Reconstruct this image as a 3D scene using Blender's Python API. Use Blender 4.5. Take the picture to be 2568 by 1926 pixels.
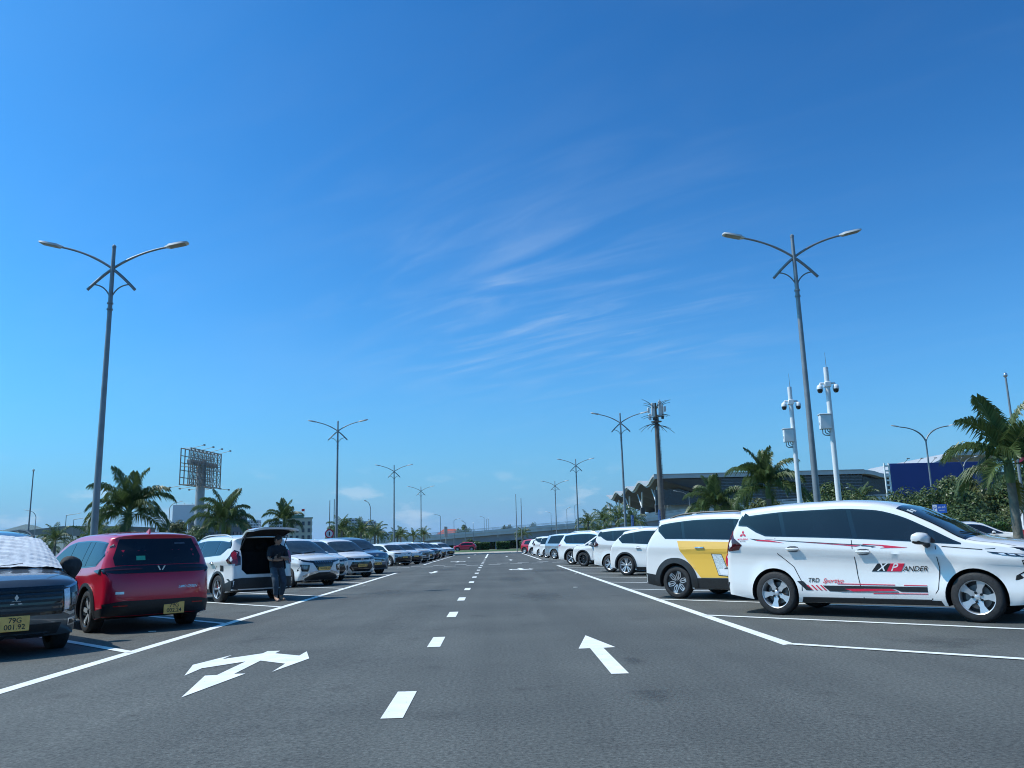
import bpy, bmesh, math, random
from mathutils import Vector, Matrix
from mathutils.bvhtree import BVHTree
from mathutils.geometry import delaunay_2d_cdt

R = math.radians
scene = bpy.context.scene
col = scene.collection
for o in list(bpy.data.objects):
    bpy.data.objects.remove(o)

# ------------------------------------------------------------------ camera
CAM_H = 1.18
cam_data = bpy.data.cameras.new('camera')
cam_data.sensor_fit = 'HORIZONTAL'
cam_data.sensor_width = 36.0
cam_data.lens = 36.0 * 2053.96 / 2568.0
cam_data.clip_start = 0.05
cam_data.clip_end = 60000.0
cam = bpy.data.objects.new('camera', cam_data)
col.objects.link(cam)
pitch, yaw, roll = 0.191987, 0.0264333, -0.0259772
fw = Vector((math.sin(yaw) * math.cos(pitch), math.cos(yaw) * math.cos(pitch), math.sin(pitch)))
rt0 = Vector((math.cos(yaw), -math.sin(yaw), 0))
up0 = rt0.cross(fw)
rt = math.cos(roll) * rt0 + math.sin(roll) * up0
up = -math.sin(roll) * rt0 + math.cos(roll) * up0
m = Matrix.Identity(4)
for i in range(3):
    m[i][0], m[i][1], m[i][2] = rt[i], up[i], -fw[i]
m[2][3] = CAM_H
cam.matrix_world = m
scene.camera = cam

# ------------------------------------------------------------------ world, sun, exposure
SUN_ELEV = 53.0
SUN_TO = Vector((-0.998, 0.06, 0)).normalized()      # compass direction of the sun (left)
SUN_ROT = math.atan2(SUN_TO.x, SUN_TO.y)              # clockwise from +Y
world = bpy.data.worlds.new('World')
scene.world = world
world.use_nodes = True
wn, wl = world.node_tree.nodes, world.node_tree.links
wn.clear()
w_out = wn.new('ShaderNodeOutputWorld')
w_bg = wn.new('ShaderNodeBackground')
w_bg.inputs['Strength'].default_value = 0.10
sky = wn.new('ShaderNodeTexSky')
sky.sky_type = 'NISHITA'
sky.sun_disc = False
sky.sun_elevation = R(SUN_ELEV)
sky.sun_rotation = SUN_ROT
sky.altitude = 0
sky.air_density = 1.0
sky.dust_density = 1.5
sky.ozone_density = 1.0
# the deep, saturated blue of the day: scale, contrast, tint
def wmix(a, b):
    n = wn.new('ShaderNodeMix'); n.data_type = 'RGBA'; n.blend_type = 'MULTIPLY'; n.inputs['Factor'].default_value = 1
    wl.new(a, n.inputs['A']); n.inputs['B'].default_value = (*b, 1); return n.outputs['Result']
w_gm = wn.new('ShaderNodeGamma'); w_gm.inputs['Gamma'].default_value = 1.5
wl.new(wmix(sky.outputs[0], (0.1, 0.1, 0.1)), w_gm.inputs['Color'])
sky_col = wmix(w_gm.outputs[0], (4.4, 17.9, 25.4))
# pale air low over the horizon, the same all the way round
w_tc = wn.new('ShaderNodeTexCoord')
w_sep = wn.new('ShaderNodeSeparateXYZ')
wl.new(w_tc.outputs['Generated'], w_sep.inputs[0])
def wmath(op, a, b=None, clamp=False):
    n = wn.new('ShaderNodeMath'); n.operation = op; n.use_clamp = clamp
    for k, v in ((0, a), (1, b)):
        if v is None: continue
        if isinstance(v, (int, float)): n.inputs[k].default_value = v
        else: wl.new(v, n.inputs[k])
    return n.outputs[0]
w_low = wn.new('ShaderNodeMix'); w_low.data_type = 'RGBA'
wl.new(wmath('POWER', 2.718, wmath('MULTIPLY', wmath('MAXIMUM', w_sep.outputs['Z'], 0.0), -7.5)), w_low.inputs['Factor'])
wl.new(sky_col, w_low.inputs['A']); w_low.inputs['B'].default_value = (2.5, 4.75, 7.7, 1)
sky_col = w_low.outputs['Result']
# thin cirrus and low cumulus, mapped on a flat layer high above the place
zc = wmath('ADD', wmath('MAXIMUM', w_sep.outputs['Z'], 0.0), 0.10)
cu, cv = wmath('DIVIDE', w_sep.outputs['X'], zc), wmath('DIVIDE', w_sep.outputs['Y'], zc)
w_cmb = wn.new('ShaderNodeCombineXYZ')
wl.new(cu, w_cmb.inputs[0]); wl.new(cv, w_cmb.inputs[1])
def wnoise(scale, rot, loc, sc, detail, rough, dist, lo, hi):
    m0 = wn.new('ShaderNodeMapping'); m0.inputs['Rotation'].default_value = (0, 0, R(rot)); m0.inputs['Location'].default_value = loc
    wl.new(w_cmb.outputs[0], m0.inputs['Vector'])
    mp = wn.new('ShaderNodeMapping'); mp.inputs['Scale'].default_value = sc
    wl.new(m0.outputs[0], mp.inputs['Vector'])
    nz = wn.new('ShaderNodeTexNoise')
    nz.inputs['Scale'].default_value = scale; nz.inputs['Detail'].default_value = detail
    nz.inputs['Roughness'].default_value = rough; nz.inputs['Distortion'].default_value = dist
    wl.new(mp.outputs[0], nz.inputs['Vector'])
    mr = wn.new('ShaderNodeMapRange'); mr.interpolation_type = 'SMOOTHSTEP'
    mr.inputs['From Min'].default_value = lo; mr.inputs['From Max'].default_value = hi
    wl.new(nz.outputs['Fac'], mr.inputs['Value'])
    return mr.outputs[0]
def near(u0, v0, ru, rv):
    """soft patch of the cloud layer round (u0, v0)"""
    du = wmath('DIVIDE', wmath('SUBTRACT', cu, u0), ru); dv = wmath('DIVIDE', wmath('SUBTRACT', cv, v0), rv)
    return wmath('POWER', 2.718, wmath('MULTIPLY', wmath('ADD', wmath('MULTIPLY', du, du), wmath('MULTIPLY', dv, dv)), -1.0))
streak = wnoise(2.2, 38, (0.3, 1.7, 0), (0.60, 1.9, 1), 6, 0.52, 1.6, 0.38, 0.92)
wisps = wnoise(4.2, 30, (4.1, 0.2, 0), (0.45, 2.0, 1), 6, 0.54, 0.9, 0.46, 0.90)
broad = wnoise(1.1, 20, (2.1, 0.4, 0), (1, 1.2, 1), 4, 0.5, 0.4, 0.40, 0.75)
cirrus = wmath('MULTIPLY', wmath('MULTIPLY', streak, wmath('ADD', wmath('MULTIPLY', near(.10, 2.75, .58, .85), 0.40), 0.03)), wmath('ADD', wmath('MULTIPLY', broad, .8), .35))
cirrus = wmath('ADD', cirrus, wmath('MULTIPLY', wmath('MULTIPLY', wisps, near(.42, 2.75, .55, .7)), .26))
veil = wmath('MULTIPLY', wnoise(0.42, 40, (5.2, 1.1, 0), (1, 0.6, 1), 4, 0.5, 0.2, 0.46, 0.78), 0.05)
cirrus = wmath('ADD', cirrus, veil, True)
# small far cumulus low over the town
w_m3 = wn.new('ShaderNodeMapping'); w_m3.inputs['Scale'].default_value = (16, 16, 44); wl.new(w_tc.outputs['Generated'], w_m3.inputs['Vector'])
w_n3 = wn.new('ShaderNodeTexNoise'); w_n3.inputs['Scale'].default_value = 1; w_n3.inputs['Detail'].default_value = 6; wl.new(w_m3.outputs[0], w_n3.inputs['Vector'])
w_r3 = wn.new('ShaderNodeMapRange'); w_r3.interpolation_type = 'SMOOTHSTEP'; w_r3.inputs['From Min'].default_value = .54; w_r3.inputs['From Max'].default_value = .70; wl.new(w_n3.outputs['Fac'], w_r3.inputs['Value'])
w_b3 = wmath('POWER', 2.718, wmath('MULTIPLY', wmath('POWER', wmath('DIVIDE', wmath('SUBTRACT', w_sep.outputs['Z'], .045), .035), 2.0), -1.0))
cumulus = wmath('MULTIPLY', wmath('MULTIPLY', w_r3.outputs[0], w_b3), .5)
cirrus = wmath('MAXIMUM', cirrus, cumulus, True)
w_mix = wn.new('ShaderNodeMix'); w_mix.data_type = 'RGBA'
wl.new(cirrus, w_mix.inputs['Factor'])
wl.new(sky_col, w_mix.inputs['A'])
w_mix.inputs['B'].default_value = (6.6, 7.9, 9.0, 1)
wl.new(w_mix.outputs['Result'], w_bg.inputs['Color'])
wl.new(w_bg.outputs[0], w_out.inputs['Surface'])

sun_data = bpy.data.lights.new('sun', 'SUN')
sun_data.energy = 4.3
sun_data.angle = R(0.53)
sun_data.color = (1.0, 0.955, 0.88)
sun = bpy.data.objects.new('sun', sun_data)
col.objects.link(sun)
sd = Vector((SUN_TO.x * math.cos(R(SUN_ELEV)), SUN_TO.y * math.cos(R(SUN_ELEV)), math.sin(R(SUN_ELEV))))
sun.rotation_euler = sd.to_track_quat('Z', 'Y').to_euler()
sun.location = (-40, 10, 60)

scene.view_settings.view_transform = 'Standard'
scene.view_settings.look = 'None'
scene.view_settings.gamma = 1
scene.view_settings.use_curve_mapping = False
scene.view_settings.exposure = 0.08
scene.render.engine = 'CYCLES'
scene.cycles.use_denoising = True
scene.cycles.filter_width = 1.05
scene.cycles.max_bounces = 6
scene.cycles.diffuse_bounces = 3
scene.cycles.glossy_bounces = 3
scene.cycles.transparent_max_bounces = 8
# ------------------------------------------------------------------ helpers
rng = random.Random(7)

def mat(name, base, rough=0.5, metal=0.0, coat=0.0, spec=0.5, noise=None, bump=None, sub=None, emit=None):
    """noise = (scale, amount, detail): the base colour wanders by that share; bump = (scale, strength)"""
    mt = bpy.data.materials.get(name)
    if mt: return mt
    mt = bpy.data.materials.new(name); mt.use_nodes = True
    nt = mt.node_tree; b = nt.nodes['Principled BSDF']
    c = (*base, 1)
    b.inputs['Base Color'].default_value = c
    b.inputs['Roughness'].default_value = rough
    b.inputs['Metallic'].default_value = metal
    b.inputs['Coat Weight'].default_value = coat
    b.inputs['Coat Roughness'].default_value = 0.04
    b.inputs['Specular IOR Level'].default_value = spec
    if noise or bump:
        tc = nt.nodes.new('ShaderNodeTexCoord')
    if noise:
        sc, am, de = noise
        nz = nt.nodes.new('ShaderNodeTexNoise'); nz.inputs['Scale'].default_value = sc; nz.inputs['Detail'].default_value = de
        nt.links.new(tc.outputs['Object'], nz.inputs['Vector'])
        cr = nt.nodes.new('ShaderNodeValToRGB')
        cr.color_ramp.elements[0].position = 0.3; cr.color_ramp.elements[1].position = 0.7
        cr.color_ramp.elements[0].color = tuple(v * (1 - am) for v in base) + (1,)
        cr.color_ramp.elements[1].color = tuple(min(1, v * (1 + am)) for v in base) + (1,)
        nt.links.new(nz.outputs['Fac'], cr.inputs['Fac']); nt.links.new(cr.outputs[0], b.inputs['Base Color'])
    if bump:
        nb = nt.nodes.new('ShaderNodeTexNoise'); nb.inputs['Scale'].default_value = bump[0]; nb.inputs['Detail'].default_value = 3
        nt.links.new(tc.outputs['Object'], nb.inputs['Vector'])
        bp = nt.nodes.new('ShaderNodeBump'); bp.inputs['Strength'].default_value = bump[1]; bp.inputs['Distance'].default_value = 0.02
        nt.links.new(nb.outputs['Fac'], bp.inputs['Height']); nt.links.new(bp.outputs[0], b.inputs['Normal'])
    return mt

class MB:
    """collects faces of one mesh"""
    def __init__(s): s.v = []; s.f = []; s.m = []
    def add(s, vs, fs, mi=0):
        n = len(s.v); s.v += [tuple(p) for p in vs]
        for f in fs: s.f.append([n + k for k in f]); s.m.append(mi)
        return s
    def box(s, c, d, mi=0, M=None, bev=0.0):
        x, y, z = d[0] / 2, d[1] / 2, d[2] / 2
        if bev > 0:
            b = min(bev, x * .9, y * .9, z * .9)
            vs = []
            for sx in (-1, 1):
                for sy in (-1, 1):
                    for sz in (-1, 1):
                        vs += [(sx * x, sy * (y - b), sz * (z - b)), (sx * (x - b), sy * y, sz * (z - b)), (sx * (x - b), sy * (y - b), sz * z)]
            def ix(sx, sy, sz, k): return (((sx + 1) // 2) * 4 + ((sy + 1) // 2) * 2 + (sz + 1) // 2) * 3 + k
            fs = []
            for k, (a1, a2) in enumerate(((1, 2), (0, 2), (0, 1))):
                for sg in (-1, 1):
                    q = []
                    for p1, p2 in ((-1, -1), (1, -1), (1, 1), (-1, 1)):
                        t = [0, 0, 0]; t[k] = sg; t[a1] = p1; t[a2] = p2; q.append(ix(*t, k))
                    fs.append(q)
            for k in range(3):
                o1, o2 = [i for i in range(3) if i != k]
                for s1 in (-1, 1):
                    for s2 in (-1, 1):
                        a = [0, 0, 0]; a[o1] = s1; a[o2] = s2; lo = list(a); lo[k] = -1; hi = list(a); hi[k] = 1
                        fs.append([ix(*lo, o1), ix(*hi, o1), ix(*hi, o2), ix(*lo, o2)])
            for sx in (-1, 1):
                for sy in (-1, 1):
                    for sz in (-1, 1): fs.append([ix(sx, sy, sz, 0), ix(sx, sy, sz, 1), ix(sx, sy, sz, 2)])
        else:
            vs = [(sx * x, sy * y, sz * z) for sx in (-1, 1) for sy in (-1, 1) for sz in (-1, 1)]
            fs = [(0, 1, 3, 2), (4, 6, 7, 5), (0, 4, 5, 1), (2, 3, 7, 6), (0, 2, 6, 4), (1, 5, 7, 3)]
        vs = [Vector(p) for p in vs]
        if M is not None: vs = [M @ p for p in vs]
        c = Vector(c)
        return s.add([p + c for p in vs], fs, mi)
    def tube(s, pts, rad, n=8, mi=0, caps=True):
        pts = [Vector(p) for p in pts]
        rr = rad if isinstance(rad, (list, tuple)) else [rad] * len(pts)
        vs = []; ref = None
        for i, p in enumerate(pts):
            d = (pts[min(i + 1, len(pts) - 1)] - pts[max(i - 1, 0)]).normalized()
            if ref is None: ref = Vector((1, 0, 0)) if abs(d.x) < .8 else Vector((0, 1, 0))
            a = (ref - d * ref.dot(d)).normalized(); ref = a; b = d.cross(a)
            vs += [p + (a * math.cos(2 * math.pi * k / n) + b * math.sin(2 * math.pi * k / n)) * rr[i] for k in range(n)]
        fs = [(i * n + k, i * n + (k + 1) % n, (i + 1) * n + (k + 1) % n, (i + 1) * n + k) for i in range(len(pts) - 1) for k in range(n)]
        if caps: fs += [tuple(reversed(range(n))), tuple((len(pts) - 1) * n + k for k in range(n))]
        return s.add(vs, fs, mi)
    def lathe(s, prof, n=24, axis='z', c=(0, 0, 0), mi=0, closed=False):
        """prof: (r, h) pairs"""
        vs = []; c = Vector(c)
        for r, h in prof:
            for k in range(n):
                a = 2 * math.pi * k / n; p = (r * math.cos(a), r * math.sin(a))
                vs.append(c + Vector({'z': (p[0], p[1], h), 'y': (p[0], h, p[1]), 'x': (h, p[0], p[1])}[axis]))
        q = len(prof)
        rg = range(q) if closed else range(q - 1)
        fs = [(i * n + k, i * n + (k + 1) % n, ((i + 1) % q) * n + (k + 1) % n, ((i + 1) % q) * n + k) for i in rg for k in range(n)]
        return s.add(vs, fs, mi)
    def prism(s, poly, d, mi=0, f=None):
        """polygon (a, b) extruded between two depths; f(a, b, depth) gives the point"""
        n = len(poly); f = f or (lambda a, b, h: (a, b, h))
        vs = [f(a, b, d[0]) for a, b in poly] + [f(a, b, d[1]) for a, b in poly]
        fs = [tuple(reversed(range(n))), tuple(range(n, 2 * n))] + [(k, (k + 1) % n, n + (k + 1) % n, n + k) for k in range(n)]
        return s.add(vs, fs, mi)
    def mesh(s, name, mats, ang=35, fix=True):
        me = bpy.data.meshes.new(name)
        me.from_pydata(s.v, [], s.f)
        for mm in (mats if isinstance(mats, (list, tuple)) else [mats]): me.materials.append(mm)
        me.polygons.foreach_set('material_index', s.m)
        if fix:
            bm = bmesh.new(); bm.from_mesh(me); bmesh.ops.recalc_face_normals(bm, faces=bm.faces); bm.to_mesh(me); bm.free()
        if ang:
            me.polygons.foreach_set('use_smooth', [True] * len(me.polygons)); me.set_sharp_from_angle(angle=R(ang))
        me.update(); return me

def link(name, me, parent=None, loc=(0, 0, 0), rot=(0, 0, 0), scale=(1, 1, 1)):
    o = bpy.data.objects.new(name, me); col.objects.link(o)
    o.location = loc; o.rotation_euler = rot; o.scale = scale
    if parent: o.parent = parent
    return o
def tag(o, label=None, cat=None, group=None, kind=None):
    for k, v in (('label', label), ('category', cat), ('group', group), ('kind', kind)):
        if v: o[k] = v
    return o
def thing(name, label, cat, loc=(0, 0, 0), rz=0, group=None, scale=(1, 1, 1)):
    return tag(link(name, None, None, loc, (0, 0, rz), scale), label, cat, group)

def herm(pts):
    """monotone cubic through (x, y) pairs"""
    pts = sorted(pts); xs = [p[0] for p in pts]; ys = [p[1] for p in pts]; n = len(pts)
    d = [(ys[i + 1] - ys[i]) / (xs[i + 1] - xs[i]) for i in range(n - 1)]
    t = [d[0]] + [0 if d[i - 1] * d[i] <= 0 else 2 * d[i - 1] * d[i] / (d[i - 1] + d[i]) for i in range(1, n - 1)] + [d[-1]]
    def f(x):
        if x <= xs[0]: return ys[0]
        if x >= xs[-1]: return ys[-1]
        i = max(k for k in range(n - 1) if xs[k] <= x)
        h = xs[i + 1] - xs[i]; s = (x - xs[i]) / h
        return ((1 + 2 * s) * (1 - s) ** 2) * ys[i] + s * (1 - s) ** 2 * h * t[i] + s * s * (3 - 2 * s) * ys[i + 1] + s * s * (s - 1) * h * t[i + 1]
    return f

def clip(poly, a, b, c):
    """keep the part of a polygon where a*x + b*y <= c"""
    out = []
    for i, p in enumerate(poly):
        q = poly[(i + 1) % len(poly)]
        dp, dq = a * p[0] + b * p[1] - c, a * q[0] + b * q[1] - c
        if dp <= 0: out.append(p)
        if dp * dq < 0:
            s = dp / (dp - dq); out.append((p[0] + s * (q[0] - p[0]), p[1] + s * (q[1] - p[1])))
    return out

def text_shape(txt, size, shear=0.0, align='CENTER'):
    """flat triangles of a line of lettering: points (a, b) and faces"""
    cu = bpy.data.curves.new('lettering', 'FONT'); cu.body = txt; cu.size = size; cu.offset = size * .010; cu.shear = shear
    cu.align_x = align; cu.align_y = 'CENTER'; cu.resolution_u = 3
    o = bpy.data.objects.new('lettering', cu); col.objects.link(o)
    me = bpy.data.meshes.new_from_object(o)
    vs = [(v.co.x, v.co.y) for v in me.vertices]; fs = [list(p.vertices) for p in me.polygons]
    bpy.data.objects.remove(o); bpy.data.curves.remove(cu); bpy.data.meshes.remove(me)
    return vs, fs

def text_mb(txt, size, f, shear=0.0, align='CENTER', mb=None, mi=0, th=0.0):
    """lettering laid out by f(a, b) -> point"""
    vs, fs = text_shape(txt, size, shear, align)
    mb = mb or MB(); mb.add([f(a, b) for a, b in vs], fs, mi); return mb
# ------------------------------------------------------------------ ground, markings
def asphalt(name, lo, hi):
    mt = bpy.data.materials.new(name); mt.use_nodes = True; nt = mt.node_tree; b = nt.nodes['Principled BSDF']; N = nt.nodes.new; K = nt.links.new
    tc = N('ShaderNodeTexCoord')
    def nz(sc, de, ro=.6):
        n = N('ShaderNodeTexNoise'); n.inputs['Scale'].default_value = sc; n.inputs['Detail'].default_value = de; n.inputs['Roughness'].default_value = ro
        K(tc.outputs['Object'], n.inputs['Vector']); return n.outputs['Fac']
    def ramp(f, p0, p1, c0, c1):
        r = N('ShaderNodeValToRGB'); r.color_ramp.elements[0].position = p0; r.color_ramp.elements[1].position = p1
        r.color_ramp.elements[0].color = (*c0, 1); r.color_ramp.elements[1].color = (*c1, 1); K(f, r.inputs['Fac']); return r.outputs[0]
    def mul(a, c, blend='MULTIPLY', f=1.0):
        m_ = N('ShaderNodeMix'); m_.data_type = 'RGBA'; m_.blend_type = blend; m_.inputs['Factor'].default_value = f; K(a, m_.inputs['A']); K(c, m_.inputs['B']); return m_.outputs['Result']
    base = ramp(nz(34, 6, .82), .32, .68, lo, hi)                                   # stone in bitumen
    vo = N('ShaderNodeTexVoronoi'); vo.inputs['Scale'].default_value = 24; K(tc.outputs['Object'], vo.inputs['Vector'])
    chips = ramp(vo.outputs['Distance'], .03, .13, (2.6, 2.6, 2.5), (1, 1, 1))      # pale chips
    spk = N('ShaderNodeTexNoise'); spk.inputs['Scale'].default_value = 9; K(tc.outputs['Object'], spk.inputs['Vector'])
    c = mul(base, chips, f=.55)
    c = mul(c, ramp(nz(.35, 5, .55), .28, .74, (.74, .74, .75), (1.16, 1.15, 1.13)))   # broad wear
    c = mul(c, ramp(nz(1.1, 5, .6), .60, .72, (1, 1, 1), (.70, .68, .68)))            # damp and oil spots
    mp = N('ShaderNodeMapping'); mp.inputs['Scale'].default_value = (1.6, .05, 1); K(tc.outputs['Object'], mp.inputs['Vector'])
    n2 = N('ShaderNodeTexNoise'); n2.inputs['Scale'].default_value = 1; n2.inputs['Detail'].default_value = 3; K(mp.outputs[0], n2.inputs['Vector'])
    c = mul(c, ramp(n2.outputs['Fac'], .35, .65, (.90, .90, .90), (1.08, 1.08, 1.08)))   # wheel tracks along the lane
    K(c, b.inputs['Base Color']); b.inputs['Roughness'].default_value = .82; b.inputs['Specular IOR Level'].default_value = .35
    bp = N('ShaderNodeBump'); bp.inputs['Strength'].default_value = .55; bp.inputs['Distance'].default_value = .006
    K(nz(70, 4, .7), bp.inputs['Height']); K(bp.outputs[0], b.inputs['Normal']); return mt
M_ASPH = asphalt('lot_asphalt', (.022, .0235, .022), (.158, .163, .152))
M_ROAD = mat('road_asphalt', (.10, .10, .10), .85, noise=(.3, .15, 4))
def worn_paint(name, c, wear):
    mt = mat(name, c, .65, noise=(5, .10, 5)); nt = mt.node_tree; b = nt.nodes['Principled BSDF']; N = nt.nodes.new; K = nt.links.new
    src = b.inputs['Base Color'].links[0].from_socket; tc = N('ShaderNodeTexCoord'); n = N('ShaderNodeTexNoise'); n.inputs['Scale'].default_value = 28; n.inputs['Detail'].default_value = 7; n.inputs['Roughness'].default_value = .75
    g = N('ShaderNodeNewGeometry'); K(g.outputs['Position'], n.inputs['Vector'])
    r = N('ShaderNodeMapRange'); r.inputs['From Min'].default_value = wear; r.inputs['From Max'].default_value = wear + .05; K(n.outputs['Fac'], r.inputs['Value'])
    m_ = N('ShaderNodeMix'); m_.data_type = 'RGBA'; K(r.outputs[0], m_.inputs['Factor']); K(src, m_.inputs['A']); m_.inputs['B'].default_value = (.22, .22, .215, 1); K(m_.outputs['Result'], b.inputs['Base Color']); return mt
M_LINE = worn_paint('road_paint', (.74, .74, .71), .61)
M_LINEW = mat('road_paint_worn', (.66, .66, .64), .7, noise=(5, .25, 5))
M_EARTH = mat('dry_ground', (.10, .11, .06), .95, noise=(.05, .35, 5))
M_GRASS = mat('short_grass', (.055, .105, .025), .9, noise=(.8, .4, 5), bump=(20, .5))
M_KERB = mat('kerb_concrete', (.46, .44, .40), .85, noise=(4, .12, 4), bump=(40, .2))
M_PAVE = mat('sandy_paving', (.42, .36, .29), .9, noise=(.7, .15, 5))

# the lot falls gently away to the left of the lane's middle
FALL = .018
def gz(x): return -FALL * min(9.96, max(0.0, -.74 - x))
def gl(x, y):
    """a point measured as if the lot were level, moved along the sight line onto the sloping surface"""
    if x > -.74: return (x, y)
    s = (1 - FALL * .74 / CAM_H) / (1 + FALL * x / CAM_H)
    if s * x < -10.7: s = 1 + FALL * 9.96 / CAM_H
    return (s * x, s * y)
def sheet(name, x0, x1, y0, y1, z, mt, kind='structure', parent=None):
    o = link(name, MB().add([(x0, y0, z), (x1, y0, z), (x1, y1, z), (x0, y1, z)], [(0, 1, 2, 3)]).mesh(name, [mt], 0), parent)
    if kind and not parent: o['kind'] = kind
    return o
sheet('ground', -15000, 15000, -6000, 24000, -.26, M_EARTH)
_lv = [(x, y, gz(x)) for y in (-40, 99) for x in (-60, -10.7, -.74, 70)]
LOT = link('parking_lot', MB().add(_lv, [(0, 1, 5, 4), (1, 2, 6, 5), (2, 3, 7, 6)]).mesh('parking_lot', [M_ASPH], 0)); LOT['kind'] = 'structure'
sheet('paved_apron', -60, 70, 99.3, 119, .10, M_PAVE)
sheet('grass_verge', -160, 160, 119, 147, .12, M_GRASS)
sheet('road', -260, 260, 147, 161, .0, M_ROAD)
def kerb_line(name, pts, parent, w=.16, h=.13):
    for (x0, y0), (x1, y1) in zip(pts, pts[1:]):
        L_ = math.hypot(x1 - x0, y1 - y0); n = max(1, int(L_ / 2.0)); a = math.atan2(y1 - y0, x1 - x0)
        me = MB().box((0, 0, h / 2 - .02), (L_ / n - .012, w, h + .04), 0, None, .018).mesh('kerb_stone', [M_KERB], 40)
        for k in range(n): link('kerb_stone', me, parent, (x0 + (x1 - x0) * (k + .5) / n, y0 + (y1 - y0) * (k + .5) / n, 0), (0, 0, a))
kerb = link('kerb', MB().box((5, 99.15, .02), (130, .10, .16)).mesh('kerb', [M_KERB], 0)); kerb['kind'] = 'structure'
kerb_line('kerb', [(-24, 99.14), (30, 99.14)], kerb, .22, .15)
def median(x0, x1, y0, y1):
    o = sheet('planting_strip', x0, x1, y0, y1, .09, M_GRASS); o.location.z = gz(x1)
    kerb_line('kerb', [(x0, y0), (x0, y1), (x1, y1), (x1, y0), (x0, y0)], o)
median(-14.6, -10.8, -4, 41); median(-14.6, -10.8, 54, 97); median(8.5, 13.4, 7, 43); median(8.5, 13.4, 55, 96)

def mark(name, polys, z=.004, mt=None):
    mb = MB()
    for pl in polys:
        pl = [gl(*p) for p in pl]; mb.add([(x, min(y, 98.6), gz(x) + z) for x, y in pl], [tuple(range(len(pl)))])
    return link(name, mb.mesh(name, [mt or M_LINE], 0), LOT)
def stroke(name, a, b, w=.14, z=.004, mt=None):
    dx, dy = b[0] - a[0], b[1] - a[1]; l = math.hypot(dx, dy); nx, ny = -dy / l * w / 2, dx / l * w / 2
    return mark(name, [[(a[0] + nx, a[1] + ny), (a[0] - nx, a[1] - ny), (b[0] - nx, b[1] - ny), (b[0] + nx, b[1] + ny)]], z, mt)
XL, XR, XD = -4.41, 3.24, -.74
stroke('lane_edge_line', (XL, -12), (XL, 37.9), .15); stroke('lane_edge_line', (XL, 52.2), (XL, 97.5), .15)
stroke('lane_edge_line', (XR, 9.36), (XR, 42.9), .15); stroke('lane_edge_line', (XR, 58.2), (XR, 98.0), .15)
for k in range(-3, 8):
    y = 10.42 + 3.6 * k
    stroke('stall_line', (XL, y), (XL - 4.7, y + 4.7), .12, .008)
for k in range(13):
    y = 52.2 + 3.6 * k; stroke('stall_line', (XL, y), (XL - 4.7, y + 4.7), .12, .008)
for k in range(10):
    y = 9.43 + 3.72 * k; stroke('stall_line', (XR, y), (XR + 5.0, y - 5.0 + .2), .12, .008)
for k in range(11):
    y = 58.2 + 3.72 * k; stroke('stall_line', (XR, y), (XR + 5.0, y - 5.0), .12, .008)
dash = MB().add([(-.078, -.53, 0), (.078, -.53, 0), (.078, .53, 0), (-.078, .53, 0)], [(0, 1, 2, 3)]).mesh('lane_dash', [M_LINE], 0)
for k in range(-1, 16): link('lane_dash', dash, LOT, (XD, 6.60 + 4.02 * k, .004))
stroke('lane_dash_line', (XD, 71), (XD, 98.2), .16)
three = [[(-2.60, 7.17), (-2.44, 8.40), (-2.55, 8.40), (-2.55, 10.15), (-2.70, 10.15), (-2.70, 8.36), (-2.81, 8.34)],
         [(-2.70, 9.29), (-2.70, 9.95), (-3.03, 9.53), (-3.03, 9.88), (-3.21, 9.14), (-3.02, 8.38), (-3.02, 8.86)], [(-2.55, 9.92), (-2.55, 9.32), (-2.21, 9.02), (-2.20, 8.46), (-2.04, 9.38), (-2.21, 10.02), (-2.21, 9.65)]]
def arrow3(dx, dy, turn=False, mt=None):
    cx_, cy_ = -2.62, 8.66
    f = (lambda x, y: (cx_ - (x - cx_), cy_ - (y - cy_))) if turn else (lambda x, y: (x, y))
    ps = [[(f(x, y)[0] + dx, f(x, y)[1] + dy) for x, y in pl] for pl in three]
    m_ = MB()
    # one joined outline so that no two faces lie in one plane
    a, l, r = ps
    if not turn: out = [a[0], a[1], a[2], r[1], r[2], r[3], r[4], r[5], r[6], r[0], a[3], a[4], l[1], l[2], l[3], l[4], l[5], l[6], l[0], a[5], a[6]]
    else: out = [a[0], a[1], a[2], r[1], r[2], r[3], r[4], r[5], r[6], r[0], a[3], a[4], l[1], l[2], l[3], l[4], l[5], l[6], l[0], a[5], a[6]]
    vs, es, fs = delaunay_2d_cdt([Vector(p) for p in out], [(k, (k + 1) % len(out)) for k in range(len(out))], [], 1, 1e-5)[:3]
    vs = [gl(v[0], v[1]) for v in vs]; m_.add([(x, y, gz(x) + .005) for x, y in vs], [list(f_) for f_ in fs]); link('arrow_marking', m_.mesh('arrow_marking', [mt or M_LINE], 0), LOT)
one = [(1.03, 7.71), (1.19, 7.71), (1.20, 9.55), (1.34, 9.58), (1.14, 10.84), (.92, 9.54), (1.05, 9.55)]
def arrow1(dx, dy, turn=False):
    pl = [((2.24 - x if turn else x) + dx, (18.5 - y if turn else y) + dy) for x, y in one]
    vs, es, fs = delaunay_2d_cdt([Vector(p) for p in pl], [(k, (k + 1) % 7) for k in range(7)], [], 1, 1e-5)[:3]
    vs = [gl(v[0], v[1]) for v in vs]
    link('arrow_marking', MB().add([(x, y, gz(x) + .005) for x, y in vs], [list(f) for f in fs]).mesh('arrow_marking', [M_LINE], 0), LOT)
arrow3(0, 0); arrow1(0, 0); arrow1(-3.82, 28.3, True); arrow3(.05, 50.0); arrow3(3.82, 30.1, True); arrow1(.05, 51.0); arrow1(.02, 68.5); arrow1(-3.45, 67, True); arrow1(-3.3, 85, True)
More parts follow.
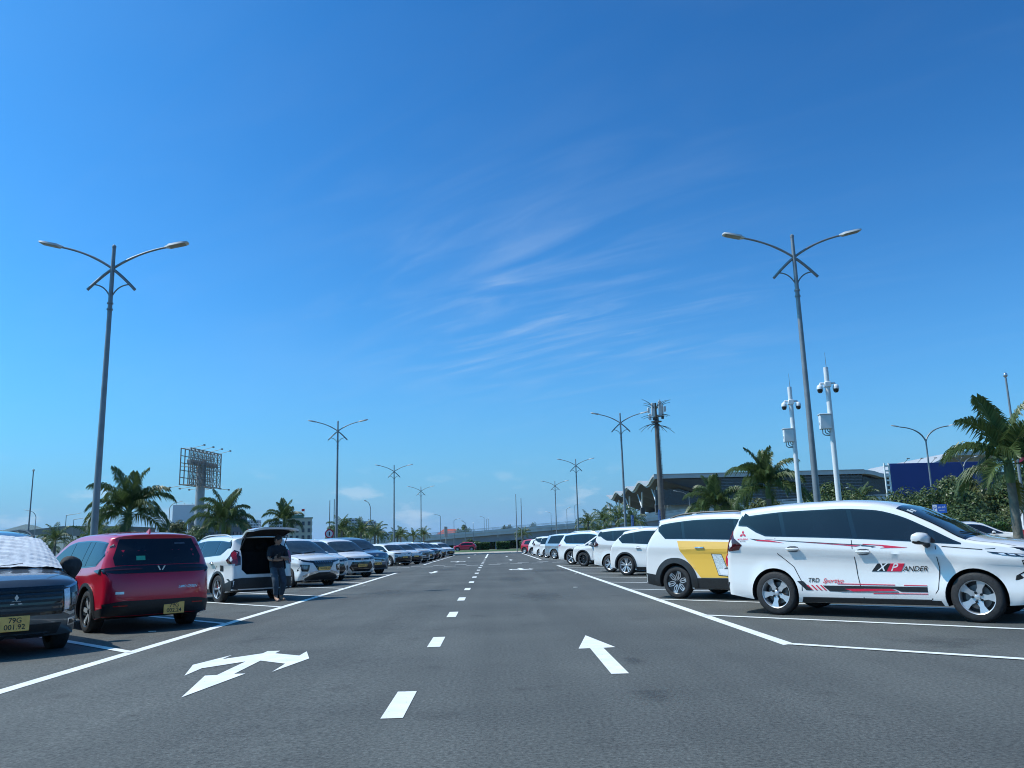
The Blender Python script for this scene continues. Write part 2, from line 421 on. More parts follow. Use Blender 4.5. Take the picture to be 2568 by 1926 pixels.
for row, (y0, x0) in enumerate(((48.0, 0), (50.6, .5))):
    for k in range(-7, 8):
        x = k * 1.25 + x0
        if abs(x - XD) > .5: stroke('crossing_dash', (x - .34, y0 + .40 * x), (x + .34, y0 + .40 * x + .06), .34, .012, M_LINEW)
# oil and damp stains with ragged, thinning edges
M_STAIN = bpy.data.materials.new('oil_stain'); M_STAIN.use_nodes = True
def _stain():
    nt = M_STAIN.node_tree; N = nt.nodes.new; K = nt.links.new; b = nt.nodes['Principled BSDF']; b.inputs['Base Color'].default_value = (.022, .021, .021, 1); b.inputs['Roughness'].default_value = .6
    tc = N('ShaderNodeTexCoord'); ln = N('ShaderNodeVectorMath'); ln.operation = 'LENGTH'; K(tc.outputs['Object'], ln.inputs[0])
    g = N('ShaderNodeNewGeometry'); nz = N('ShaderNodeTexNoise'); nz.inputs['Scale'].default_value = 5.5; nz.inputs['Detail'].default_value = 6; K(g.outputs['Position'], nz.inputs['Vector'])
    a = N('ShaderNodeMath'); a.operation = 'MULTIPLY_ADD'; a.inputs[1].default_value = 1.5; K(nz.outputs['Fac'], a.inputs[0]); K(ln.outputs['Value'], a.inputs[2])
    r = N('ShaderNodeMapRange'); r.interpolation_type = 'SMOOTHSTEP'; r.inputs['From Min'].default_value = .80; r.inputs['From Max'].default_value = 1.45; r.inputs['To Min'].default_value = .20; r.inputs['To Max'].default_value = 0; K(a.outputs[0], r.inputs['Value'])
    t = N('ShaderNodeBsdfTransparent'); mx = N('ShaderNodeMixShader'); K(r.outputs[0], mx.inputs[0]); K(t.outputs[0], mx.inputs[1]); K(b.outputs[0], mx.inputs[2]); K(mx.outputs[0], nt.nodes['Material Output'].inputs['Surface'])
_stain()
stain = MB().add([(math.cos(2 * math.pi * k / 16), math.sin(2 * math.pi * k / 16), 0) for k in range(16)], [tuple(range(16))]).mesh('oil_stain', [M_STAIN], 0)
for k, (x, y, a, b_) in enumerate(((1.20, 6.65, .20, .32), (1.36, 8.50, .13, .28), (4.9, 9.2, .6, .7), (6.3, 8.2, .5, .6), (-6.0, 16.9, .5, .5), (-7.0, 17.9, .4, .5), (-5.6, 23.2, .6, .5), (-7.2, 24.4, .5, .6), (5.2, 20.6, .6, .5), (5.0, 24.0, .5, .6), (1.0, 19, .8, 1.9), (-2.8, 22, .7, 2.0), (.6, 28, .9, 2.4), (2.4, 36, 1.0, 2.5), (-2.5, 41, 1.0, 2.5))):
    px_, py_ = gl(x, y); link('oil_stain', stain, LOT, (px_, py_, gz(px_) + .002), (0, FALL if x < -.74 and px_ > -10.7 else 0, 0), (a * 1.5, b_ * 1.5, 1)).rotation_euler[1] = -FALL if x < -.74 else 0
# bits of litter and a damp patch on the asphalt
M_LITTER = mat('litter_paper', (.65, .64, .6), .8, noise=(30, .1, 2))
for k, (x, y, s_) in enumerate(((-5.2, 13.0, .05), (-4.0, 25.9, .05), (2.1, 22.0, .05), (3.0, 31, .05))):
    tag(link('litter', MB().box((0, 0, .01), (s_ * 2.2, s_, .012), 0, None, .003).mesh('litter', [M_LITTER], 0), None, (*gl(x, y), gz(gl(x, y)[0])), (0, 0, k * 1.3)), 'small pale scrap of litter lying on the asphalt', 'litter', 'scraps of litter on the asphalt')
# ------------------------------------------------------------------ vehicle materials
PAINT = {
    'white': mat('car_paint_white', (0.74, 0.72, 0.69), 0.25, 0, 1.0, noise=(1.5, 0.02, 2)),
    'pearl': mat('car_paint_pearl', (0.67, 0.65, 0.62), 0.28, 0, 1.0, noise=(1.5, 0.02, 2)),
    'red': mat('car_paint_red', (0.60, 0.006, 0.035), 0.3, 0.15, 1.0, noise=(1.5, 0.04, 2)),
    'bright_red': mat('car_paint_bright_red', (0.50, 0.012, 0.03), 0.3, 0.1, 1.0, noise=(1.5, 0.04, 2)),
    'maroon': mat('car_paint_maroon', (0.12, 0.012, 0.02), 0.3, 0.3, 1.0, noise=(1.5, 0.04, 2)),
    'grey': mat('car_paint_grey', (0.115, 0.128, 0.135), 0.32, 0.55, 1.0, noise=(1.5, 0.04, 2)),
    'blue_grey': mat('car_paint_blue_grey', (0.17, 0.21, 0.26), 0.32, 0.5, 1.0, noise=(1.5, 0.04, 2)),
    'silver': mat('car_paint_silver', (0.42, 0.44, 0.46), 0.32, 0.6, 1.0, noise=(1.5, 0.03, 2)),
    'yellow': mat('car_paint_yellow', (0.86, 0.50, 0.075), 0.3, 0, 0.8, noise=(1.5, 0.02, 2)),
    'black': mat('car_paint_black', (0.012, 0.012, 0.014), 0.25, 0, 1.0, noise=(1.5, 0.04, 2)),
    'blue': mat('car_paint_blue', (0.02, 0.06, 0.18), 0.3, 0.3, 1.0, noise=(1.5, 0.04, 2)),
}
M_GLASS = mat('tinted_glass', (0.010, 0.013, 0.018), 0.03, 0, 0.0, 0.5, noise=(2, 0.15, 2))
M_SCREEN = mat('windscreen_glass', (0.022, 0.032, 0.036), 0.03, 0, 0.0, 0.75, noise=(3, 0.4, 3))
M_TRIM = mat('black_plastic_trim', (0.016, 0.017, 0.018), 0.5, noise=(30, 0.25, 2))
M_GLOSS = mat('gloss_black_trim', (0.008, 0.008, 0.009), 0.08, 0, 0.6, noise=(5, 0.2, 2))
M_GAP = mat('panel_gap_shadow', (0.02, 0.021, 0.023), 0.8, noise=(20, 0.2, 2))
M_WELL = mat('wheel_well_liner', (0.010, 0.010, 0.011), 0.9, noise=(20, 0.3, 2))
M_TYRE = mat('tyre_rubber', (0.018, 0.018, 0.019), 0.75, noise=(25, 0.35, 3), bump=(60, 0.3))
M_ALLOY = mat('alloy_silver', (0.56, 0.57, 0.58), 0.34, 0.55, noise=(8, 0.08, 2))
M_ALLOYD = mat('alloy_dark', (0.02, 0.021, 0.023), 0.35, 0.4, noise=(8, 0.2, 2))
M_DISC = mat('brake_disc_steel', (0.16, 0.16, 0.16), 0.45, 0.8, noise=(20, 0.2, 2))
M_CHROME = mat('chrome_trim', (0.60, 0.61, 0.62), 0.22, 0.9, noise=(8, 0.05, 2))
M_LAMP = mat('headlamp_glass', (0.16, 0.18, 0.20), 0.06, 0.4, 1.0, noise=(40, 0.8, 3))
M_LAMPD = mat('headlamp_dark', (0.012, 0.014, 0.016), 0.06, 0.0, 1.0, noise=(20, 0.5, 2))
M_DRL = mat('lamp_white_lens', (0.72, 0.75, 0.78), 0.12, 0.2, 1.0, noise=(40, 0.15, 2))
M_TAIL = mat('tail_lamp_red', (0.38, 0.008, 0.012), 0.08, 0, 1.0, noise=(25, 0.35, 2))
M_TAILD = mat('tail_lamp_dark', (0.05, 0.006, 0.008), 0.08, 0, 1.0, noise=(25, 0.3, 2))
M_PLATE = mat('plate_yellow', (0.95, 0.52, 0.13), 0.45, noise=(12, 0.12, 2))
M_PLATEW = mat('plate_white', (0.70, 0.71, 0.70), 0.45, noise=(12, 0.08, 2))
M_INK = mat('black_ink', (0.012, 0.012, 0.013), 0.4, noise=(30, 0.2, 2))
M_REDINK = mat('red_decal', (0.60, 0.015, 0.05), 0.35, noise=(30, 0.05, 2))
M_GREYINK = mat('grey_decal', (0.10, 0.10, 0.11), 0.35, noise=(30, 0.1, 2))
M_WHITEINK = mat('white_decal', (0.78, 0.78, 0.78), 0.4, noise=(30, 0.03, 2))
M_STICK = mat('pale_sticker', (0.55, 0.60, 0.60), 0.5, noise=(40, 0.25, 2))
M_GREENST = mat('green_sticker', (0.05, 0.42, 0.25), 0.5, noise=(40, 0.1, 2))
M_INT = mat('dark_cabin_lining', (0.012, 0.012, 0.014), 0.9, noise=(10, 0.3, 2))
M_CALIPER = mat('red_brake_caliper', (0.45, 0.02, 0.02), 0.4, noise=(20, 0.1, 2))

# ------------------------------------------------------------------ vehicle body
class Body:
    """lofted car shell. x forward, y left, z up, origin on the ground amidships"""
    def __init__(B, S):
        B.S = S
        B.L, B.W, B.H = S['L'], S['W'], S['H']
        B.xf = B.L / 2 - S['fo']; B.xr = B.xf - S['wb']; B.rt = S['rt']; B.ra = S['rt'] + S.get('gap', 0.055)
        B.fr, B.rr = herm(S['front']), herm(S['rear'])
        tp = S['top']; us = []
        for k, (x, z) in enumerate(tp):
            us.append((0.0 if k == 0 else 1.0 if k == len(tp) - 1 else (x - B.rr(z)) / (B.fr(z) - B.rr(z)), z))
        B.top = herm(us)
        B.belt = herm(S['belt']); B.crown = herm(S.get('crown', [(-3, 0.10), (0.8, 0.10), (1.5, 0.085), (3, 0.085)]))
        B.n = S.get('n', 2.5); gc = S['gc']
        B.tab = []
        for k in range(401):
            u = k / 400; z = B.top(u); x0 = B.rr(z) + u * (B.fr(z) - B.rr(z)); ze = z - B.crown(x0)
            B.tab.append((B.xx(u, ze), ze, u, z, x0))
        B.build()
    def xx(B, u, z): return B.rr(z) + u * (B.fr(z) - B.rr(z))
    def at_x(B, x):
        """(edge height, u, centre height) of the top line at x"""
        t = B.tab
        for a, b in zip(t, t[1:]):
            if a[0] <= x <= b[0]:
                s = (x - a[0]) / max(1e-6, b[0] - a[0]); return tuple(a[k] + s * (b[k] - a[k]) for k in (1, 2, 3))
        return (t[0] if x < t[0][0] else t[-1])[1:4]
    def u_at(B, x):
        for a, b in zip(B.tab, B.tab[1:]):
            if a[4] <= x <= b[4]: return a[2] + (x - a[4]) / max(1e-6, b[4] - a[4]) * (b[2] - a[2])
        return 0.0 if x < 0 else 1.0
    def zbot(B, x):
        tF = max(0, (x - B.xf) / (B.L / 2 - B.xf)); tR = max(0, (B.xr - x) / (B.xr + B.L / 2))
        return B.S['gc'] + 0.05 * tF ** 2 + B.S.get('rear_lift', 0.10) * tR ** 2
    def ys(B, x, z):
        S = B.S; gc = S['gc']; zb = B.belt(x); zc = zb - S.get('crease', 0.13)
        tF = max(0, (x - B.xf) / (B.L / 2 - B.xf)); tR = max(0, (B.xr - x) / (B.xr + B.L / 2))
        pl = 1 - 0.055 * tF ** 2 - 0.045 * tR ** 2
        ds = S.get('scoop', 0.012)
        if z <= zb:
            P = ((gc, .925), (gc + .10, .968), (gc + .20, .984 - ds * .3), (zc - .22, .982 - ds), (zc - .10, .983 - ds * .7), (zc - .03, .986 - ds * .4), (zc, 1.0), (zb, .962))
            for (a, p), (b, q) in zip(P, P[1:]):
                if z <= b: s = max(0, (z - a) / (b - a)); w = p + s * (q - p); break
            else: w = .962
        else:
            s = min(1.15, (z - zb) / (B.H - zb)); w = .962 - (.962 - S.get('roofw', .76)) * s ** 1.15
        y = B.W / 2 * pl * w
        for xc in (B.xf, B.xr):
            r = math.hypot(x - xc, z - B.rt)
            y += S.get('flare', .024) * math.exp(-((r - B.ra) / .09) ** 2) * (1 if z < zc + .05 else .3)
        return y
    def bow(B, u, y):
        a = min(1.0, abs(y) / (B.W / 2)); S = B.S
        wf = max(0, (u - .76) / .24); wf = wf * wf * (3 - 2 * wf); wr = max(0, (.2 - u) / .2); wr = wr * wr * (3 - 2 * wr)
        return -S.get('bowF', .26) * a ** 2.6 * wf + S.get('bowR', .16) * a ** 3.2 * wr
    def top_pt(B, u, t):
        z = B.top(u); x0 = B.xx(u, z); cr = B.crown(x0); ze = z - cr; ye = B.ys(B.xx(u, ze), ze)
        c, s = math.cos(t), math.sin(t)
        y = ye * math.copysign(abs(c) ** (2 / B.n), c); zz = ze + cr * abs(s) ** (2 / B.n)
        return Vector((B.xx(u, zz) + B.bow(u, y), y, zz))
    def build(B):
        NU = 70; us = []
        for k in range(NU + 1):
            t = k / NU; us.append(.6 * t + .4 * (.5 - .5 * math.cos(math.pi * t)))
        ring = []; V = []; F = []
        for u in us:
            z = B.top(u); x0 = B.xx(u, z); cr = B.crown(x0); ze = z - cr
            zb0 = B.zbot(B.xx(u, .3)); xb = B.xx(u, ze); zb = min(B.belt(xb), ze - .012); zc = min(B.belt(xb) - B.S.get('crease', .13), zb - .05)
            zs = [zb0 + (zc - zb0) * s for s in (0, .09, .19, .32, .47, .62, .76, .89)] + [zc] + [zc + (zb - zc) * s for s in (.33, .66, 1)] + [zb + (ze - zb) * s for s in (.2, .4, .6, .8)]
            pts = []
            for zz in zs:
                x = B.xx(u, zz); y = B.ys(x, zz); pts.append((x + B.bow(u, y), y, zz))
            for k in range(9): pts.append(tuple(B.top_pt(u, math.pi / 2 * k / 8)))
            ring.append((u, pts))
        NR = len(ring[0][1])
        idx = {}
        for i, (u, pts) in enumerate(ring):
            for j, p in enumerate(pts):
                if j == NR - 1: idx[i, 1, j] = idx[i, -1, j] = len(V); V.append((p[0], 0, p[2]))
                else:
                    idx[i, 1, j] = len(V); V.append(p); idx[i, -1, j] = len(V); V.append((p[0], -p[1], p[2]))
        for i in range(NU):
            for j in range(NR - 1):
                for s in (1, -1): F.append([idx[i, s, j], idx[i + 1, s, j], idx[i + 1, s, j + 1], idx[i, s, j + 1]])
        K = 14; cap = {}
        for i in (0, NU):
            u, pts = ring[i]
            for j in range(NR - 1):
                x, y, z = pts[j]; row = [idx[i, 1, j]]
                for k in range(1, K):
                    yy = y * (1 - 2 * k / K); row.append(len(V)); V.append((B.xx(u, z) + B.bow(u, yy), yy, z))
                row.append(idx[i, -1, j]); cap[i, j] = row
            for j in range(NR - 2):
                a, b = cap[i, j], cap[i, j + 1]
                for k in range(K): F.append([a[k], a[k + 1], b[k + 1], b[k]])
            a = cap[i, NR - 2]
            for k in range(K): F.append([a[k], a[k + 1], idx[i, 1, NR - 1]])
        for i in range(NU):
            a = [idx[i, 1, 0], idx[i, -1, 0]]; b = [idx[i + 1, 1, 0], idx[i + 1, -1, 0]]
            if i == 0: a = cap[0, 0]
            if i == NU - 1: b = cap[NU, 0]
            F.append(a + b[::-1])
        bm = bmesh.new(); vv = [bm.verts.new(p) for p in V]
        for f in F:
            try: bm.faces.new([vv[k] for k in f])
            except ValueError: pass
        bmesh.ops.recalc_face_normals(bm, faces=bm.faces)
        bm.verts.ensure_lookup_table()
        edge = set()
        for i in (0, NU):
            e = 1 if i == 0 else NU - 1
            for j in range(1, NR):
                for s in (1, -1):
                    edge.add(idx[i, s, j]); edge.add(idx[e, s, j])
            for (ii, j), row in cap.items():
                if ii == i: edge.update((row[1], row[-2])); edge.update(row if j >= NR - 4 else [])
        ev = [vv[k] for k in edge]
        for _ in range(3): bmesh.ops.smooth_vert(bm, verts=ev, factor=.5, use_axis_x=True, use_axis_y=True, use_axis_z=True)
        bm.normal_update()
        B.bm = bm
        B.bvh = BVHTree.FromBMesh(bm)
    def mesh(B, name, paint, extra_cuts=()):
        """the shell with wheel wells (and other boxes) cut out"""
        me = bpy.data.meshes.new(name); B.bm.to_mesh(me)
        for mm in (paint, M_WELL, M_INT): me.materials.append(mm)
        o = link('cutting_shell', me)
        cut = MB()
        n = 40
        for xc in (B.xf, B.xr):
            for s in (-1, 1):
                y0, y1 = s * (B.W / 2 - .34), s * (B.W / 2 + .1)
                vs = []
                for y in (y0, y1):
                    vs += [(xc + B.ra * math.cos(2 * math.pi * k / n), y, B.rt + B.ra * math.sin(2 * math.pi * k / n)) for k in range(n)]
                cut.add(vs, [list(range(n)), list(range(n, 2 * n))] + [(k, (k + 1) % n, n + (k + 1) % n, n + k) for k in range(n)], 1)
        for mb in extra_cuts: cut.add(mb.v, mb.f, 2)
        cm = cut.mesh('cutter', [paint, M_WELL, M_INT], ang=0)
        co = link('cutter', cm)
        md = o.modifiers.new('cut', 'BOOLEAN'); md.object = co; md.operation = 'DIFFERENCE'; md.solver = 'EXACT'
        dg = bpy.context.evaluated_depsgraph_get(); dg.update()
        out = bpy.data.meshes.new_from_object(o.evaluated_get(dg), depsgraph=dg); out.name = name
        bpy.data.objects.remove(o); bpy.data.objects.remove(co); bpy.data.meshes.remove(me); bpy.data.meshes.remove(cm)
        out.polygons.foreach_set('use_smooth', [True] * len(out.polygons)); out.set_sharp_from_angle(angle=R(38))
        return out
    # -------- pieces that hug the shell
    def cast(B, view, a, b):
        o, d = {'L': ((a, 4, b), (0, -1, 0)), 'R': ((a, -4, b), (0, 1, 0)), 'F': ((6, a, b), (-1, 0, 0)), 'B': ((-6, a, b), (1, 0, 0)), 'T': ((a, b, 5), (0, 0, -1))}[view]
        o, d = Vector(o), Vector(d)
        h = B.bvh.ray_cast(o, d)
        if h[0] is None:
            n = B.bvh.find_nearest(o + d * (6 - B.L / 2 if view in 'FB' else 4 - B.W / 2 if view in 'LR' else 3.5))
            return n[0], n[1]
        return h[0], h[1]
    def patch(B, poly, view, off=.004, th=.012, res=.07, mb=None, mi=0):
        mb = mb or MB(); bd = []
        for i, p in enumerate(poly):
            q = poly[(i + 1) % len(poly)]; n = max(1, int(math.hypot(q[0] - p[0], q[1] - p[1]) / res + .5))
            bd += [(p[0] + (q[0] - p[0]) * k / n, p[1] + (q[1] - p[1]) * k / n) for k in range(n)]
        x0, x1 = min(p[0] for p in bd), max(p[0] for p in bd); y0, y1 = min(p[1] for p in bd), max(p[1] for p in bd)
        def inside(x, y):
            c = False
            for i, p in enumerate(bd):
                q = bd[i - 1]
                if (p[1] > y) != (q[1] > y) and x < (q[0] - p[0]) * (y - p[1]) / (q[1] - p[1]) + p[0]: c = not c
            return c
        pts = list(bd)
        for i in range(1, int((x1 - x0) / res) + 1):
            for j in range(1, int((y1 - y0) / res) + 1):
                p = (x0 + i * res, y0 + j * res)
                if inside(*p) and min((p[0] - q[0]) ** 2 + (p[1] - q[1]) ** 2 for q in bd) > (res * .4) ** 2: pts.append(p)
        n = len(bd)
        vs, es, fs = delaunay_2d_cdt([Vector(p) for p in pts], [(k, (k + 1) % n) for k in range(n)], [], 1, 1e-5)[:3]
        P3, N3 = [], []
        for v in vs:
            p, nn = B.cast(view, v[0], v[1]); P3.append(p); N3.append(nn)
        cnt = {}
        for f in fs:
            for a, b in zip(f, list(f[1:]) + [f[0]]): cnt[frozenset((a, b))] = cnt.get(frozenset((a, b)), 0) + 1
        top = [p + nn * off for p, nn in zip(P3, N3)]; low = [p + nn * (off - th) for p, nn in zip(P3, N3)]
        k = len(top); faces = [list(f) for f in fs]
        for f in fs:
            for a, b in zip(f, list(f[1:]) + [f[0]]):
                if cnt[frozenset((a, b))] == 1: faces.append([b, a, a + k, b + k])
        mb.add(top + low, faces, mi); return mb
    def strip(B, pts, view, w=.010, off=.003, mb=None, mi=0):
        """thin line of width w along a polyline"""
        mb = mb or MB()
        for (a, b), (c, d) in zip(pts, pts[1:]):
            n = max(1, int(math.hypot(c - a, d - b) / .12)); l = math.hypot(c - a, d - b); nx, ny = -(d - b) / l * w / 2, (c - a) / l * w / 2
            vs = []
            for k in range(n + 1):
                x, y = a + (c - a) * k / n, b + (d - b) * k / n
                for sg in (-1, 1):
                    p, nn = B.cast(view, x + sg * nx, y + sg * ny); vs.append(p + nn * off)
            mb.add(vs, [(2 * k, 2 * k + 1, 2 * k + 3, 2 * k + 2) for k in range(n)], mi)
        return mb
    def top_patch(B, u0, u1, t0, t1, off=.004, nu=8, nt=14, mb=None, mi=0, round_=True):
        mb = mb or MB(); vs = []
        for i in range(nu + 1):
            for k in range(nt + 1):
                u = u0 + (u1 - u0) * i / nu; t = t0 + (t1 - t0) * k / nt
                p = B.top_pt(u, t); e = 1e-3
                n = (B.top_pt(u + e, t) - p).cross(B.top_pt(u, t + e) - p).normalized()
                if n.z < 0: n = -n
                vs.append(p + n * off)
        fs = [(i * (nt + 1) + k, i * (nt + 1) + k + 1, (i + 1) * (nt + 1) + k + 1, (i + 1) * (nt + 1) + k) for i in range(nu) for k in range(nt)]
        mb.add(vs, fs, mi); return mb
    def dlo(B, m, x0=None, x1=None):
        """outline of the side glass, drawn in by m"""
        S = B.S; lo, hi = [], []
        xa, xb = S['dlo'][0] + m, S['dlo'][1]
        n = 34
        for k in range(n + 1):
            x = xa + (xb - xa) * k / n; zl = B.belt(x) + .025 + m; zu = B.at_x(x)[0] - S.get('cant', .045) - m
            if zu - zl > .012: lo.append((x, zl)); hi.append((x, zu))
        if S.get('dlo_rear'):      # drawn rear end of the glass, from the sill up to the roof
            rp = S['dlo_rear']; x_lo, x_hi = rp[0][0], rp[-1][0]
            lo = [p for p in lo if p[0] > x_lo + .02]; hi = [p for p in hi if p[0] > x_hi + .02]
            lo = [(x_ + m, z_ + m * (1 if k < len(rp) - 2 else -.6)) for k, (x_, z_) in enumerate(rp)][::-1] + lo
        poly = lo + hi[::-1]
        for a, b, c in S.get('dlo_cut', []):        # a*x + b*z <= c, drawn in by m
            poly = clip(poly, a, b, c - m * math.hypot(a, b))
        return poly

def mirror(mb):
    o = MB(); o.add([(x, -y, z) for x, y, z in mb.v], [f[::-1] for f in mb.f]); o.m = list(mb.m); return o

# ------------------------------------------------------------------ wheels
WHEELS = {}
def wheel_meshes(rt, w, style, rim_r=None):
    key = (round(rt, 3), style)
    if key in WHEELS: return WHEELS[key]
    rr_ = rim_r or rt * .68; h = w / 2
    t = MB()
    t.lathe([(rr_ * .97, -h * .80), (rr_ * 1.02, -h * .95), (rt * .88, -h), (rt * .965, -h * .86), (rt, -h * .6), (rt * .996, -h * .2), (rt * .996, h * .2), (rt, h * .6), (rt * .965, h * .86), (rt * .88, h), (rr_ * 1.02, h * .95), (rr_ * .97, h * .80)], 40, 'y', closed=True)
    for k in range(1, 4):      # grooves read as thin dark rings of tread
        y = -h * .6 + h * 1.2 * k / 4
        t.lathe([(rt * 1.001, y - .006), (rt * 1.001, y + .006)], 40, 'y')
    tyre = t.mesh('tyre', [M_TYRE], 40)
    m = MB()   # outer face at +y ; slot 0 bright, 1 dark, 2 disc
    b0 = 1 if style in ('dark', 'twoy', 'turbine') else 0
    m.lathe([(rr_ * 1.0, -h * .8), (rr_ * .93, -h * .3), (rr_ * .93, h * .55), (rr_ * .955, h * .86), (rr_ * 1.0, h * .93), (rr_ * 1.0, h * .8)], 40, 'y', mi=b0)
    m.lathe([(.001, -h * .1), (rr_ * .72, -h * .1), (rr_ * .72, -h * .16), (.001, -h * .16)], 28, 'y', mi=2)
    m.lathe([(.001, -h * .35), (rr_ * .94, -h * .35)], 28, 'y', mi=1)
    y1 = h * .86; y0 = h * .45
    def spoke(ang, pts, mi=0, ya=y0, yb=y1, hub=.55):
        """pts: (r, tangential) outline"""
        c, s = math.cos(ang), math.sin(ang)
        def f(r, tt, d):
            dd = d - (0.012 + .03 * (1 - r / rr_)) * (1 if d > y0 + .001 else 0)
            return (r * c - tt * s, dd, r * s + tt * c)
        m.prism(pts, (ya, yb), mi, f)
    R0 = rr_ * .16; R1 = rr_ * .955
    if style == 'five':
        for k in range(5):
            a = R(90 + 72 * k)
            spoke(a, [(R0, -.045), (rr_ * .55, -.030), (R1, -.058), (R1, .058), (rr_ * .55, .030), (R0, .045)])
        for k in range(5):
            a = R(126 + 72 * k); m.lathe([(.017, y1 - .055), (.017, y1 - .02), (.001, y1 - .018)], 8, 'y', (rr_ * .27 * math.cos(a), 0, rr_ * .27 * math.sin(a)), 1)
    elif style == 'ten':
        for k in range(10):
            spoke(R(36 * k + (6 if k % 2 else -6)), [(R0, -.016), (R1, -.022), (R1, .022), (R0, .016)])
    elif style == 'turbine':
        for k in range(6):
            a = R(60 * k + 15)
            spoke(a, [(R0, -.02), (rr_ * .5, -.005), (R1, .05), (R1, .13), (rr_ * .55, .075), (R0, .03)])
            spoke(a, [(rr_ * .45, -.055), (R1, -.02), (R1, .03), (rr_ * .48, -.012)], 1)
            m.lathe([(.001, 0), (.001, 0)], 3, 'y', mi=1)
    elif style == 'twoy':
        for k in range(6):
            a = R(60 * k)
            spoke(a, [(R0, -.035), (R1, -.085), (R1, .085), (R0, .035)], 1, y0, y1 - .004)
            for s in (-1, 1):
                spoke(a, [(rr_ * .20, s * .012), (rr_ * .55, s * .014), (rr_ * .95, s * .080), (rr_ * .95, s * .096), (rr_ * .54, s * .030), (rr_ * .20, s * .026)])
            spoke(R(60 * k + 30), [(rr_ * .72, -.012), (rr_ * .95, -.034), (rr_ * .95, .034), (rr_ * .72, .012)])
            spoke(R(60 * k + 30), [(rr_ * .30, -.007), (rr_ * .74, -.008), (rr_ * .74, .008), (rr_ * .30, .007)])
    elif style == 'dark':
        for k in range(7):
            a = R(360 / 7 * k + 10); spoke(a, [(R0, -.03), (rr_ * .6, -.018), (R1, -.036), (R1, .036), (rr_ * .6, .018), (R0, .03)], 1)
        if True: m.lathe([(rr_ * .965, y1 + .004), (rr_ * .985, y1 + .006)], 40, 'y', mi=0)
    elif style == 'blade':
        for k in range(5):
            a = R(90 + 72 * k)
            for s in (-1, 1):
                spoke(a + s * .17, [(R0, -.02), (R1, -.026), (R1, .020), (R0, .018)], 0 if s > 0 else 1)
    elif style == 'seven':
        for k in range(7):
            spoke(R(90 + 360 / 7 * k), [(R0, -.028), (rr_ * .6, -.020), (R1, -.034), (R1, .034), (rr_ * .6, .020), (R0, .028)])
    m.lathe([(R0 * 1.25, y0), (R0 * 1.2, y1 - .035), (R0 * .8, y1 - .022), (.001, y1 - .018)], 18, 'y', mi=(1 if style in ('dark', 'turbine', 'twoy') else 0))
    rim = m.mesh('rim', [M_ALLOY, M_ALLOYD, M_DISC], 30)
    WHEELS[key] = (tyre, rim); return WHEELS[key]
# ------------------------------------------------------------------ vehicle kit
def rounded_box_mesh(name, d, mt, bev, c=(0, 0, 0), M=None):
    return MB().box(c, d, 0, M, bev).mesh(name, [mt], 40)

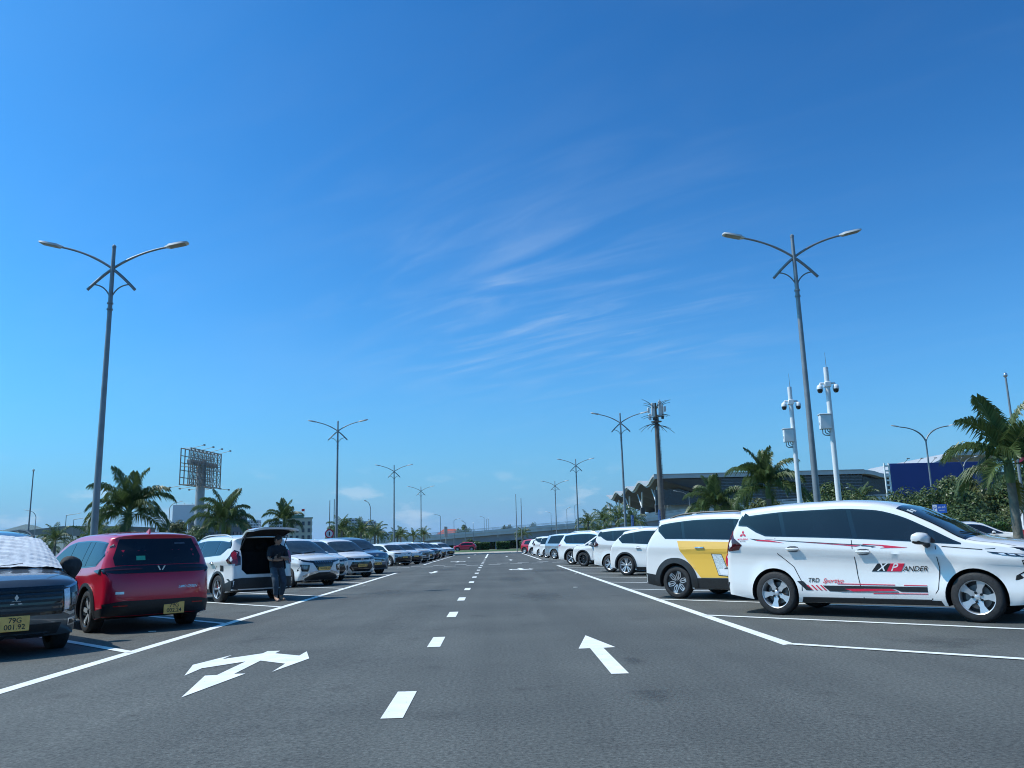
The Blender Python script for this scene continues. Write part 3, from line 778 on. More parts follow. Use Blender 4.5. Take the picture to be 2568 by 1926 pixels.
def kit(S):
    """all meshes of one model of car: list of [name, mesh, parent index, loc, rot, label]"""
    B = Body(S); P = []
    paint = PAINT[S['paint']]
    def add(n, me, par=None, loc=(0, 0, 0), rot=(0, 0, 0), label=None):
        P.append([n, me, par, loc, rot, label]); return len(P) - 1
    def addmb(n, mb, mt, par=None, ang=40, label=None): return add(n, mb.mesh(n, mt if isinstance(mt, list) else [mt], ang), par, label=label)
    cuts = []
    if S.get('tail_open'):
        y, z0, z1, dep = S['tail_open']
        cuts.append(MB().prism([(-y, z0 + .12), (-y + .12, z0), (y - .12, z0), (y, z0 + .12), (y - .02, z1 - .25), (y - .12, z1), (-y + .12, z1), (-y + .02, z1 - .25)], (-B.L / 2 - .4, -B.L / 2 + dep), 0, lambda a, b, h: (h, a, b)))
    body = add('body', B.mesh('body', paint, cuts))
    # side glass
    tr = B.patch(B.dlo(0), 'L', .0035, .01, .09)
    ti = addmb('window_surround', tr, M_GLOSS); tj = addmb('window_surround', mirror(tr), M_GLOSS)
    full = B.dlo(S.get('reveal', .022))
    pil = [-9] + S['pillars'] + [9]; sl = S.get('pillar_slant', -.25)
    for a, b in zip(pil, pil[1:]):
        g = S.get('pillar_gap', .035)
        q = clip(clip(full, -1, sl, -(a + g) + sl * 1.3), 1, -sl, b - g - sl * 1.3)
        if len(q) < 3: continue
        pm = B.patch(q, 'L', .007, .008, .10)
        addmb('side_window', pm, M_GLASS, None); addmb('side_window', mirror(pm), M_GLASS, None)
    if S.get('dlo_chrome'):
        pl = [p for p in B.dlo(-.008)]
        c = B.strip(pl + pl[:1], 'L', .022, .006); addmb('window_molding', c, M_CHROME, None); addmb('window_molding', mirror(c), M_CHROME, None)
    # windscreen
    u0, u1 = B.u_at(S['ws'][0]), B.u_at(S['ws'][1]); t0 = S.get('ws_t', .34)
    wb_ = addmb('windscreen_border', B.top_patch(u0 - .004, u1 + .006, t0 - .05, math.pi - t0 + .05, .003), M_GLOSS)
    addmb('windscreen', B.top_patch(u0 + .008, u1 - .006, t0, math.pi - t0, .007), M_SCREEN, wb_)
    for s in (1, -1):     # wipers
        pts = [B.top_pt(u1 - .004 - .01 * k, math.pi / 2 - s * (.05 + .16 * k) + .25) + Vector((.01, 0, .018)) for k in range(4)]
        addmb('wiper', MB().tube(pts, .009, 5), M_TRIM)
    if S.get('rear_glass'):
        q = S['rear_glass']
        ri = addmb('rear_window', B.patch(q, 'B', .006, .012, .09), M_GLASS)
    # pieces drawn on the front, the rear and the sides
    for view, key in (('F', 'front_parts'), ('B', 'rear_parts')):
        for it in S.get(key, []):
            n, mt, poly, both, off = it[:5]
            mt_ = paint if mt == 'paint' else mt
            mb = B.patch(poly, view, off, off + .012, .06)
            par = None
            if len(it) > 5: par = [k for k, p in enumerate(P) if p[0] == it[5]][-1]
            addmb(n, mb, mt_, par)
            if both:
                par2 = par
                if len(it) > 5: par2 = [k for k, p in enumerate(P) if p[0] == it[5]][-2] if sum(p[0] == it[5] for p in P) > 1 else par
                addmb(n, mirror(mb), mt_, par2)
    for it in S.get('side_parts', []):
        n, mt, poly, off = it[:4]; which = it[4] if len(it) > 4 else 'LR'
        mt_ = paint if mt == 'paint' else mt
        mb = B.patch(poly, 'L', off, off + .012, .08)
        if 'L' in which: addmb(n, mb, mt_)
        if 'R' in which: addmb(n, mirror(mb), mt_)
    if S.get('clad'):
        w = S['clad']
        for xc in (B.xf, B.xr):
            out, inn = [], []
            for k in range(23):
                a = R(-14 + 208 * k / 22); ro = B.ra + w * (1 + .25 * abs(math.cos(a)))
                out.append((xc + ro * math.cos(a), B.rt + ro * math.sin(a))); inn.append((xc + (B.ra - .004) * math.cos(a), B.rt + (B.ra - .004) * math.sin(a)))
            pl = [p for p in out + inn[::-1]]; pl = [(x, max(z, S['gc'] + .02)) for x, z in pl]
            mb = B.patch(pl, 'L', .014, .03, .10); addmb('wheel_arch_trim', mb, M_TRIM); addmb('wheel_arch_trim', mirror(mb), M_TRIM)
    if S.get('sill', 1):
        h = S.get('sill_h', .10); x0, x1 = B.xr + B.ra + .03, B.xf - B.ra - .03
        mb = B.patch([(x0, S['gc'] + .005), (x1, S['gc'] + .005), (x1 - .03, S['gc'] + h), (x0 + .03, S['gc'] + h)], 'L', .008, .02, .12)
        addmb('sill_trim', mb, S.get('sill_mat', M_TRIM)); addmb('sill_trim', mirror(mb), S.get('sill_mat', M_TRIM))
    # door gaps
    for pl in S.get('seams', []):
        gp = B.strip(pl, 'L', .011, .0025); addmb('panel_gap', gp, M_GAP, None, 0); addmb('panel_gap', mirror(gp), M_GAP, None, 0)
    for sgn in (1, -1):   # bonnet gaps
        bg = MB(); prev = None
        for k in range(9):
            u = B.u_at(S['ws'][1] + .03) * (1 - k / 8) + .985 * k / 8; t = .42 if sgn > 0 else math.pi - .42
            q = (B.top_pt(u, t - .012) + Vector((0, 0, .003)), B.top_pt(u, t + .012) + Vector((0, 0, .003)))
            if prev: bg.add([prev[0], prev[1], q[1], q[0]], [(0, 1, 2, 3)])
            prev = q
        addmb('bonnet_gap', bg, M_GAP, None, 0)
    # handles
    for x in S.get('handles', []):
        z = B.belt(x) - S.get('handle_drop', .11)
        for s, v in ((1, 'L'), (-1, 'R')):
            p, nn = B.cast(v, x, z)
            M = Matrix.Rotation(math.atan2(nn.z, abs(nn.y)) * s, 3, 'X')
            hh = add('door_handle', rounded_box_mesh('door_handle', (.21, .024, .032), M_CHROME if S.get('handle_chrome') else (M_GLOSS if S.get('handle_black') else paint), .010, p + nn * .022, M))
            rec = MB().prism([(x - .085, z - .03), (x - .04, z - .045), (x + .04, z - .045), (x + .085, z - .03), (x + .085, z + .03), (x + .04, z + .042), (x - .04, z + .042), (x - .085, z + .03)], (0, 1), 0, lambda a, b, h: B.cast(v, a, b)[0] + B.cast(v, a, b)[1] * (.003 if h else -.01))
            addmb('handle_recess', rec, M_GREYINK, hh)
    # mirrors
    mx = S['mirror_x']; mz = B.belt(mx) + S.get('mirror_z', .075)
    prof = [(-.085, -.055), (-.10, .0), (-.085, .060), (-.02, .085), (.06, .07), (.10, .02), (.09, -.05), (.03, -.075), (-.05, -.07)]
    for s, v in ((1, 'L'), (-1, 'R')):
        p, nn = B.cast(v, mx, B.belt(mx) + .02)
        mb = MB(); y0 = p.y + s * .055
        rings = []
        for k, (dy, sc, dx) in enumerate(((0, .70, 0), (.03, .96, 0), (.10, 1.0, -.01), (.17, .92, -.025), (.215, .70, -.04), (.225, .4, -.045))):
            rings.append([(mx + dx + a * sc, y0 + s * dy, mz + b * sc * 1.08) for a, b in prof])
        n = len(prof)
        vs = [q for rg in rings for q in rg]
        mb.add(vs, [tuple(range(n)), tuple(range(5 * n, 6 * n))] + [(i * n + k, i * n + (k + 1) % n, (i + 1) * n + (k + 1) % n, (i + 1) * n + k) for i in range(5) for k in range(n)], 0)
        for fi, f in enumerate(mb.f):
            zz = sum(mb.v[k][2] for k in f) / len(f)
            if zz < mz - .035: mb.m[fi] = 1
        mm = add('door_mirror', mb.mesh('door_mirror', [paint if not S.get('mirror_black') else M_GLOSS, M_TRIM], 50))
        addmb('mirror_foot', MB().tube([(mx + .02, p.y - s * .01, B.belt(mx) - .01), (mx + .015, y0 + s * .03, mz - .07), (mx + .01, y0 + s * .06, mz - .045)], [.045, .036, .030], 8), M_TRIM, mm)
    # wheels
    tyre, rim = wheel_meshes(B.rt, S.get('tw', .205), S['wheel'], S.get('rim_r'))
    for xc in (B.xf, B.xr):
        for s in (1, -1):
            w = add('wheel', tyre, None, (xc, s * (B.W / 2 - S.get('tw', .205) / 2 - S.get('tuck', .028)), B.rt), (0, rng.uniform(0, 6.28), 0 if s > 0 else math.pi))
            add('rim', rim, w)
            if S.get('caliper'): 
                add('brake_caliper', MB().box((0.06, .02, .12), (.05, .06, .12), 0, None, .012).mesh('brake_caliper', [M_CALIPER], 40), w)
    # plates
    for key, v, sg in (('plate_front', 'F', 1), ('plate_rear', 'B', -1)):
        if S.get(key):
            z, txt, big = S[key][:3]; mt = S[key][3] if len(S[key]) > 3 else M_PLATE
            y0 = S[key][4] if len(S[key]) > 4 else 0
            w, h = (.34, .19) if big else (.46, .11)
            p, nn = B.cast(v, y0, z); x = p.x + sg * .022
            pi_ = add('number_plate', MB().box((x, y0, z), (.016, w, h), 0, None, .005).mesh('number_plate', [mt], 30))
            lines = txt.split('|'); mb = MB()
            for k, t in enumerate(lines):
                zz = z + (.040 - .082 * k if len(lines) > 1 else 0)
                text_mb(t, .090 if len(lines) > 1 else .085, lambda a, b: (x + sg * .0105, y0 + (a if sg > 0 else -a), zz + b), 0, 'CENTER', mb)
            addmb('lettering', mb, M_INK, pi_, 0)
    # emblems
    for key, v, sg in (('emblem_front', 'F', 1), ('emblem_rear', 'B', -1)):
        if S.get(key):
            kind, z, sz, mt = S[key]; mb = MB(); x = B.cast(v, 0, z)[0].x + sg * .012
            emblem(kind, sz, lambda a, b, h: (x + sg * h, sg * a, z + b), mb); addmb('emblem', mb, mt, None, 0)
    if S.get('fin', 1):
        zf = B.top_pt(B.u_at(S.get('fin_x', -B.L / 2 + .45)), math.pi / 2)
        addmb('roof_antenna', MB().prism([(-.09, -.01), (.10, -.01), (.0, .03), (-.06, .062), (-.085, .06)], (-.016, .016), 0, lambda a, b, h: (zf.x + a, h * (1 - max(0, b) * 9), zf.z + b)), S.get('fin_mat', paint))
    if S.get('rails'):
        for s in (1, -1):
            x0, x1 = S['rails']; pts = []
            for k in range(13):
                x = x0 + (x1 - x0) * k / 12; q = B.top_pt(B.u_at(x), .52 if s > 0 else math.pi - .52); e = min(k, 12 - k)
                pts.append(q + Vector((0, 0, (.0, .03, .045)[min(2, e)])))
            addmb('roof_rail', MB().tube(pts, .016, 6), S.get('rail_mat', M_TRIM))
    # drawn extras
    if S.get('extra'): S['extra'](B, add, addmb, P)
    return P, B

def emblem(kind, sz, f, mb):
    if kind == 'diamonds':
        for k in range(3):
            a = R(90 + 120 * k); c, s = math.cos(a), math.sin(a)
            q = [(0, 0), (.5, .29), (1.0, 0), (.5, -.29)]
            mb.prism([(sz * (x * c - y * s), sz * (x * s + y * c)) for x, y in q], (0, .006), 0, f)
    elif kind == 'vee':
        mb.prism([(sz * x, sz * y) for x, y in ((-.95, .8), (-.6, .8), (-.02, -.35), (-.02, -.9))], (0, .006), 0, f)
        mb.prism([(sz * x, sz * y) for x, y in ((.95, .8), (.02, -.9), (.02, -.35), (.6, .8))], (0, .006), 0, f)
    else:
        n = 20; out = [(sz * math.cos(2 * math.pi * k / n), sz * .68 * math.sin(2 * math.pi * k / n)) for k in range(n)]
        for k in range(n):
            a, b = out[k], out[(k + 1) % n]
            mb.prism([a, b, (b[0] * .78, b[1] * .72), (a[0] * .78, a[1] * .72)], (0, .006), 0, f)
        mb.prism([(-sz * .6, -sz * .08), (sz * .6, -sz * .08), (sz * .6, sz * .1), (-sz * .6, sz * .1)], (0, .006), 0, f)

def put_car(K, name, label, loc, rz, paint=None, base=None, cat='car', group=None, drop=(), far=False, z=0.0, scale=1.0):
    """one car from a kit: an Empty with copies of the parts that share the kit's meshes"""
    P = K[0]; root = thing(name, label, cat, (loc[0], loc[1], z), R(rz), group, (scale,) * 3); made = {}
    for k, (n, me, par, lo, ro, lb) in enumerate(P):
        if n in drop or (far and n in ('wiper', 'panel_gap', 'bonnet_gap', 'handle_recess', 'brake_caliper', 'lettering', 'mirror_foot', 'roof_antenna')): continue
        if par is not None and par not in made: continue
        o = link(n, me, made[par] if par is not None else root, lo, ro); made[k] = o
        if lb: o['label'] = lb
        if paint:
            for i, mt in enumerate(me.materials):
                if mt == PAINT[base]:
                    o.material_slots[i].link = 'OBJECT'; o.material_slots[i].material = PAINT[paint]
    return root, made

def by_wheel(K, wheel, pt, rz):
    """where the car's origin stands if that wheel touches the ground at pt"""
    B = K[1]; x = B.xf if wheel[0] == 'F' else B.xr; y = (B.W / 2 - .08) * (1 if wheel[1] == 'L' else -1)
    c, s = math.cos(R(rz)), math.sin(R(rz)); return (pt[0] - (x * c - y * s), pt[1] - (x * s + y * c))
# ------------------------------------------------------------------ the models of car
X_FRONT = [(.20, 2.12), (.34, 2.25), (.52, 2.297), (.72, 2.29), (.88, 2.25), (.98, 2.17), (1.06, 2.06)]
X_REAR = [(.22, -2.20), (.36, -2.285), (.58, -2.297), (.86, -2.275), (1.02, -2.255), (1.18, -2.20), (1.42, -2.06), (1.56, -2.00), (1.63, -2.05), (1.72, -2.06)]
XP = dict(L=4.595, W=1.75, H=1.705, wb=2.775, fo=.885, rt=.325, gc=.20, gap=.05, paint='white', front=X_FRONT, rear=X_REAR,
    top=[(-2.06, 1.63), (-1.7, 1.665), (-1.1, 1.70), (-.4, 1.705), (.15, 1.665), (.52, 1.575), (.95, 1.37), (1.36, 1.145), (1.55, 1.10), (1.85, 1.06), (2.08, 1.0)],
    belt=[(-2.3, 1.20), (-1.6, 1.165), (-.6, 1.12), (.1, 1.08), (.7, 1.035), (1.35, .985), (2.3, .94)], crease=.16, scoop=.046, roofw=.745,
    dlo=(-2.05, 1.30), dlo_rear=[(-1.46, 1.185), (-1.62, 1.25), (-1.78, 1.345), (-1.93, 1.355), (-1.93, 1.42), (-1.84, 1.575)], handle_drop=.155, pillars=[-1.18, -.13, .90], ws=(.50, 1.40), wheel='five', fin_x=-1.6, fin=0,
    rear_glass=[(-.60, 1.17), (.60, 1.17), (.53, 1.54), (-.53, 1.54)], mirror_x=.86,
    handles=[-1.02, .02], seams=[[(-1.30, 1.15), (-1.28, .92), (-1.04, .72), (-.93, .50), (-.93, .26)], [(-.14, 1.10), (-.10, .60), (-.04, .28)], [(.98, 1.0), (1.00, .70), (.96, .42), (.86, .28)], [(-.93, .275), (.86, .275)], [(1.06, .99), (1.30, .965), (1.55, .94)]])
def _x(**k): d = dict(XP); d.update(k); return d

X_TAIL = [('tail_lamp', M_TAILD, [(.61, 1.16), (.70, 1.18), (.74, 1.04), (.74, .92), (.62, .94)], True, .008), ('tail_lamp_lens', M_TAIL, [(.69, 1.15), (.73, 1.06), (.735, .94), (.70, .94), (.68, 1.04)], True, .014, 'tail_lamp'),
          ('rear_bumper_trim', M_TRIM, [(-.80, .48), (.80, .48), (.74, .30), (-.74, .30)], False, .012), ('reflector', M_TAILD, [(.62, .46), (.76, .46), (.76, .42), (.62, .42)], True, .016)]
X_TAIL_SIDE = [('tail_lamp', M_TAILD, [(-2.03, 1.31), (-2.00, 1.17), (-1.86, 1.06), (-1.92, .985), (-2.19, .95), (-2.18, 1.07), (-2.10, 1.26)], .008), ('tail_lamp_lens', M_TAIL, [(-2.035, 1.28), (-2.03, 1.21), (-2.11, 1.07), (-2.12, .975), (-2.175, .965), (-2.165, 1.06), (-2.09, 1.24)], .013)]

def extra_sport(B, add, addmb, P):
    """stripes and lettering on the sides of the nearest white car"""
    for v, sg in (('R', 1), ('L', -1)):
        def on(a, b, off=.0045):
            p, n = B.cast(v, a, b); return p + n * off
        def flat(n, mt, poly, off=.0035):
            mb = B.patch(poly, v, off + .002, off + .008, .07); addmb(n, mb, mt, None, 0)
        k = lambda pts, dx=0, dz=0: [(x + dx, z + dz) for x, z in pts]
        low = lambda n, mt, poly, off=.0035: flat(n, mt, [(x, z + .055) for x, z in poly], off)
        # lower stripe
        low('side_stripe', M_INK, [(-1.00, .455), (-.91, .455), (-.78, .325), (-.87, .325)])
        for q in range(4): low('side_stripe', M_REDINK, k([(-.865, .40), (-.84, .40), (-.765, .325), (-.79, .325)], .068 * q))
        low('side_stripe', M_INK, [(-.62, .395), (-.05, .395), (.42, .395), (.82, .392), (.82, .325), (.48, .325), (.40, .36), (-.02, .36), (-.36, .31), (-.52, .315)])
        low('side_stripe', M_REDINK, [(-.30, .352), (.34, .362), (.43, .335), (-.18, .318)], .0055)
        low('side_stripe', M_GREYINK, [(-.36, .318), (-.02, .318), (.44, .322), (.44, .312), (-.36, .306)], .0055)
        low('side_stripe', M_REDINK, [(-.40, .428), (.40, .420), (.40, .408), (-.40, .416)])
        low('side_stripe', M_REDINK, [(.52, .418), (.82, .415), (.82, .405), (.52, .408)])
        low('side_stripe', M_REDINK, [(.10, .300), (.82, .306), (.82, .296), (.10, .290)])
        upr = lambda n, mt, poly, off=.0035: flat(n, mt, [(x, z + .085 - .03 * x) for x, z in poly], off)
        # upper stripe
        upr('side_stripe', M_INK, [(-1.72, 1.018), (-1.60, 1.01), (-1.48, 1.00), (-1.62, .992)])
        upr('side_stripe', M_REDINK, [(-1.62, 1.008), (-1.38, .995), (-1.16, .958), (-1.40, .975), (-1.60, .985)])
        upr('side_stripe', M_INK, [(-1.46, 1.012), (-1.10, .992), (-.30, .958), (.12, .944), (.02, .938), (-.30, .950), (-1.10, .984)])
        upr('side_stripe', M_REDINK, [(-.90, .975), (-.30, .945), (-.02, .932), (-.08, .920), (-.30, .938)])
        upr('side_stripe', M_REDINK, [(.02, .958), (.30, .946), (.62, .915), (.26, .902), (.33, .915), (.28, .934), (.02, .950)])
        upr('side_stripe', M_INK, [(.0, .934), (.14, .930), (.20, .920), (.14, .908), (.16, .920), (.0, .928)])
        # lettering
        def txt(n, s, x, z, size, shear, mt, al='LEFT'):
            mb = text_mb(s, size, lambda a, b: on(x + sg * a, z + b, .007), shear, al); addmb(n, mb, mt, None, 0)
        x0 = -.86 if sg > 0 else -.20
        txt('lettering', 'TRD', x0 + sg * .02, .522, .088, .25, M_INK)
        txt('lettering', 'Sportivo', x0 + sg * .24, .518, .088, .5, M_REDINK)
        xc = .14 if sg > 0 else .80
        s = lambda pts: [(xc + sg * (x - .14), z) for x, z in pts]
        flat('badge_panel', M_INK, s([(.10, .655), (.19, .765), (.37, .765), (.31, .655)]), .004)
        flat('badge_panel', M_REDINK, s([(.305, .655), (.37, .765), (.555, .765), (.50, .655)]), .0045)
        txt('lettering', 'X', xc + sg * .035, .708, .15, .5, M_WHITEINK)
        txt('lettering', 'P', xc + sg * .215, .708, .15, .5, M_WHITEINK)
        txt('lettering', 'ANDER', xc + sg * .38, .690, .098, .35, M_INK)
        mb = MB(); emblem('diamonds', .062, lambda a, b, h: on(-1.84 + sg * a, 1.225 + b, .006), mb); addmb('emblem', mb, M_REDINK, None, 0)
        txt('lettering', 'MITSUBISHI', -1.84, 1.145, .036, .0, M_REDINK, 'CENTER')
        txt('lettering', 'MOTORS', -1.84, 1.115, .024, .0, M_GREYINK, 'CENTER')
    # stickers behind the windscreen
    mb = B.top_patch(B.u_at(.62), B.u_at(.70), math.pi * .80, math.pi * .86, .009, 2, 3); addmb('sticker', mb, M_STICK, None, 0)
    mb = B.top_patch(B.u_at(.64), B.u_at(.71), math.pi * .72, math.pi * .77, .009, 2, 3); addmb('sticker', mb, M_STICK, None, 0)

X_NOSE = [('grille', M_GLOSS, [(-.42, .885), (.42, .885), (.40, .80), (.24, .56), (-.24, .56), (-.40, .80)], False, .006),
    ('headlamp', M_LAMPD, [(.38, .88), (.60, .92), (.80, .965), (.84, .95), (.70, .865), (.40, .815)], True, .006), ('headlamp_lens', M_DRL, [(.50, .90), (.76, .945), (.74, .93), (.50, .88)], True, .012, 'headlamp'),
    ('lower_lamp', M_GLOSS, [(.52, .755), (.79, .775), (.80, .55), (.58, .535), (.54, .60)], True, .006), ('lower_lamp_lens', M_LAMP, [(.58, .73), (.76, .745), (.76, .62), (.60, .61)], True, .012, 'lower_lamp'),
    ('bumper_intake', M_TRIM, [(-.50, .42), (-.25, .50), (.25, .50), (.50, .42), (.66, .30), (.60, .25), (-.60, .25), (-.66, .30)], False, .008),
    ('bumper_wing', M_CHROME, [(.20, .50), (.28, .56), (.56, .49), (.72, .40), (.70, .36), (.48, .42)], True, .014)] + [('grille_bar', M_CHROME, [(-.36 + .09 * k, .870), (-.33 + .09 * k, .870), (-.29 + .09 * k, .82), (-.31 + .09 * k, .82)], False, .012, 'grille') for k in range(8)]
X_NOSE_T = [('grille', M_GLOSS, [(-.60, .905), (.60, .905), (.57, .54), (-.57, .54)], False, .005)] + [('grille_bar', M_TRIM, [(-.56, .86 - .062 * k), (.56, .86 - .062 * k), (.56, .83 - .062 * k), (-.56, .83 - .062 * k)], False, .018, 'grille') for k in range(5)] + [
    ('headlamp', M_LAMPD, [(.58, .87), (.80, .935), (.86, .88), (.865, .62), (.66, .525), (.58, .56)], True, .008), ('headlamp_lens', M_DRL, [(.585, .85), (.665, .865), (.665, .59), (.60, .585)], True, .016, 'headlamp'),
    ('headlamp_lens', M_LAMP, [(.70, .80), (.84, .82), (.84, .67), (.70, .64)], True, .016, 'headlamp'), ('headlamp_trim', M_CHROME, [(.60, .585), (.68, .555), (.865, .62), (.865, .585), (.68, .515), (.58, .56)], True, .017, 'headlamp'),
    ('headlamp_trim', M_CHROME, [(.60, .875), (.80, .94), (.83, .925), (.66, .865)], True, .017, 'headlamp'),
    ('bumper_intake', M_TRIM, [(-.58, .43), (.58, .43), (.54, .29), (-.54, .29)], False, .006), ('fog_lamp', M_CHROME, [(.665, .47), (.83, .50), (.83, .40), (.67, .375)], True, .008), ('fog_lamp_lens', M_LAMPD, [(.69, .455), (.81, .475), (.81, .42), (.69, .395)], True, .014, 'fog_lamp')] + [
    ('skid_plate', M_CHROME, [(-.46 + .46 * k, .315), (-.04 + .46 * k, .315), (-.06 + .46 * k, .255), (-.44 + .46 * k, .255)], False, .014) for k in (0, 1)] + [
    ('skid_plate_gap', M_TRIM, [(-.42 + .46 * k, .302), (-.08 + .46 * k, .302), (-.10 + .46 * k, .268), (-.40 + .46 * k, .268)], False, .020) for k in (0, 1)]

def extra_tailgate(B, add, addmb, P):
    """the lifted tailgate, seen from below, and the load space behind it"""
    hx, hz = -1.93, 1.63; M = Matrix.Rotation(R(81), 3, 'Y')
    def swing(mb):
        mb.v = [tuple(M @ Vector((x - hx, y, z - hz)) + Vector((hx, 0, hz))) for x, y, z in mb.v]; return mb
    out = [(-.62, .74), (.62, .74), (.66, .90), (.63, 1.15), (.55, 1.52), (.50, 1.62), (-.50, 1.62), (-.55, 1.52), (-.63, 1.15), (-.66, .90)]
    g = addmb('tailgate', swing(B.patch(out, 'B', .0, .045, .07)), PAINT['white'])
    addmb('tailgate_frame', swing(B.patch([(a * .985, .75 + (b - .74) * .985) for a, b in out], 'B', -.044, .004, .09)), PAINT['white'], g)
    addmb('tailgate_lining', swing(B.patch([(a * .93, max(b, 1.09) - .03) for a, b in out], 'B', -.062, .012, .09)), M_INT, g)
    addmb('tailgate_lining', swing(B.patch([(-.30, .94), (.30, .94), (.26, .84), (-.26, .84)], 'B', -.058, .012, .09)), M_INT, g)
    addmb('rear_window', swing(B.patch([(-.56, 1.16), (.56, 1.16), (.48, 1.54), (-.48, 1.54)], 'B', .004, .01, .09)), M_GLASS, g)
    addmb('tail_lamp', swing(B.patch([(-.62, 1.09), (.62, 1.09), (.62, 1.03), (-.62, 1.03)], 'B', .006, .012, .09)), M_TAIL, g)
    addmb('tailgate_handle', swing(B.patch([(-.30, .93), (.30, .93), (.27, .87), (-.27, .87)], 'B', .006, .012, .09)), M_TRIM, g)
    for s in (1, -1): addmb('gas_strut', MB().tube([(-1.98, s * .60, 1.20), (hx - .42, s * .56, hz + .02)], .011, 6), M_TRIM)
    # seal of the opening, seat backs
    addmb('seat_back', MB().box((-1.28, 0, .98), (.16, 1.15, .62), 0, None, .05), M_INT)
    for s in (-.30, .30): addmb('head_rest', MB().box((-1.30, s, 1.36), (.10, .24, .17), 0, None, .04), M_INT)

KIT = {}
KIT['sport'] = kit(_x(extra=extra_sport, rear_parts=X_TAIL, side_parts=X_TAIL_SIDE + [('headlamp', M_LAMPD, [(1.60, .915), (2.14, .865), (2.17, .83), (1.90, .850), (1.66, .890)], .007), ('lower_lamp', M_LAMPD, [(1.98, .80), (2.26, .79), (2.27, .55), (2.02, .58)], .007)] + [('headlamp_lens', M_DRL, [(1.72 + .11 * k, .895 - .011 * k), (1.79 + .11 * k, .889 - .011 * k), (1.82 + .11 * k, .868 - .009 * k), (1.76 + .11 * k, .873 - .009 * k)], .011) for k in range(4)],
    front_parts=X_NOSE, plate_front=(.55, '79A-413.58', False, M_PLATEW), plate_rear=(.72, '79A|413.58', True, M_PLATEW), sill_mat=M_TRIM, sill_h=.07))
KIT['cross'] = kit(_x(paint='grey', gc=.22, rt=.345, front_parts=X_NOSE_T, rear_parts=X_TAIL, side_parts=X_TAIL_SIDE, clad=.06, plate_front=(.455, '79G|001.92', True), emblem_front=('diamonds', .735, .085, M_CHROME), wheel='dark', rails=(-1.7, .35), handle_black=1))
KIT['open'] = kit(_x(gc=.23, rt=.345, tail_open=(.60, .70, 1.60, 1.05), rear_glass=None, rear_parts=[X_TAIL[0], X_TAIL[1], ('rear_bumper_trim', M_TRIM, [(-.82, .60), (-.60, .62), (.60, .62), (.82, .60), (.80, .30), (-.80, .30)], False, .012)], side_parts=X_TAIL_SIDE + [('rear_bumper_trim', M_TRIM, [(-1.76, .30), (-1.78, .48), (-2.26, .60), (-2.29, .36), (-2.1, .30)], .012), ('fuel_flap', M_INK, [(-1.66, .93), (-1.50, .935), (-1.49, .79), (-1.65, .785)], .006, 'L')],
    clad=.05, wheel='blade', caliper=1, extra=extra_tailgate, front_parts=X_NOSE, rails=(-1.7, .35), rail_mat=PAINT['white'], handle_chrome=1, handles=[-1.02, .02]))
KIT['nose'] = kit(_x(front_parts=X_NOSE, rear_parts=X_TAIL, side_parts=X_TAIL_SIDE, plate_front=(.625, '79H-038.60', False), wheel='ten'))

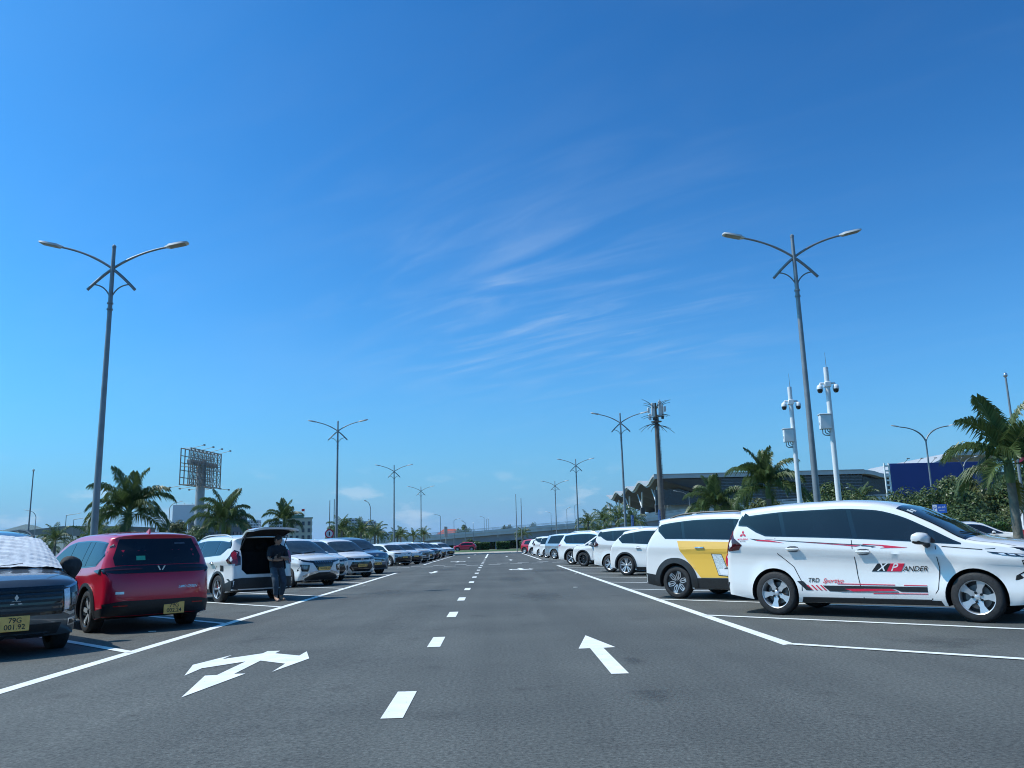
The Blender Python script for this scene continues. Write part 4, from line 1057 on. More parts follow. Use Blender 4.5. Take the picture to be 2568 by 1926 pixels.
# long red people carrier
def extra_red(B, add, addmb, P):
    def on(a, b, off=.006):
        p, n = B.cast('B', a, b); return p + n * off
    mb = text_mb('LIMO GREEN', .058, lambda a, b: on(-.44 - a, .72 + b, .007), .3, 'CENTER'); addmb('lettering', mb, M_CHROME, None, 0)
    mb = B.patch([(.58, .68), (.70, .68), (.70, .64), (.58, .64)], 'B', .006, .01, .06); addmb('badge_panel', mb, M_CHROME, None, 0)
    mb = B.patch([(.24, 1.245), (.38, 1.245), (.38, 1.175), (.24, 1.175)], 'B', .009, .004, .09); addmb('sticker', mb, M_GREENST, None, 0)
    mb = B.patch([(-.28, 1.46), (-.46, 1.46), (-.46, 1.415), (-.28, 1.415)], 'B', .009, .004, .09); addmb('sticker', mb, M_GREYINK, None, 0)
KIT['red'] = kit(dict(L=4.74, W=1.84, H=1.67, wb=2.84, fo=.92, rt=.355, gc=.20, gap=.06, paint='red', tw=.225, bowR=.20,
    front=[(.2, 2.2), (.35, 2.33), (.55, 2.37), (.8, 2.35), (.95, 2.27), (1.08, 2.12)],
    rear=[(.22, -2.20), (.36, -2.33), (.55, -2.37), (.80, -2.35), (.98, -2.30), (1.08, -2.24), (1.30, -2.16), (1.52, -2.02), (1.60, -2.04), (1.70, -2.02)],
    top=[(-2.02, 1.605), (-1.6, 1.645), (-.9, 1.67), (-.2, 1.665), (.3, 1.615), (.62, 1.53), (1.05, 1.36), (1.45, 1.15), (1.7, 1.09), (2.12, 1.0)],
    belt=[(-2.4, 1.12), (-1.5, 1.055), (-.4, 1.02), (.8, .99), (2.4, .96)], crease=.12, roofw=.74,
    dlo=(-2.0, 1.38), dlo_cut=[(-1, -.10, 1.86), (-.62, -1, -.02)], dlo_chrome=0, pillars=[-1.20, -.90, -.05], pillar_gap=.020, ws=(.60, 1.48), wheel='turbine', rim_r=.25,
    rear_glass=[(-.70, 1.10), (.70, 1.10), (.72, 1.22), (.60, 1.53), (-.60, 1.53), (-.72, 1.22)],
    rear_parts=[('lamp_bar', M_GLOSS, [(-.93, 1.05), (-.60, 1.085), (.60, 1.085), (.93, 1.05), (.93, 1.01), (.70, .965), (.40, .965), (-.40, .965), (-.70, .965), (-.93, 1.01)], False, .010), ('tail_lamp', M_TAILD, [(.30, 1.045), (.90, 1.03), (.90, 1.012), (.30, 1.02)], True, .018),
        ('rear_bumper_trim', M_TRIM, [(-.86, .49), (-.60, .53), (.60, .53), (.86, .49), (.84, .24), (-.84, .24)], False, .010), ('reflector', M_TAIL, [(.52, .47), (.72, .465), (.72, .445), (.52, .45)], True, .018)],
    side_parts=[('tail_lamp', M_GLOSS, [(-1.72, 1.02), (-2.10, 1.055), (-2.14, .97), (-1.95, .98)], .010), ('lower_trim', M_TRIM, [(-1.86, .38), (-2.16, .43), (-2.20, .26), (-1.86, .24)], .010)],
    plate_rear=(.38, '79G|002.24', True, M_PLATE, -.22), emblem_rear=('vee', 1.02, .070, M_CHROME), clad=.05, handles=[-.72, .28], handle_black=1, handle_drop=.13, mirror_x=.95, mirror_black=1, fin_x=-1.55, extra=extra_red,
    seams=[[(-.98, 1.02), (-.96, .78), (-.78, .55), (-.76, .28)], [(-.10, 1.0), (-.06, .3)], [(1.0, .97), (.98, .55), (.9, .3)], [(-.76, .28), (.9, .28)]], sill_h=.12))

# white and yellow crossover
def extra_ad(B, add, addmb, P):
    for v, sg in (('R', 1), ('L', -1)):
        def on(a, b, off=.011):
            p, n = B.cast(v, a, b); return p + n * off
        y1, y2 = .12, .0
        door = [(-1.30, 1.14), (-.05, 1.095), (.95, 1.03), (1.00, .70), (.92, .42), (-.80, .42), (-.88, .52), (-1.08, .74), (-1.24, .94)]
        addmb('yellow_door_wrap', B.patch(door, v, .008, .014, .05), PAINT['yellow'], None, 0)
        ph = [(-.54, .885), (-.31, .875), (-.14, .44), (-.40, .46)]
        if sg < 0: ph = [(-1.0 - x + .6, z) for x, z in ph]
        addmb('phone_picture', B.patch(ph, v, .0105, .008, .12), M_INK, None, 0)
        cxp, czp = sum(p[0] for p in ph) / 4, sum(p[1] for p in ph) / 4
        addmb('phone_picture_screen', B.patch([(cxp + (x - cxp) * .90, czp + (z - czp) * .93) for x, z in ph], v, .0125, .008, .12), M_STICK, None, 0)
        dc = (-.02, .74)
        addmb('price_disc', B.patch([(dc[0] + .21 * math.cos(2 * math.pi * k / 20), dc[1] + .20 * math.sin(2 * math.pi * k / 20)) for k in range(20)], v, .014, .008, .12), M_REDINK, None, 0)
        addmb('lettering', text_mb('Giá', .11, lambda a, b: on(dc[0] - sg * .17 + sg * a, dc[1] + .07 + b, .018), 0, 'LEFT'), M_WHITEINK, None, 0)
        addmb('lettering', text_mb('10', .17, lambda a, b: on(dc[0] - sg * .17 + sg * a, dc[1] - .05 + b, .018), 0, 'LEFT'), M_WHITEINK, None, 0)
        cr = [(-.38, .58), (-.30, .59), (-.24, .63), (-.10, .63), (-.06, .52), (-.08, .48), (-.34, .48)]
        addmb('taxi_picture', B.patch(cr, v, .0145, .006, .12), M_WHITEINK, None, 0)
        addmb('taxi_picture_window', B.patch([(-.28, .585), (-.23, .62), (-.11, .62), (-.10, .585)], v, .0165, .006, .12), M_GREYINK, None, 0)
KIT['ad'] = kit(dict(L=4.50, W=1.81, H=1.70, wb=2.78, fo=.85, rt=.325, gc=.20, paint='white', tw=.205, bowR=.14,
    front=[(.2, 2.1), (.4, 2.23), (.6, 2.25), (.85, 2.2), (1.0, 2.08)],
    rear=[(.22, -2.18), (.38, -2.245), (.60, -2.25), (.95, -2.23), (1.12, -2.16), (1.35, -2.00), (1.50, -1.86), (1.58, -1.94), (1.68, -1.96)],
    top=[(-1.96, 1.60), (-1.5, 1.655), (-.8, 1.695), (-.2, 1.69), (.3, 1.63), (.6, 1.55), (1.0, 1.34), (1.36, 1.13), (1.6, 1.07), (2.08, .97)],
    belt=[(-2.3, 1.18), (-1.2, 1.15), (0, 1.11), (1, 1.05), (2.3, .98)], crease=.17, roofw=.76,
    dlo=(-1.92, 1.28), dlo_cut=[(-.85, -1, .17)], dlo_chrome=0, pillars=[-1.18, .0, .85], ws=(.55, 1.38), wheel='twoy', rim_r=.232, clad=.10,
    rear_glass=[(-.58, 1.12), (.58, 1.12), (.52, 1.48), (-.52, 1.48)], side_parts=[('tail_lamp', M_TAILD, [(-2.22, .98), (-2.17, 1.10), (-2.16, .62), (-2.23, .60)], .008), ('rear_bumper_trim', M_TRIM, [(-1.80, .46), (-2.24, .52), (-2.24, .28), (-1.80, .22)], .012), ('quarter_band', M_GLOSS, [(-2.22, .97), (-2.19, 1.05), (-2.05, 1.26), (-1.86, 1.47), (-1.90, 1.50), (-2.06, 1.33)], .008)],
    rear_parts=[('rear_bumper_trim', M_TRIM, [(-.80, .50), (.80, .50), (.76, .28), (-.76, .28)], False, .012), ('tail_lamp', M_TAIL, [(.50, 1.08), (.80, 1.06), (.80, .96), (.55, .98)], True, .008)],
    plate_rear=(.62, '51K|904.17', True), handles=[-.78, .18], handle_chrome=1, handle_drop=.14, mirror_x=.80, rails=(-1.6, .3), fin_x=-1.35, extra=extra_ad,
    seams=[[(-.04, .98), (0, .6), (.04, .3)]], sill_h=.21))

# compact people carrier, nose out
V_NOSE = [('grille', M_GLOSS, [(-.46, .70), (.46, .70), (.60, .46), (.44, .30), (-.44, .30), (-.60, .46)], False, .006), ('grille_surround', M_CHROME, [(-.52, .715), (.52, .715), (.50, .695), (-.50, .695)], False, .012), ('upper_grille', M_GLOSS, [(-.40, .84), (.40, .84), (.36, .77), (-.36, .77)], False, .006),
    ('headlamp', M_LAMPD, [(.38, .84), (.62, .885), (.80, .91), (.83, .86), (.74, .79), (.40, .77)], True, .006), ('headlamp_lens', M_LAMP, [(.48, .83), (.74, .87), (.74, .82), (.48, .80)], True, .012, 'headlamp'),
    ('fog_lamp', M_TRIM, [(.64, .60), (.80, .62), (.80, .42), (.68, .40)], True, .006), ('bumper_lip', M_CHROME, [(-.50, .27), (.50, .27), (.62, .31), (.60, .24), (-.60, .24), (-.62, .31)], False, .010)]
COMPACT = dict(L=4.42, W=1.74, H=1.70, wb=2.75, fo=.80, rt=.33, gc=.20, paint='white',
    front=[(.2, 2.05), (.36, 2.18), (.55, 2.21), (.78, 2.19), (.9, 2.13), (1.0, 2.02)], rear=[(.22, -2.14), (.4, -2.2), (.6, -2.21), (.95, -2.18), (1.1, -2.13), (1.4, -2.0), (1.54, -1.95), (1.66, -1.96)],
    top=[(-1.96, 1.61), (-1.5, 1.665), (-.8, 1.70), (-.2, 1.695), (.25, 1.65), (.55, 1.56), (.95, 1.34), (1.30, 1.14), (1.5, 1.075), (1.8, 1.02), (2.02, .95)],
    belt=[(-2.3, 1.05), (-1, 1.0), (.8, .96), (2.3, .92)], crease=.12, roofw=.75, dlo=(-1.95, 1.25), dlo_cut=[(-1, -.25, 1.75)], pillars=[-1.15, -.1, .88], ws=(.53, 1.34), wheel='blade',
    rear_glass=[(-.60, 1.10), (.60, 1.10), (.53, 1.50), (-.53, 1.50)], front_parts=V_NOSE, rear_parts=[('tail_lamp', M_TAIL, [(.44, 1.02), (.80, 1.08), (.83, .92), (.46, .95)], True, .008), ('rear_bumper_trim', M_TRIM, [(-.78, .46), (.78, .46), (.74, .28), (-.74, .28)], False, .012)],
    side_parts=[('tail_lamp', M_TAIL, [(-1.92, 1.05), (-2.17, 1.06), (-2.19, .93), (-2.02, .96)], .008)], plate_front=(.54, '79H-025.13', False), plate_rear=(.70, '79H|025.13', True), handles=[-.95, .05], mirror_x=.82, emblem_front=('oval', .80, .07, M_CHROME), fin_x=-1.5,
    seams=[[(-1.15, 1.0), (-1.1, .75), (-.95, .5)], [(-.12, .97), (-.08, .3)], [(.92, .94), (.9, .3)]])
KIT['compact'] = kit(COMPACT)
# taller people carrier
KIT['tall'] = kit(dict(COMPACT, L=4.74, W=1.83, H=1.79, wb=2.75, fo=.92, rt=.34, paint='blue_grey', wheel='seven',
    front=[(.2, 2.22), (.36, 2.34), (.55, 2.37), (.85, 2.33), (1.0, 2.25), (1.12, 2.12)], rear=[(.22, -2.3), (.4, -2.36), (.6, -2.37), (1.0, -2.33), (1.2, -2.26), (1.5, -2.08), (1.62, -2.04), (1.75, -2.05)],
    top=[(-2.05, 1.70), (-1.5, 1.755), (-.8, 1.79), (-.2, 1.785), (.3, 1.73), (.6, 1.64), (1.0, 1.42), (1.42, 1.18), (1.7, 1.12), (2.12, 1.03)], belt=[(-2.4, 1.08), (-1, 1.05), (.8, 1.02), (2.4, .98)], dlo=(-2.0, 1.35), dlo_cut=[(-1, .55, 2.55), (-1, -.3, 1.6)], ws=(.58, 1.46), pillars=[-.95, .05, .95],
    rear_glass=[(-.62, 1.15), (.62, 1.15), (.56, 1.60), (-.56, 1.60)],
    front_parts=[('grille', M_GLOSS, [(-.50, .86), (.50, .86), (.42, .60), (-.42, .60)], False, .006)] + [('grille_bar', M_CHROME, [(-.46, .82 - .07 * k), (.46, .82 - .07 * k), (.45, .795 - .07 * k), (-.45, .795 - .07 * k)], False, .014, 'grille') for k in range(4)] + [('headlamp', M_LAMP, [(.50, .90), (.80, .98), (.86, .92), (.82, .80), (.52, .78)], True, .006), ('bumper_intake', M_TRIM, [(-.5, .46), (.5, .46), (.6, .32), (-.6, .32)], False, .006), ('fog_lamp', M_TRIM, [(.66, .58), (.82, .60), (.82, .42), (.70, .40)], True, .006)],
    side_parts=[('tail_lamp', M_TAIL, [(-2.10, 1.16), (-2.30, 1.14), (-2.33, .98), (-2.20, 1.0)], .008)], emblem_front=('oval', .90, .07, M_CHROME), plate_front=(.52, '79B-117.40', False), plate_rear=(.75, '79B|117.40', True), mirror_x=.92, handles=[-.85, .15], crease=.16))
# small boxy crossover
SMALL = dict(COMPACT, L=3.97, W=1.72, H=1.58, wb=2.51, fo=.75, rt=.33, gc=.19, clad=.07, wheel='seven',
    front=[(.2, 1.85), (.36, 1.96), (.55, 1.985), (.85, 1.95), (.98, 1.86), (1.05, 1.78)], rear=[(.22, -1.9), (.4, -1.97), (.6, -1.985), (.9, -1.96), (1.05, -1.88), (1.3, -1.72), (1.44, -1.64), (1.54, -1.66)],
    top=[(-1.66, 1.49), (-1.2, 1.55), (-.6, 1.58), (-.1, 1.57), (.3, 1.52), (.52, 1.45), (.85, 1.27), (1.15, 1.10), (1.35, 1.05), (1.78, .98)], belt=[(-2, 1.03), (-.8, .98), (.6, .95), (2, .92)], dlo=(-1.45, 1.05), dlo_cut=[(-1, .4, 1.75)], pillars=[-.95, -.1, .7], ws=(.48, 1.18),
    rear_glass=[(-.56, 1.06), (.56, 1.06), (.50, 1.40), (-.50, 1.40)], mirror_x=.65, handles=[-.75, .1], fin_x=-1.2,
    front_parts=[('grille', M_GLOSS, [(-.74, .58), (-.50, .66), (.50, .66), (.74, .58), (.70, .26), (-.70, .26)], False, .008), ('headlamp', M_LAMPD, [(.30, .88), (.60, .90), (.82, .93), (.80, .87), (.34, .82)], True, .006), ('lower_lamp', M_LAMP, [(.56, .74), (.74, .76), (.74, .66), (.58, .64)], True, .008)],
    side_parts=[('tail_lamp', M_TAIL, [(-1.80, 1.02), (-1.93, 1.0), (-1.95, .86), (-1.84, .9)], .008)], rear_parts=[('tail_lamp', M_TAIL, [(.5, 1.0), (.78, 1.0), (.80, .86), (.54, .88)], True, .008), ('rear_bumper_trim', M_TRIM, [(-.78, .52), (.78, .52), (.74, .26), (-.74, .26)], False, .012)], emblem_front=('vee', .78, .06, M_CHROME), plate_front=(.62, '79H-031.77', False), plate_rear=(.70, '79H|031.77', True), seams=[[(-.12, .95), (-.08, .3)], [(.75, .93), (.72, .3)]])
KIT['small'] = kit(SMALL)
# large sport utility car
BIG = dict(COMPACT, L=4.78, W=1.89, H=1.71, wb=2.765, fo=.95, rt=.365, gc=.21, clad=.05, tw=.235, wheel='blade', rim_r=.25,
    front=[(.22, 2.2), (.4, 2.36), (.6, 2.39), (.9, 2.36), (1.04, 2.26), (1.12, 2.15)], rear=[(.24, -2.3), (.42, -2.37), (.62, -2.39), (.95, -2.35), (1.12, -2.27), (1.4, -2.05), (1.56, -1.95), (1.66, -1.96)],
    top=[(-1.96, 1.61), (-1.5, 1.665), (-.8, 1.705), (-.2, 1.70), (.25, 1.65), (.55, 1.56), (.95, 1.36), (1.36, 1.17), (1.6, 1.12), (2.15, 1.05)], belt=[(-2.4, 1.10), (-1, 1.05), (.8, 1.02), (2.4, 1.0)], dlo=(-1.95, 1.28), dlo_cut=[(-.75, -1, .12), (-1, .25, 2.13)], dlo_chrome=1, pillars=[-1.2, -.1, .88], ws=(.52, 1.40), mirror_x=.84,
    rear_glass=[(-.62, 1.14), (.62, 1.14), (.54, 1.50), (-.54, 1.50)],
    front_parts=[('grille', M_GLOSS, [(-.60, .84), (.60, .84), (.52, .50), (-.52, .50)], False, .006), ('grille_bar', M_CHROME, [(-.86, .95), (.86, .95), (.84, .91), (-.84, .91)], False, .010), ('headlamp', M_LAMPD, [(.62, .88), (.88, .90), (.88, .64), (.66, .62)], True, .006), ('bumper_intake', M_TRIM, [(-.7, .44), (.7, .44), (.66, .28), (-.66, .28)], False, .008)],
    side_parts=[('tail_lamp', M_TAIL, [(-1.95, 1.04), (-2.33, 1.05), (-2.36, .92), (-2.1, .96)], .008)], rear_parts=[('tail_lamp', M_TAIL, [(.40, 1.02), (.86, 1.02), (.86, .92), (.42, .95)], True, .008), ('rear_bumper_trim', M_TRIM, [(-.84, .48), (.84, .48), (.80, .28), (-.80, .28)], False, .012)], emblem_front=('oval', .74, .07, M_CHROME), plate_front=(.60, '79A-286.05', False, M_PLATEW), plate_rear=(.60, '79A|286.05', True, M_PLATEW), rails=(-1.5, .25), rail_mat=M_CHROME, handles=[-.85, .15])
KIT['big'] = kit(BIG)
# smooth crossover with a falling roof
COUPE = dict(SMALL, L=4.33, W=1.79, H=1.63, wb=2.61, fo=.86, rt=.345, wheel='ten', rim_r=.245, clad=.045, bowR=.22,
    front=[(.2, 2.0), (.38, 2.14), (.55, 2.165), (.8, 2.12), (.95, 2.0), (1.02, 1.9)], rear=[(.22, -2.08), (.4, -2.15), (.6, -2.165), (.88, -2.13), (1.02, -2.05), (1.25, -1.80), (1.42, -1.56), (1.54, -1.56), (1.62, -1.56)],
    top=[(-1.56, 1.50), (-1.1, 1.57), (-.5, 1.625), (-.1, 1.62), (.3, 1.57), (.55, 1.49), (.9, 1.30), (1.25, 1.10), (1.5, 1.04), (1.9, .96)], belt=[(-2.2, 1.08), (-1.2, 1.05), (0, .99), (1, .96), (2.2, .92)], dlo=(-1.62, 1.15), dlo_cut=[(-.8, -1, .05)], pillars=[-.98, -.1, .76], ws=(.52, 1.28), mirror_x=.72,
    rear_glass=[(-.54, 1.10), (.54, 1.10), (.48, 1.42), (-.48, 1.42)], side_parts=[('tail_lamp', M_TAIL, [(-1.86, .98), (-2.08, 1.0), (-2.14, .86), (-2.0, .88)], .008)], fin_x=-1.1)
KIT['coupe'] = kit(COUPE); KIT['dark_wheels'] = kit(dict(COUPE, wheel='dark', rear=[(.22, -2.08), (.4, -2.15), (.6, -2.165), (.88, -2.13), (1.02, -2.08), (1.25, -1.95), (1.42, -1.82), (1.54, -1.80), (1.62, -1.80)], top=[(-1.80, 1.55), (-1.1, 1.62), (-.5, 1.655), (-.1, 1.645), (.3, 1.59), (.55, 1.50), (.9, 1.30), (1.25, 1.12), (1.5, 1.07), (1.9, .99)]))
# ------------------------------------------------------------------ parked cars
def park(k, name, label, wheel, pt, rz, **kw):
    K = KIT[k]; q = by_wheel(K, wheel, (0, 0), rz); f = kw.get('scale', 1.0); p = (gl(*pt)[0] + q[0] * f, gl(*pt)[1] + q[1] * f); return put_car(K, name, label, p, rz, base=K[1].S['paint'], z=gz(p[0]), **kw)
NEAR = dict(group='cars parked along the lane')
park('sport', 'parked_car', 'nearest white people carrier with red and black side stripes and lettering', 'RR', (4.34, 12.91), -43, **NEAR)
park('ad', 'parked_car', 'white car with yellow wrapped doors and a phone advertisement', 'RR', (3.70, 16.96), -45, **NEAR)
park('coupe', 'parked_car', 'white crossover with multi-spoke wheels, next beyond the yellow-doored car', 'RR', (4.50, 28.5), -44, **NEAR)
park('nose', 'parked_car', 'white car with red corner lamp between two white crossovers, right row', 'RR', (4.45, 32.1), -45, paint='pearl', **NEAR)
park('dark_wheels', 'parked_car', 'white crossover with black wheels, nose towards the lane, right row', 'FL', (4.29, 40.2), 137, **NEAR)
park('big', 'parked_car', 'large white sport utility car with long chrome-edged side glass, right row', 'RR', (4.05, 43.9), -46, **NEAR)
park('tall', 'parked_car', 'silver people carrier among white cars, far right row', 'RR', (4.30, 59.6), -46, paint='silver', far=True, **NEAR)
park('compact', 'parked_car', 'white car right behind the silver people carrier, right row', 'RR', (4.02, 64.2), -45, far=True, **NEAR)
park('nose', 'parked_car', 'white car second beyond the silver people carrier, right row', 'RR', (3.80, 69.0), -45, far=True, **NEAR)
park('small', 'parked_car', 'white car beside the far red hatchback, right row', 'RR', (3.65, 79.0), -45, far=True, **NEAR)
park('small', 'parked_car', 'bright red hatchback farthest down the right row', 'RR', (3.35, 92.0), -46, paint='bright_red', far=True, **NEAR)

park('cross', 'parked_car', 'dark grey car with quilted silver sunshade in its windscreen, nose out', 'FL', (-5.71, 11.27), -47, **NEAR)
park('red', 'parked_car', 'red people carrier with black rear glass, parked tail out', 'RL', (-6.26, 13.18), 131, **NEAR)
park('open', 'parked_car', 'white people carrier with its tailgate lifted open beside the standing person', 'RL', (-6.42, 19.75), 131, **NEAR)
park('nose', 'parked_car', 'white people carrier with black slatted nose, next beyond the open tailgate', 'FL', (-5.45, 27.8), -45, **NEAR)
park('compact', 'parked_car', 'white car half hidden behind the slatted-nosed white car, left row', 'FL', (-5.75, 31.3), -45, paint='pearl', **NEAR)
park('compact', 'parked_car', 'white car with wide black hexagonal grille, left row', 'FL', (-5.20, 34.3), -46, **NEAR)
park('tall', 'parked_car', 'blue-grey people carrier with barred chrome grille, left row', 'FL', (-5.20, 38.2), -45, **NEAR)
park('small', 'parked_car', 'white crossover with black lower bumper, first beyond the painted crossing', 'FL', (-5.45, 52.3), -44, scale=.95, **NEAR)
park('coupe', 'parked_car', 'white car second beyond the painted crossing, left row', 'FL', (-5.10, 55.6), -45, far=True, scale=.93, **NEAR)
park('big', 'parked_car', 'tall white sport utility car with chrome nose bar, far left row', 'FL', (-4.95, 59.5), -45, far=True, scale=.93, **NEAR)
park('compact', 'parked_car', 'white car between the tall white one and the maroon one', 'FL', (-4.90, 64.3), -45, far=True, scale=.93, **NEAR)
park('big', 'parked_car', 'maroon car among white cars in the far left row', 'FL', (-4.95, 68.8), -45, paint='maroon', far=True, scale=.93, **NEAR)
park('nose', 'parked_car', 'white car just beyond the maroon car, left row', 'FL', (-5.00, 74.6), -45, far=True, scale=.93, **NEAR)
park('small', 'parked_car', 'white car second beyond the maroon car, left row', 'FL', (-4.90, 80.0), -45, far=True, scale=.93, **NEAR)
park('compact', 'parked_car', 'white car at the far end of the left row', 'FL', (-4.50, 88.0), -45, far=True, scale=.93, **NEAR)
# ------------------------------------------------------------------ lamps, masts, cameras
M_GALV = mat('galvanised_steel', (.22, .24, .25), .45, .35, noise=(3, .14, 4))
M_HEAD = mat('lamp_head_grey', (.62, .62, .60), .5, .1, noise=(8, .1, 2))
M_LENS = mat('lamp_lens', (.30, .29, .25), .35, noise=(12, .2, 2))
M_WMAST = mat('white_mast', (.66, .67, .67), .4, 0, .3, noise=(2.5, .06, 4))
M_DOME = mat('camera_white', (.75, .76, .76), .3, 0, .4, noise=(10, .04, 2))
M_DOMEB = mat('camera_black_dome', (.01, .01, .012), .1, 0, .5, noise=(10, .2, 2))
def bez(p0, p1, p2, n=8):
    p0, p1, p2 = Vector(p0), Vector(p1), Vector(p2)
    return [(1 - t) ** 2 * p0 + 2 * t * (1 - t) * p1 + t * t * p2 for t in [k / n for k in range(n + 1)]]
def head_mesh(s, l=.66, w=.30):
    mb = MB(); rings = []
    for t, ww, hh in ((0, .10, .05), (.12, .15, .075), (.2, w * .92, .085), (.75, w, .07), (.95, w * .85, .05), (1, w * .5, .03)):
        x = s * t * l; z = t * l * .22
        rings.append([(x, ww / 2, z - hh * .3), (x, ww / 2 * .9, z + hh * .5), (x, 0, z + hh * .75), (x, -ww / 2 * .9, z + hh * .5), (x, -ww / 2, z - hh * .3), (x, 0, z - hh * .35)])
    vs = [p for r in rings for p in r]
    mb.add(vs, [tuple(range(6)), tuple(range(30, 36))] + [(i * 6 + k, i * 6 + (k + 1) % 6, (i + 1) * 6 + (k + 1) % 6, (i + 1) * 6 + k) for i in range(5) for k in range(6)])
    ln = MB().add([(s * .22 * l, w * .38, .22 * l * .22 - .036), (s * .9 * l, w * .36, .9 * l * .22 - .030), (s * .9 * l, -w * .36, .9 * l * .22 - .030), (s * .22 * l, -w * .38, .22 * l * .22 - .036)], [(0, 1, 2, 3)])
    return mb.mesh('lamp_head', [M_HEAD], 50), ln.mesh('lamp_lens', [M_LENS], 0)
LAMP = []
LAMP.append(('base', MB().box((0, 0, .12), (.34, .34, .04), 0, None, .008).box((0, 0, .26), (.22, .22, .25), 0, None, .02).mesh('base', [M_GALV], 40), None, (0, 0, 0)))
LAMP.append(('pole', MB().lathe([(.105, .12), (.098, 1.2), (.078, 5), (.058, 9.0), (.050, 9.96), (.058, 9.96), (.058, 10.02), (.02, 10.06), (.001, 10.06)], 14).lathe([(.085, 8.10), (.085, 8.14)], 12).lathe([(.085, 8.28), (.085, 8.32)], 12).mesh('pole', [M_GALV], 40), None, (0, 0, 0)))
for s in (1, -1):
    pts = bez((-s * .66, 0, 8.70), (-s * .30, 0, 9.10), (0, 0, 9.33), 6)[:-1] + bez((0, 0, 9.33), (s * .62, 0, 9.80), (s * 1.45, 0, 9.98), 10)
    LAMP.append(('arm', MB().tube(pts, [.042] * 6 + [.036] * 5 + [.030] * 6, 10).mesh('arm', [M_GALV], 50), None, (0, 0, 0)))
    LAMP.append(('brace', MB().tube(bez((s * .50, 0, 8.86), (s * .18, 0, 8.84), (s * .04, 0, 8.52), 8), .020, 8).mesh('brace', [M_GALV], 50), None, (0, 0, 0)))
    h_, l_ = head_mesh(s); LAMP.append(('lamp_head', h_, None, (s * 1.42, 0, 9.98))); LAMP.append(('lamp_lens', l_, len(LAMP) - 1, (0, 0, 0)))
def put(K, name, label, cat, loc, rz=0, group=None, scale=1, far=()):
    r = thing(name, label, cat, loc, rz, group, (scale,) * 3); made = []
    for n, me, par, lo in K:
        made.append(link(n, me, made[par] if par is not None else r, lo))
    return r
G1 = 'double-armed lamp posts beside the lane'
for x, y, lb in ((-11, 23.15, 'tall double-armed lamp post at left, behind the red car'), (-11.0, 58.4, 'double-armed lamp post second in the left row, behind white cars'), (-11.0, 92.0, 'double-armed lamp post third in the left row'), (-11.0, 126.2, 'smallest double-armed lamp post, farthest of the left row'),
                 (9.17, 23.2, 'tall double-armed lamp post at right, behind the striped white car'), (9.17, 57.6, 'double-armed lamp post in the right row beside the antenna tower'), (9.17, 90.0, 'double-armed lamp post third in the right row'), (9.17, 121.5, 'smallest double-armed lamp post, farthest of the right row')):
    put(LAMP, 'lamp_post', lb, 'lamp post', (x, y, .0 if y > 99 else .05 if x > 0 else -.14), R(-2 if x > 0 else 3), G1, 1.0 if x > 0 or y > 99 else 1.019)

# plain outswept road lamps
def road_lamp(h, arms, reach, r=.07, lift=.9):
    K = [('pole', MB().lathe([(r * 1.3, 0), (r, 1.5), (r * .7, h - lift)], 10).mesh('pole', [M_GALV], 50), None, (0, 0, 0))]
    for s in arms:
        K.append(('arm', MB().tube(bez((0, 0, h - lift - .02), (s * reach * .18, 0, h - .15), (s * reach, 0, h), 8), [r * .7] * 5 + [r * .5] * 4, 8).mesh('arm', [M_GALV], 50), None, (0, 0, 0)))
        a, b = head_mesh(s, .7, .26); K.append(('lamp_head', a, None, (s * reach, 0, h)))
    return K
RL2 = road_lamp(10.0, (1, -1), 2.1, .09, 1.25)
put(RL2, 'road_lamp', 'double outswept road lamp in front of the blue billboard', 'lamp post', (36.6, 68, 0), 0, 'outswept road lamps')
put(RL2, 'road_lamp', 'double outswept road lamp half hidden behind the large right palm', 'lamp post', (43.6, 75, 0), R(25), 'outswept road lamps', .80)
put(RL2, 'road_lamp', 'double outswept road lamp under the wavy terminal roof', 'lamp post', (28.6, 120, 0), 0, 'outswept road lamps', .80)
put(RL2, 'road_lamp', 'small double road lamp before the dark louvred facade', 'lamp post', (55.3, 132, 0), R(10), 'outswept road lamps', .86)
RL1 = road_lamp(8.2, (1,), 1.8, .08, .2)
put(RL1, 'road_lamp', 'angled single-arm lamp over the flat canopy roof, nearer one', 'lamp post', (-66.2, 130, 0), 0, 'road lamps at left', .9)
put(RL1, 'road_lamp', 'angled single-arm lamp over the flat canopy roof, lower one', 'lamp post', (-75, 150, 0), 0, 'road lamps at left', .92)
RLC = road_lamp(8.2, (-1,), 1.2, .07, 1.0)
put(RLC, 'road_lamp', 'curved single lamp between the hills and the thin mast at far left', 'lamp post', (-57.2, 105, 0), 0, 'road lamps at left', .82)
RLD = road_lamp(8.2, (1,), 1.0, .07, .8)
put(RLD, 'road_lamp', 'single lamp right of the big left palm, before the white billboard', 'lamp post', (-46.5, 120, 0), R(20), 'road lamps at left', 1)
put(RLD, 'road_lamp', 'single lamp before the white billboard face', 'lamp post', (-62.5, 175, 0), R(180), 'road lamps at left', .9)
put(RLC, 'road_lamp', 'thin curved lamp between the second and third left lamp posts', 'lamp post', (-13.3, 90, 0), R(70), 'road lamps at left', .73)
TINY = ['tiny far lamp nearest the left end of the flyover', 'tiny far lamp right of the fourth left lamp post', 'tiny far lamp just left of the red-tiled roof', 'tiny far lamp over the left part of the flyover parapet', 'tiny far lamp left of the third right lamp post', 'tiny far lamp between the third and fourth right lamp posts', 'tiny far lamp just right of the third right lamp post', 'leftmost of three tiny lamps over the middle of the flyover', 'middle one of three tiny lamps over the flyover', 'rightmost of three tiny lamps over the middle of the flyover']
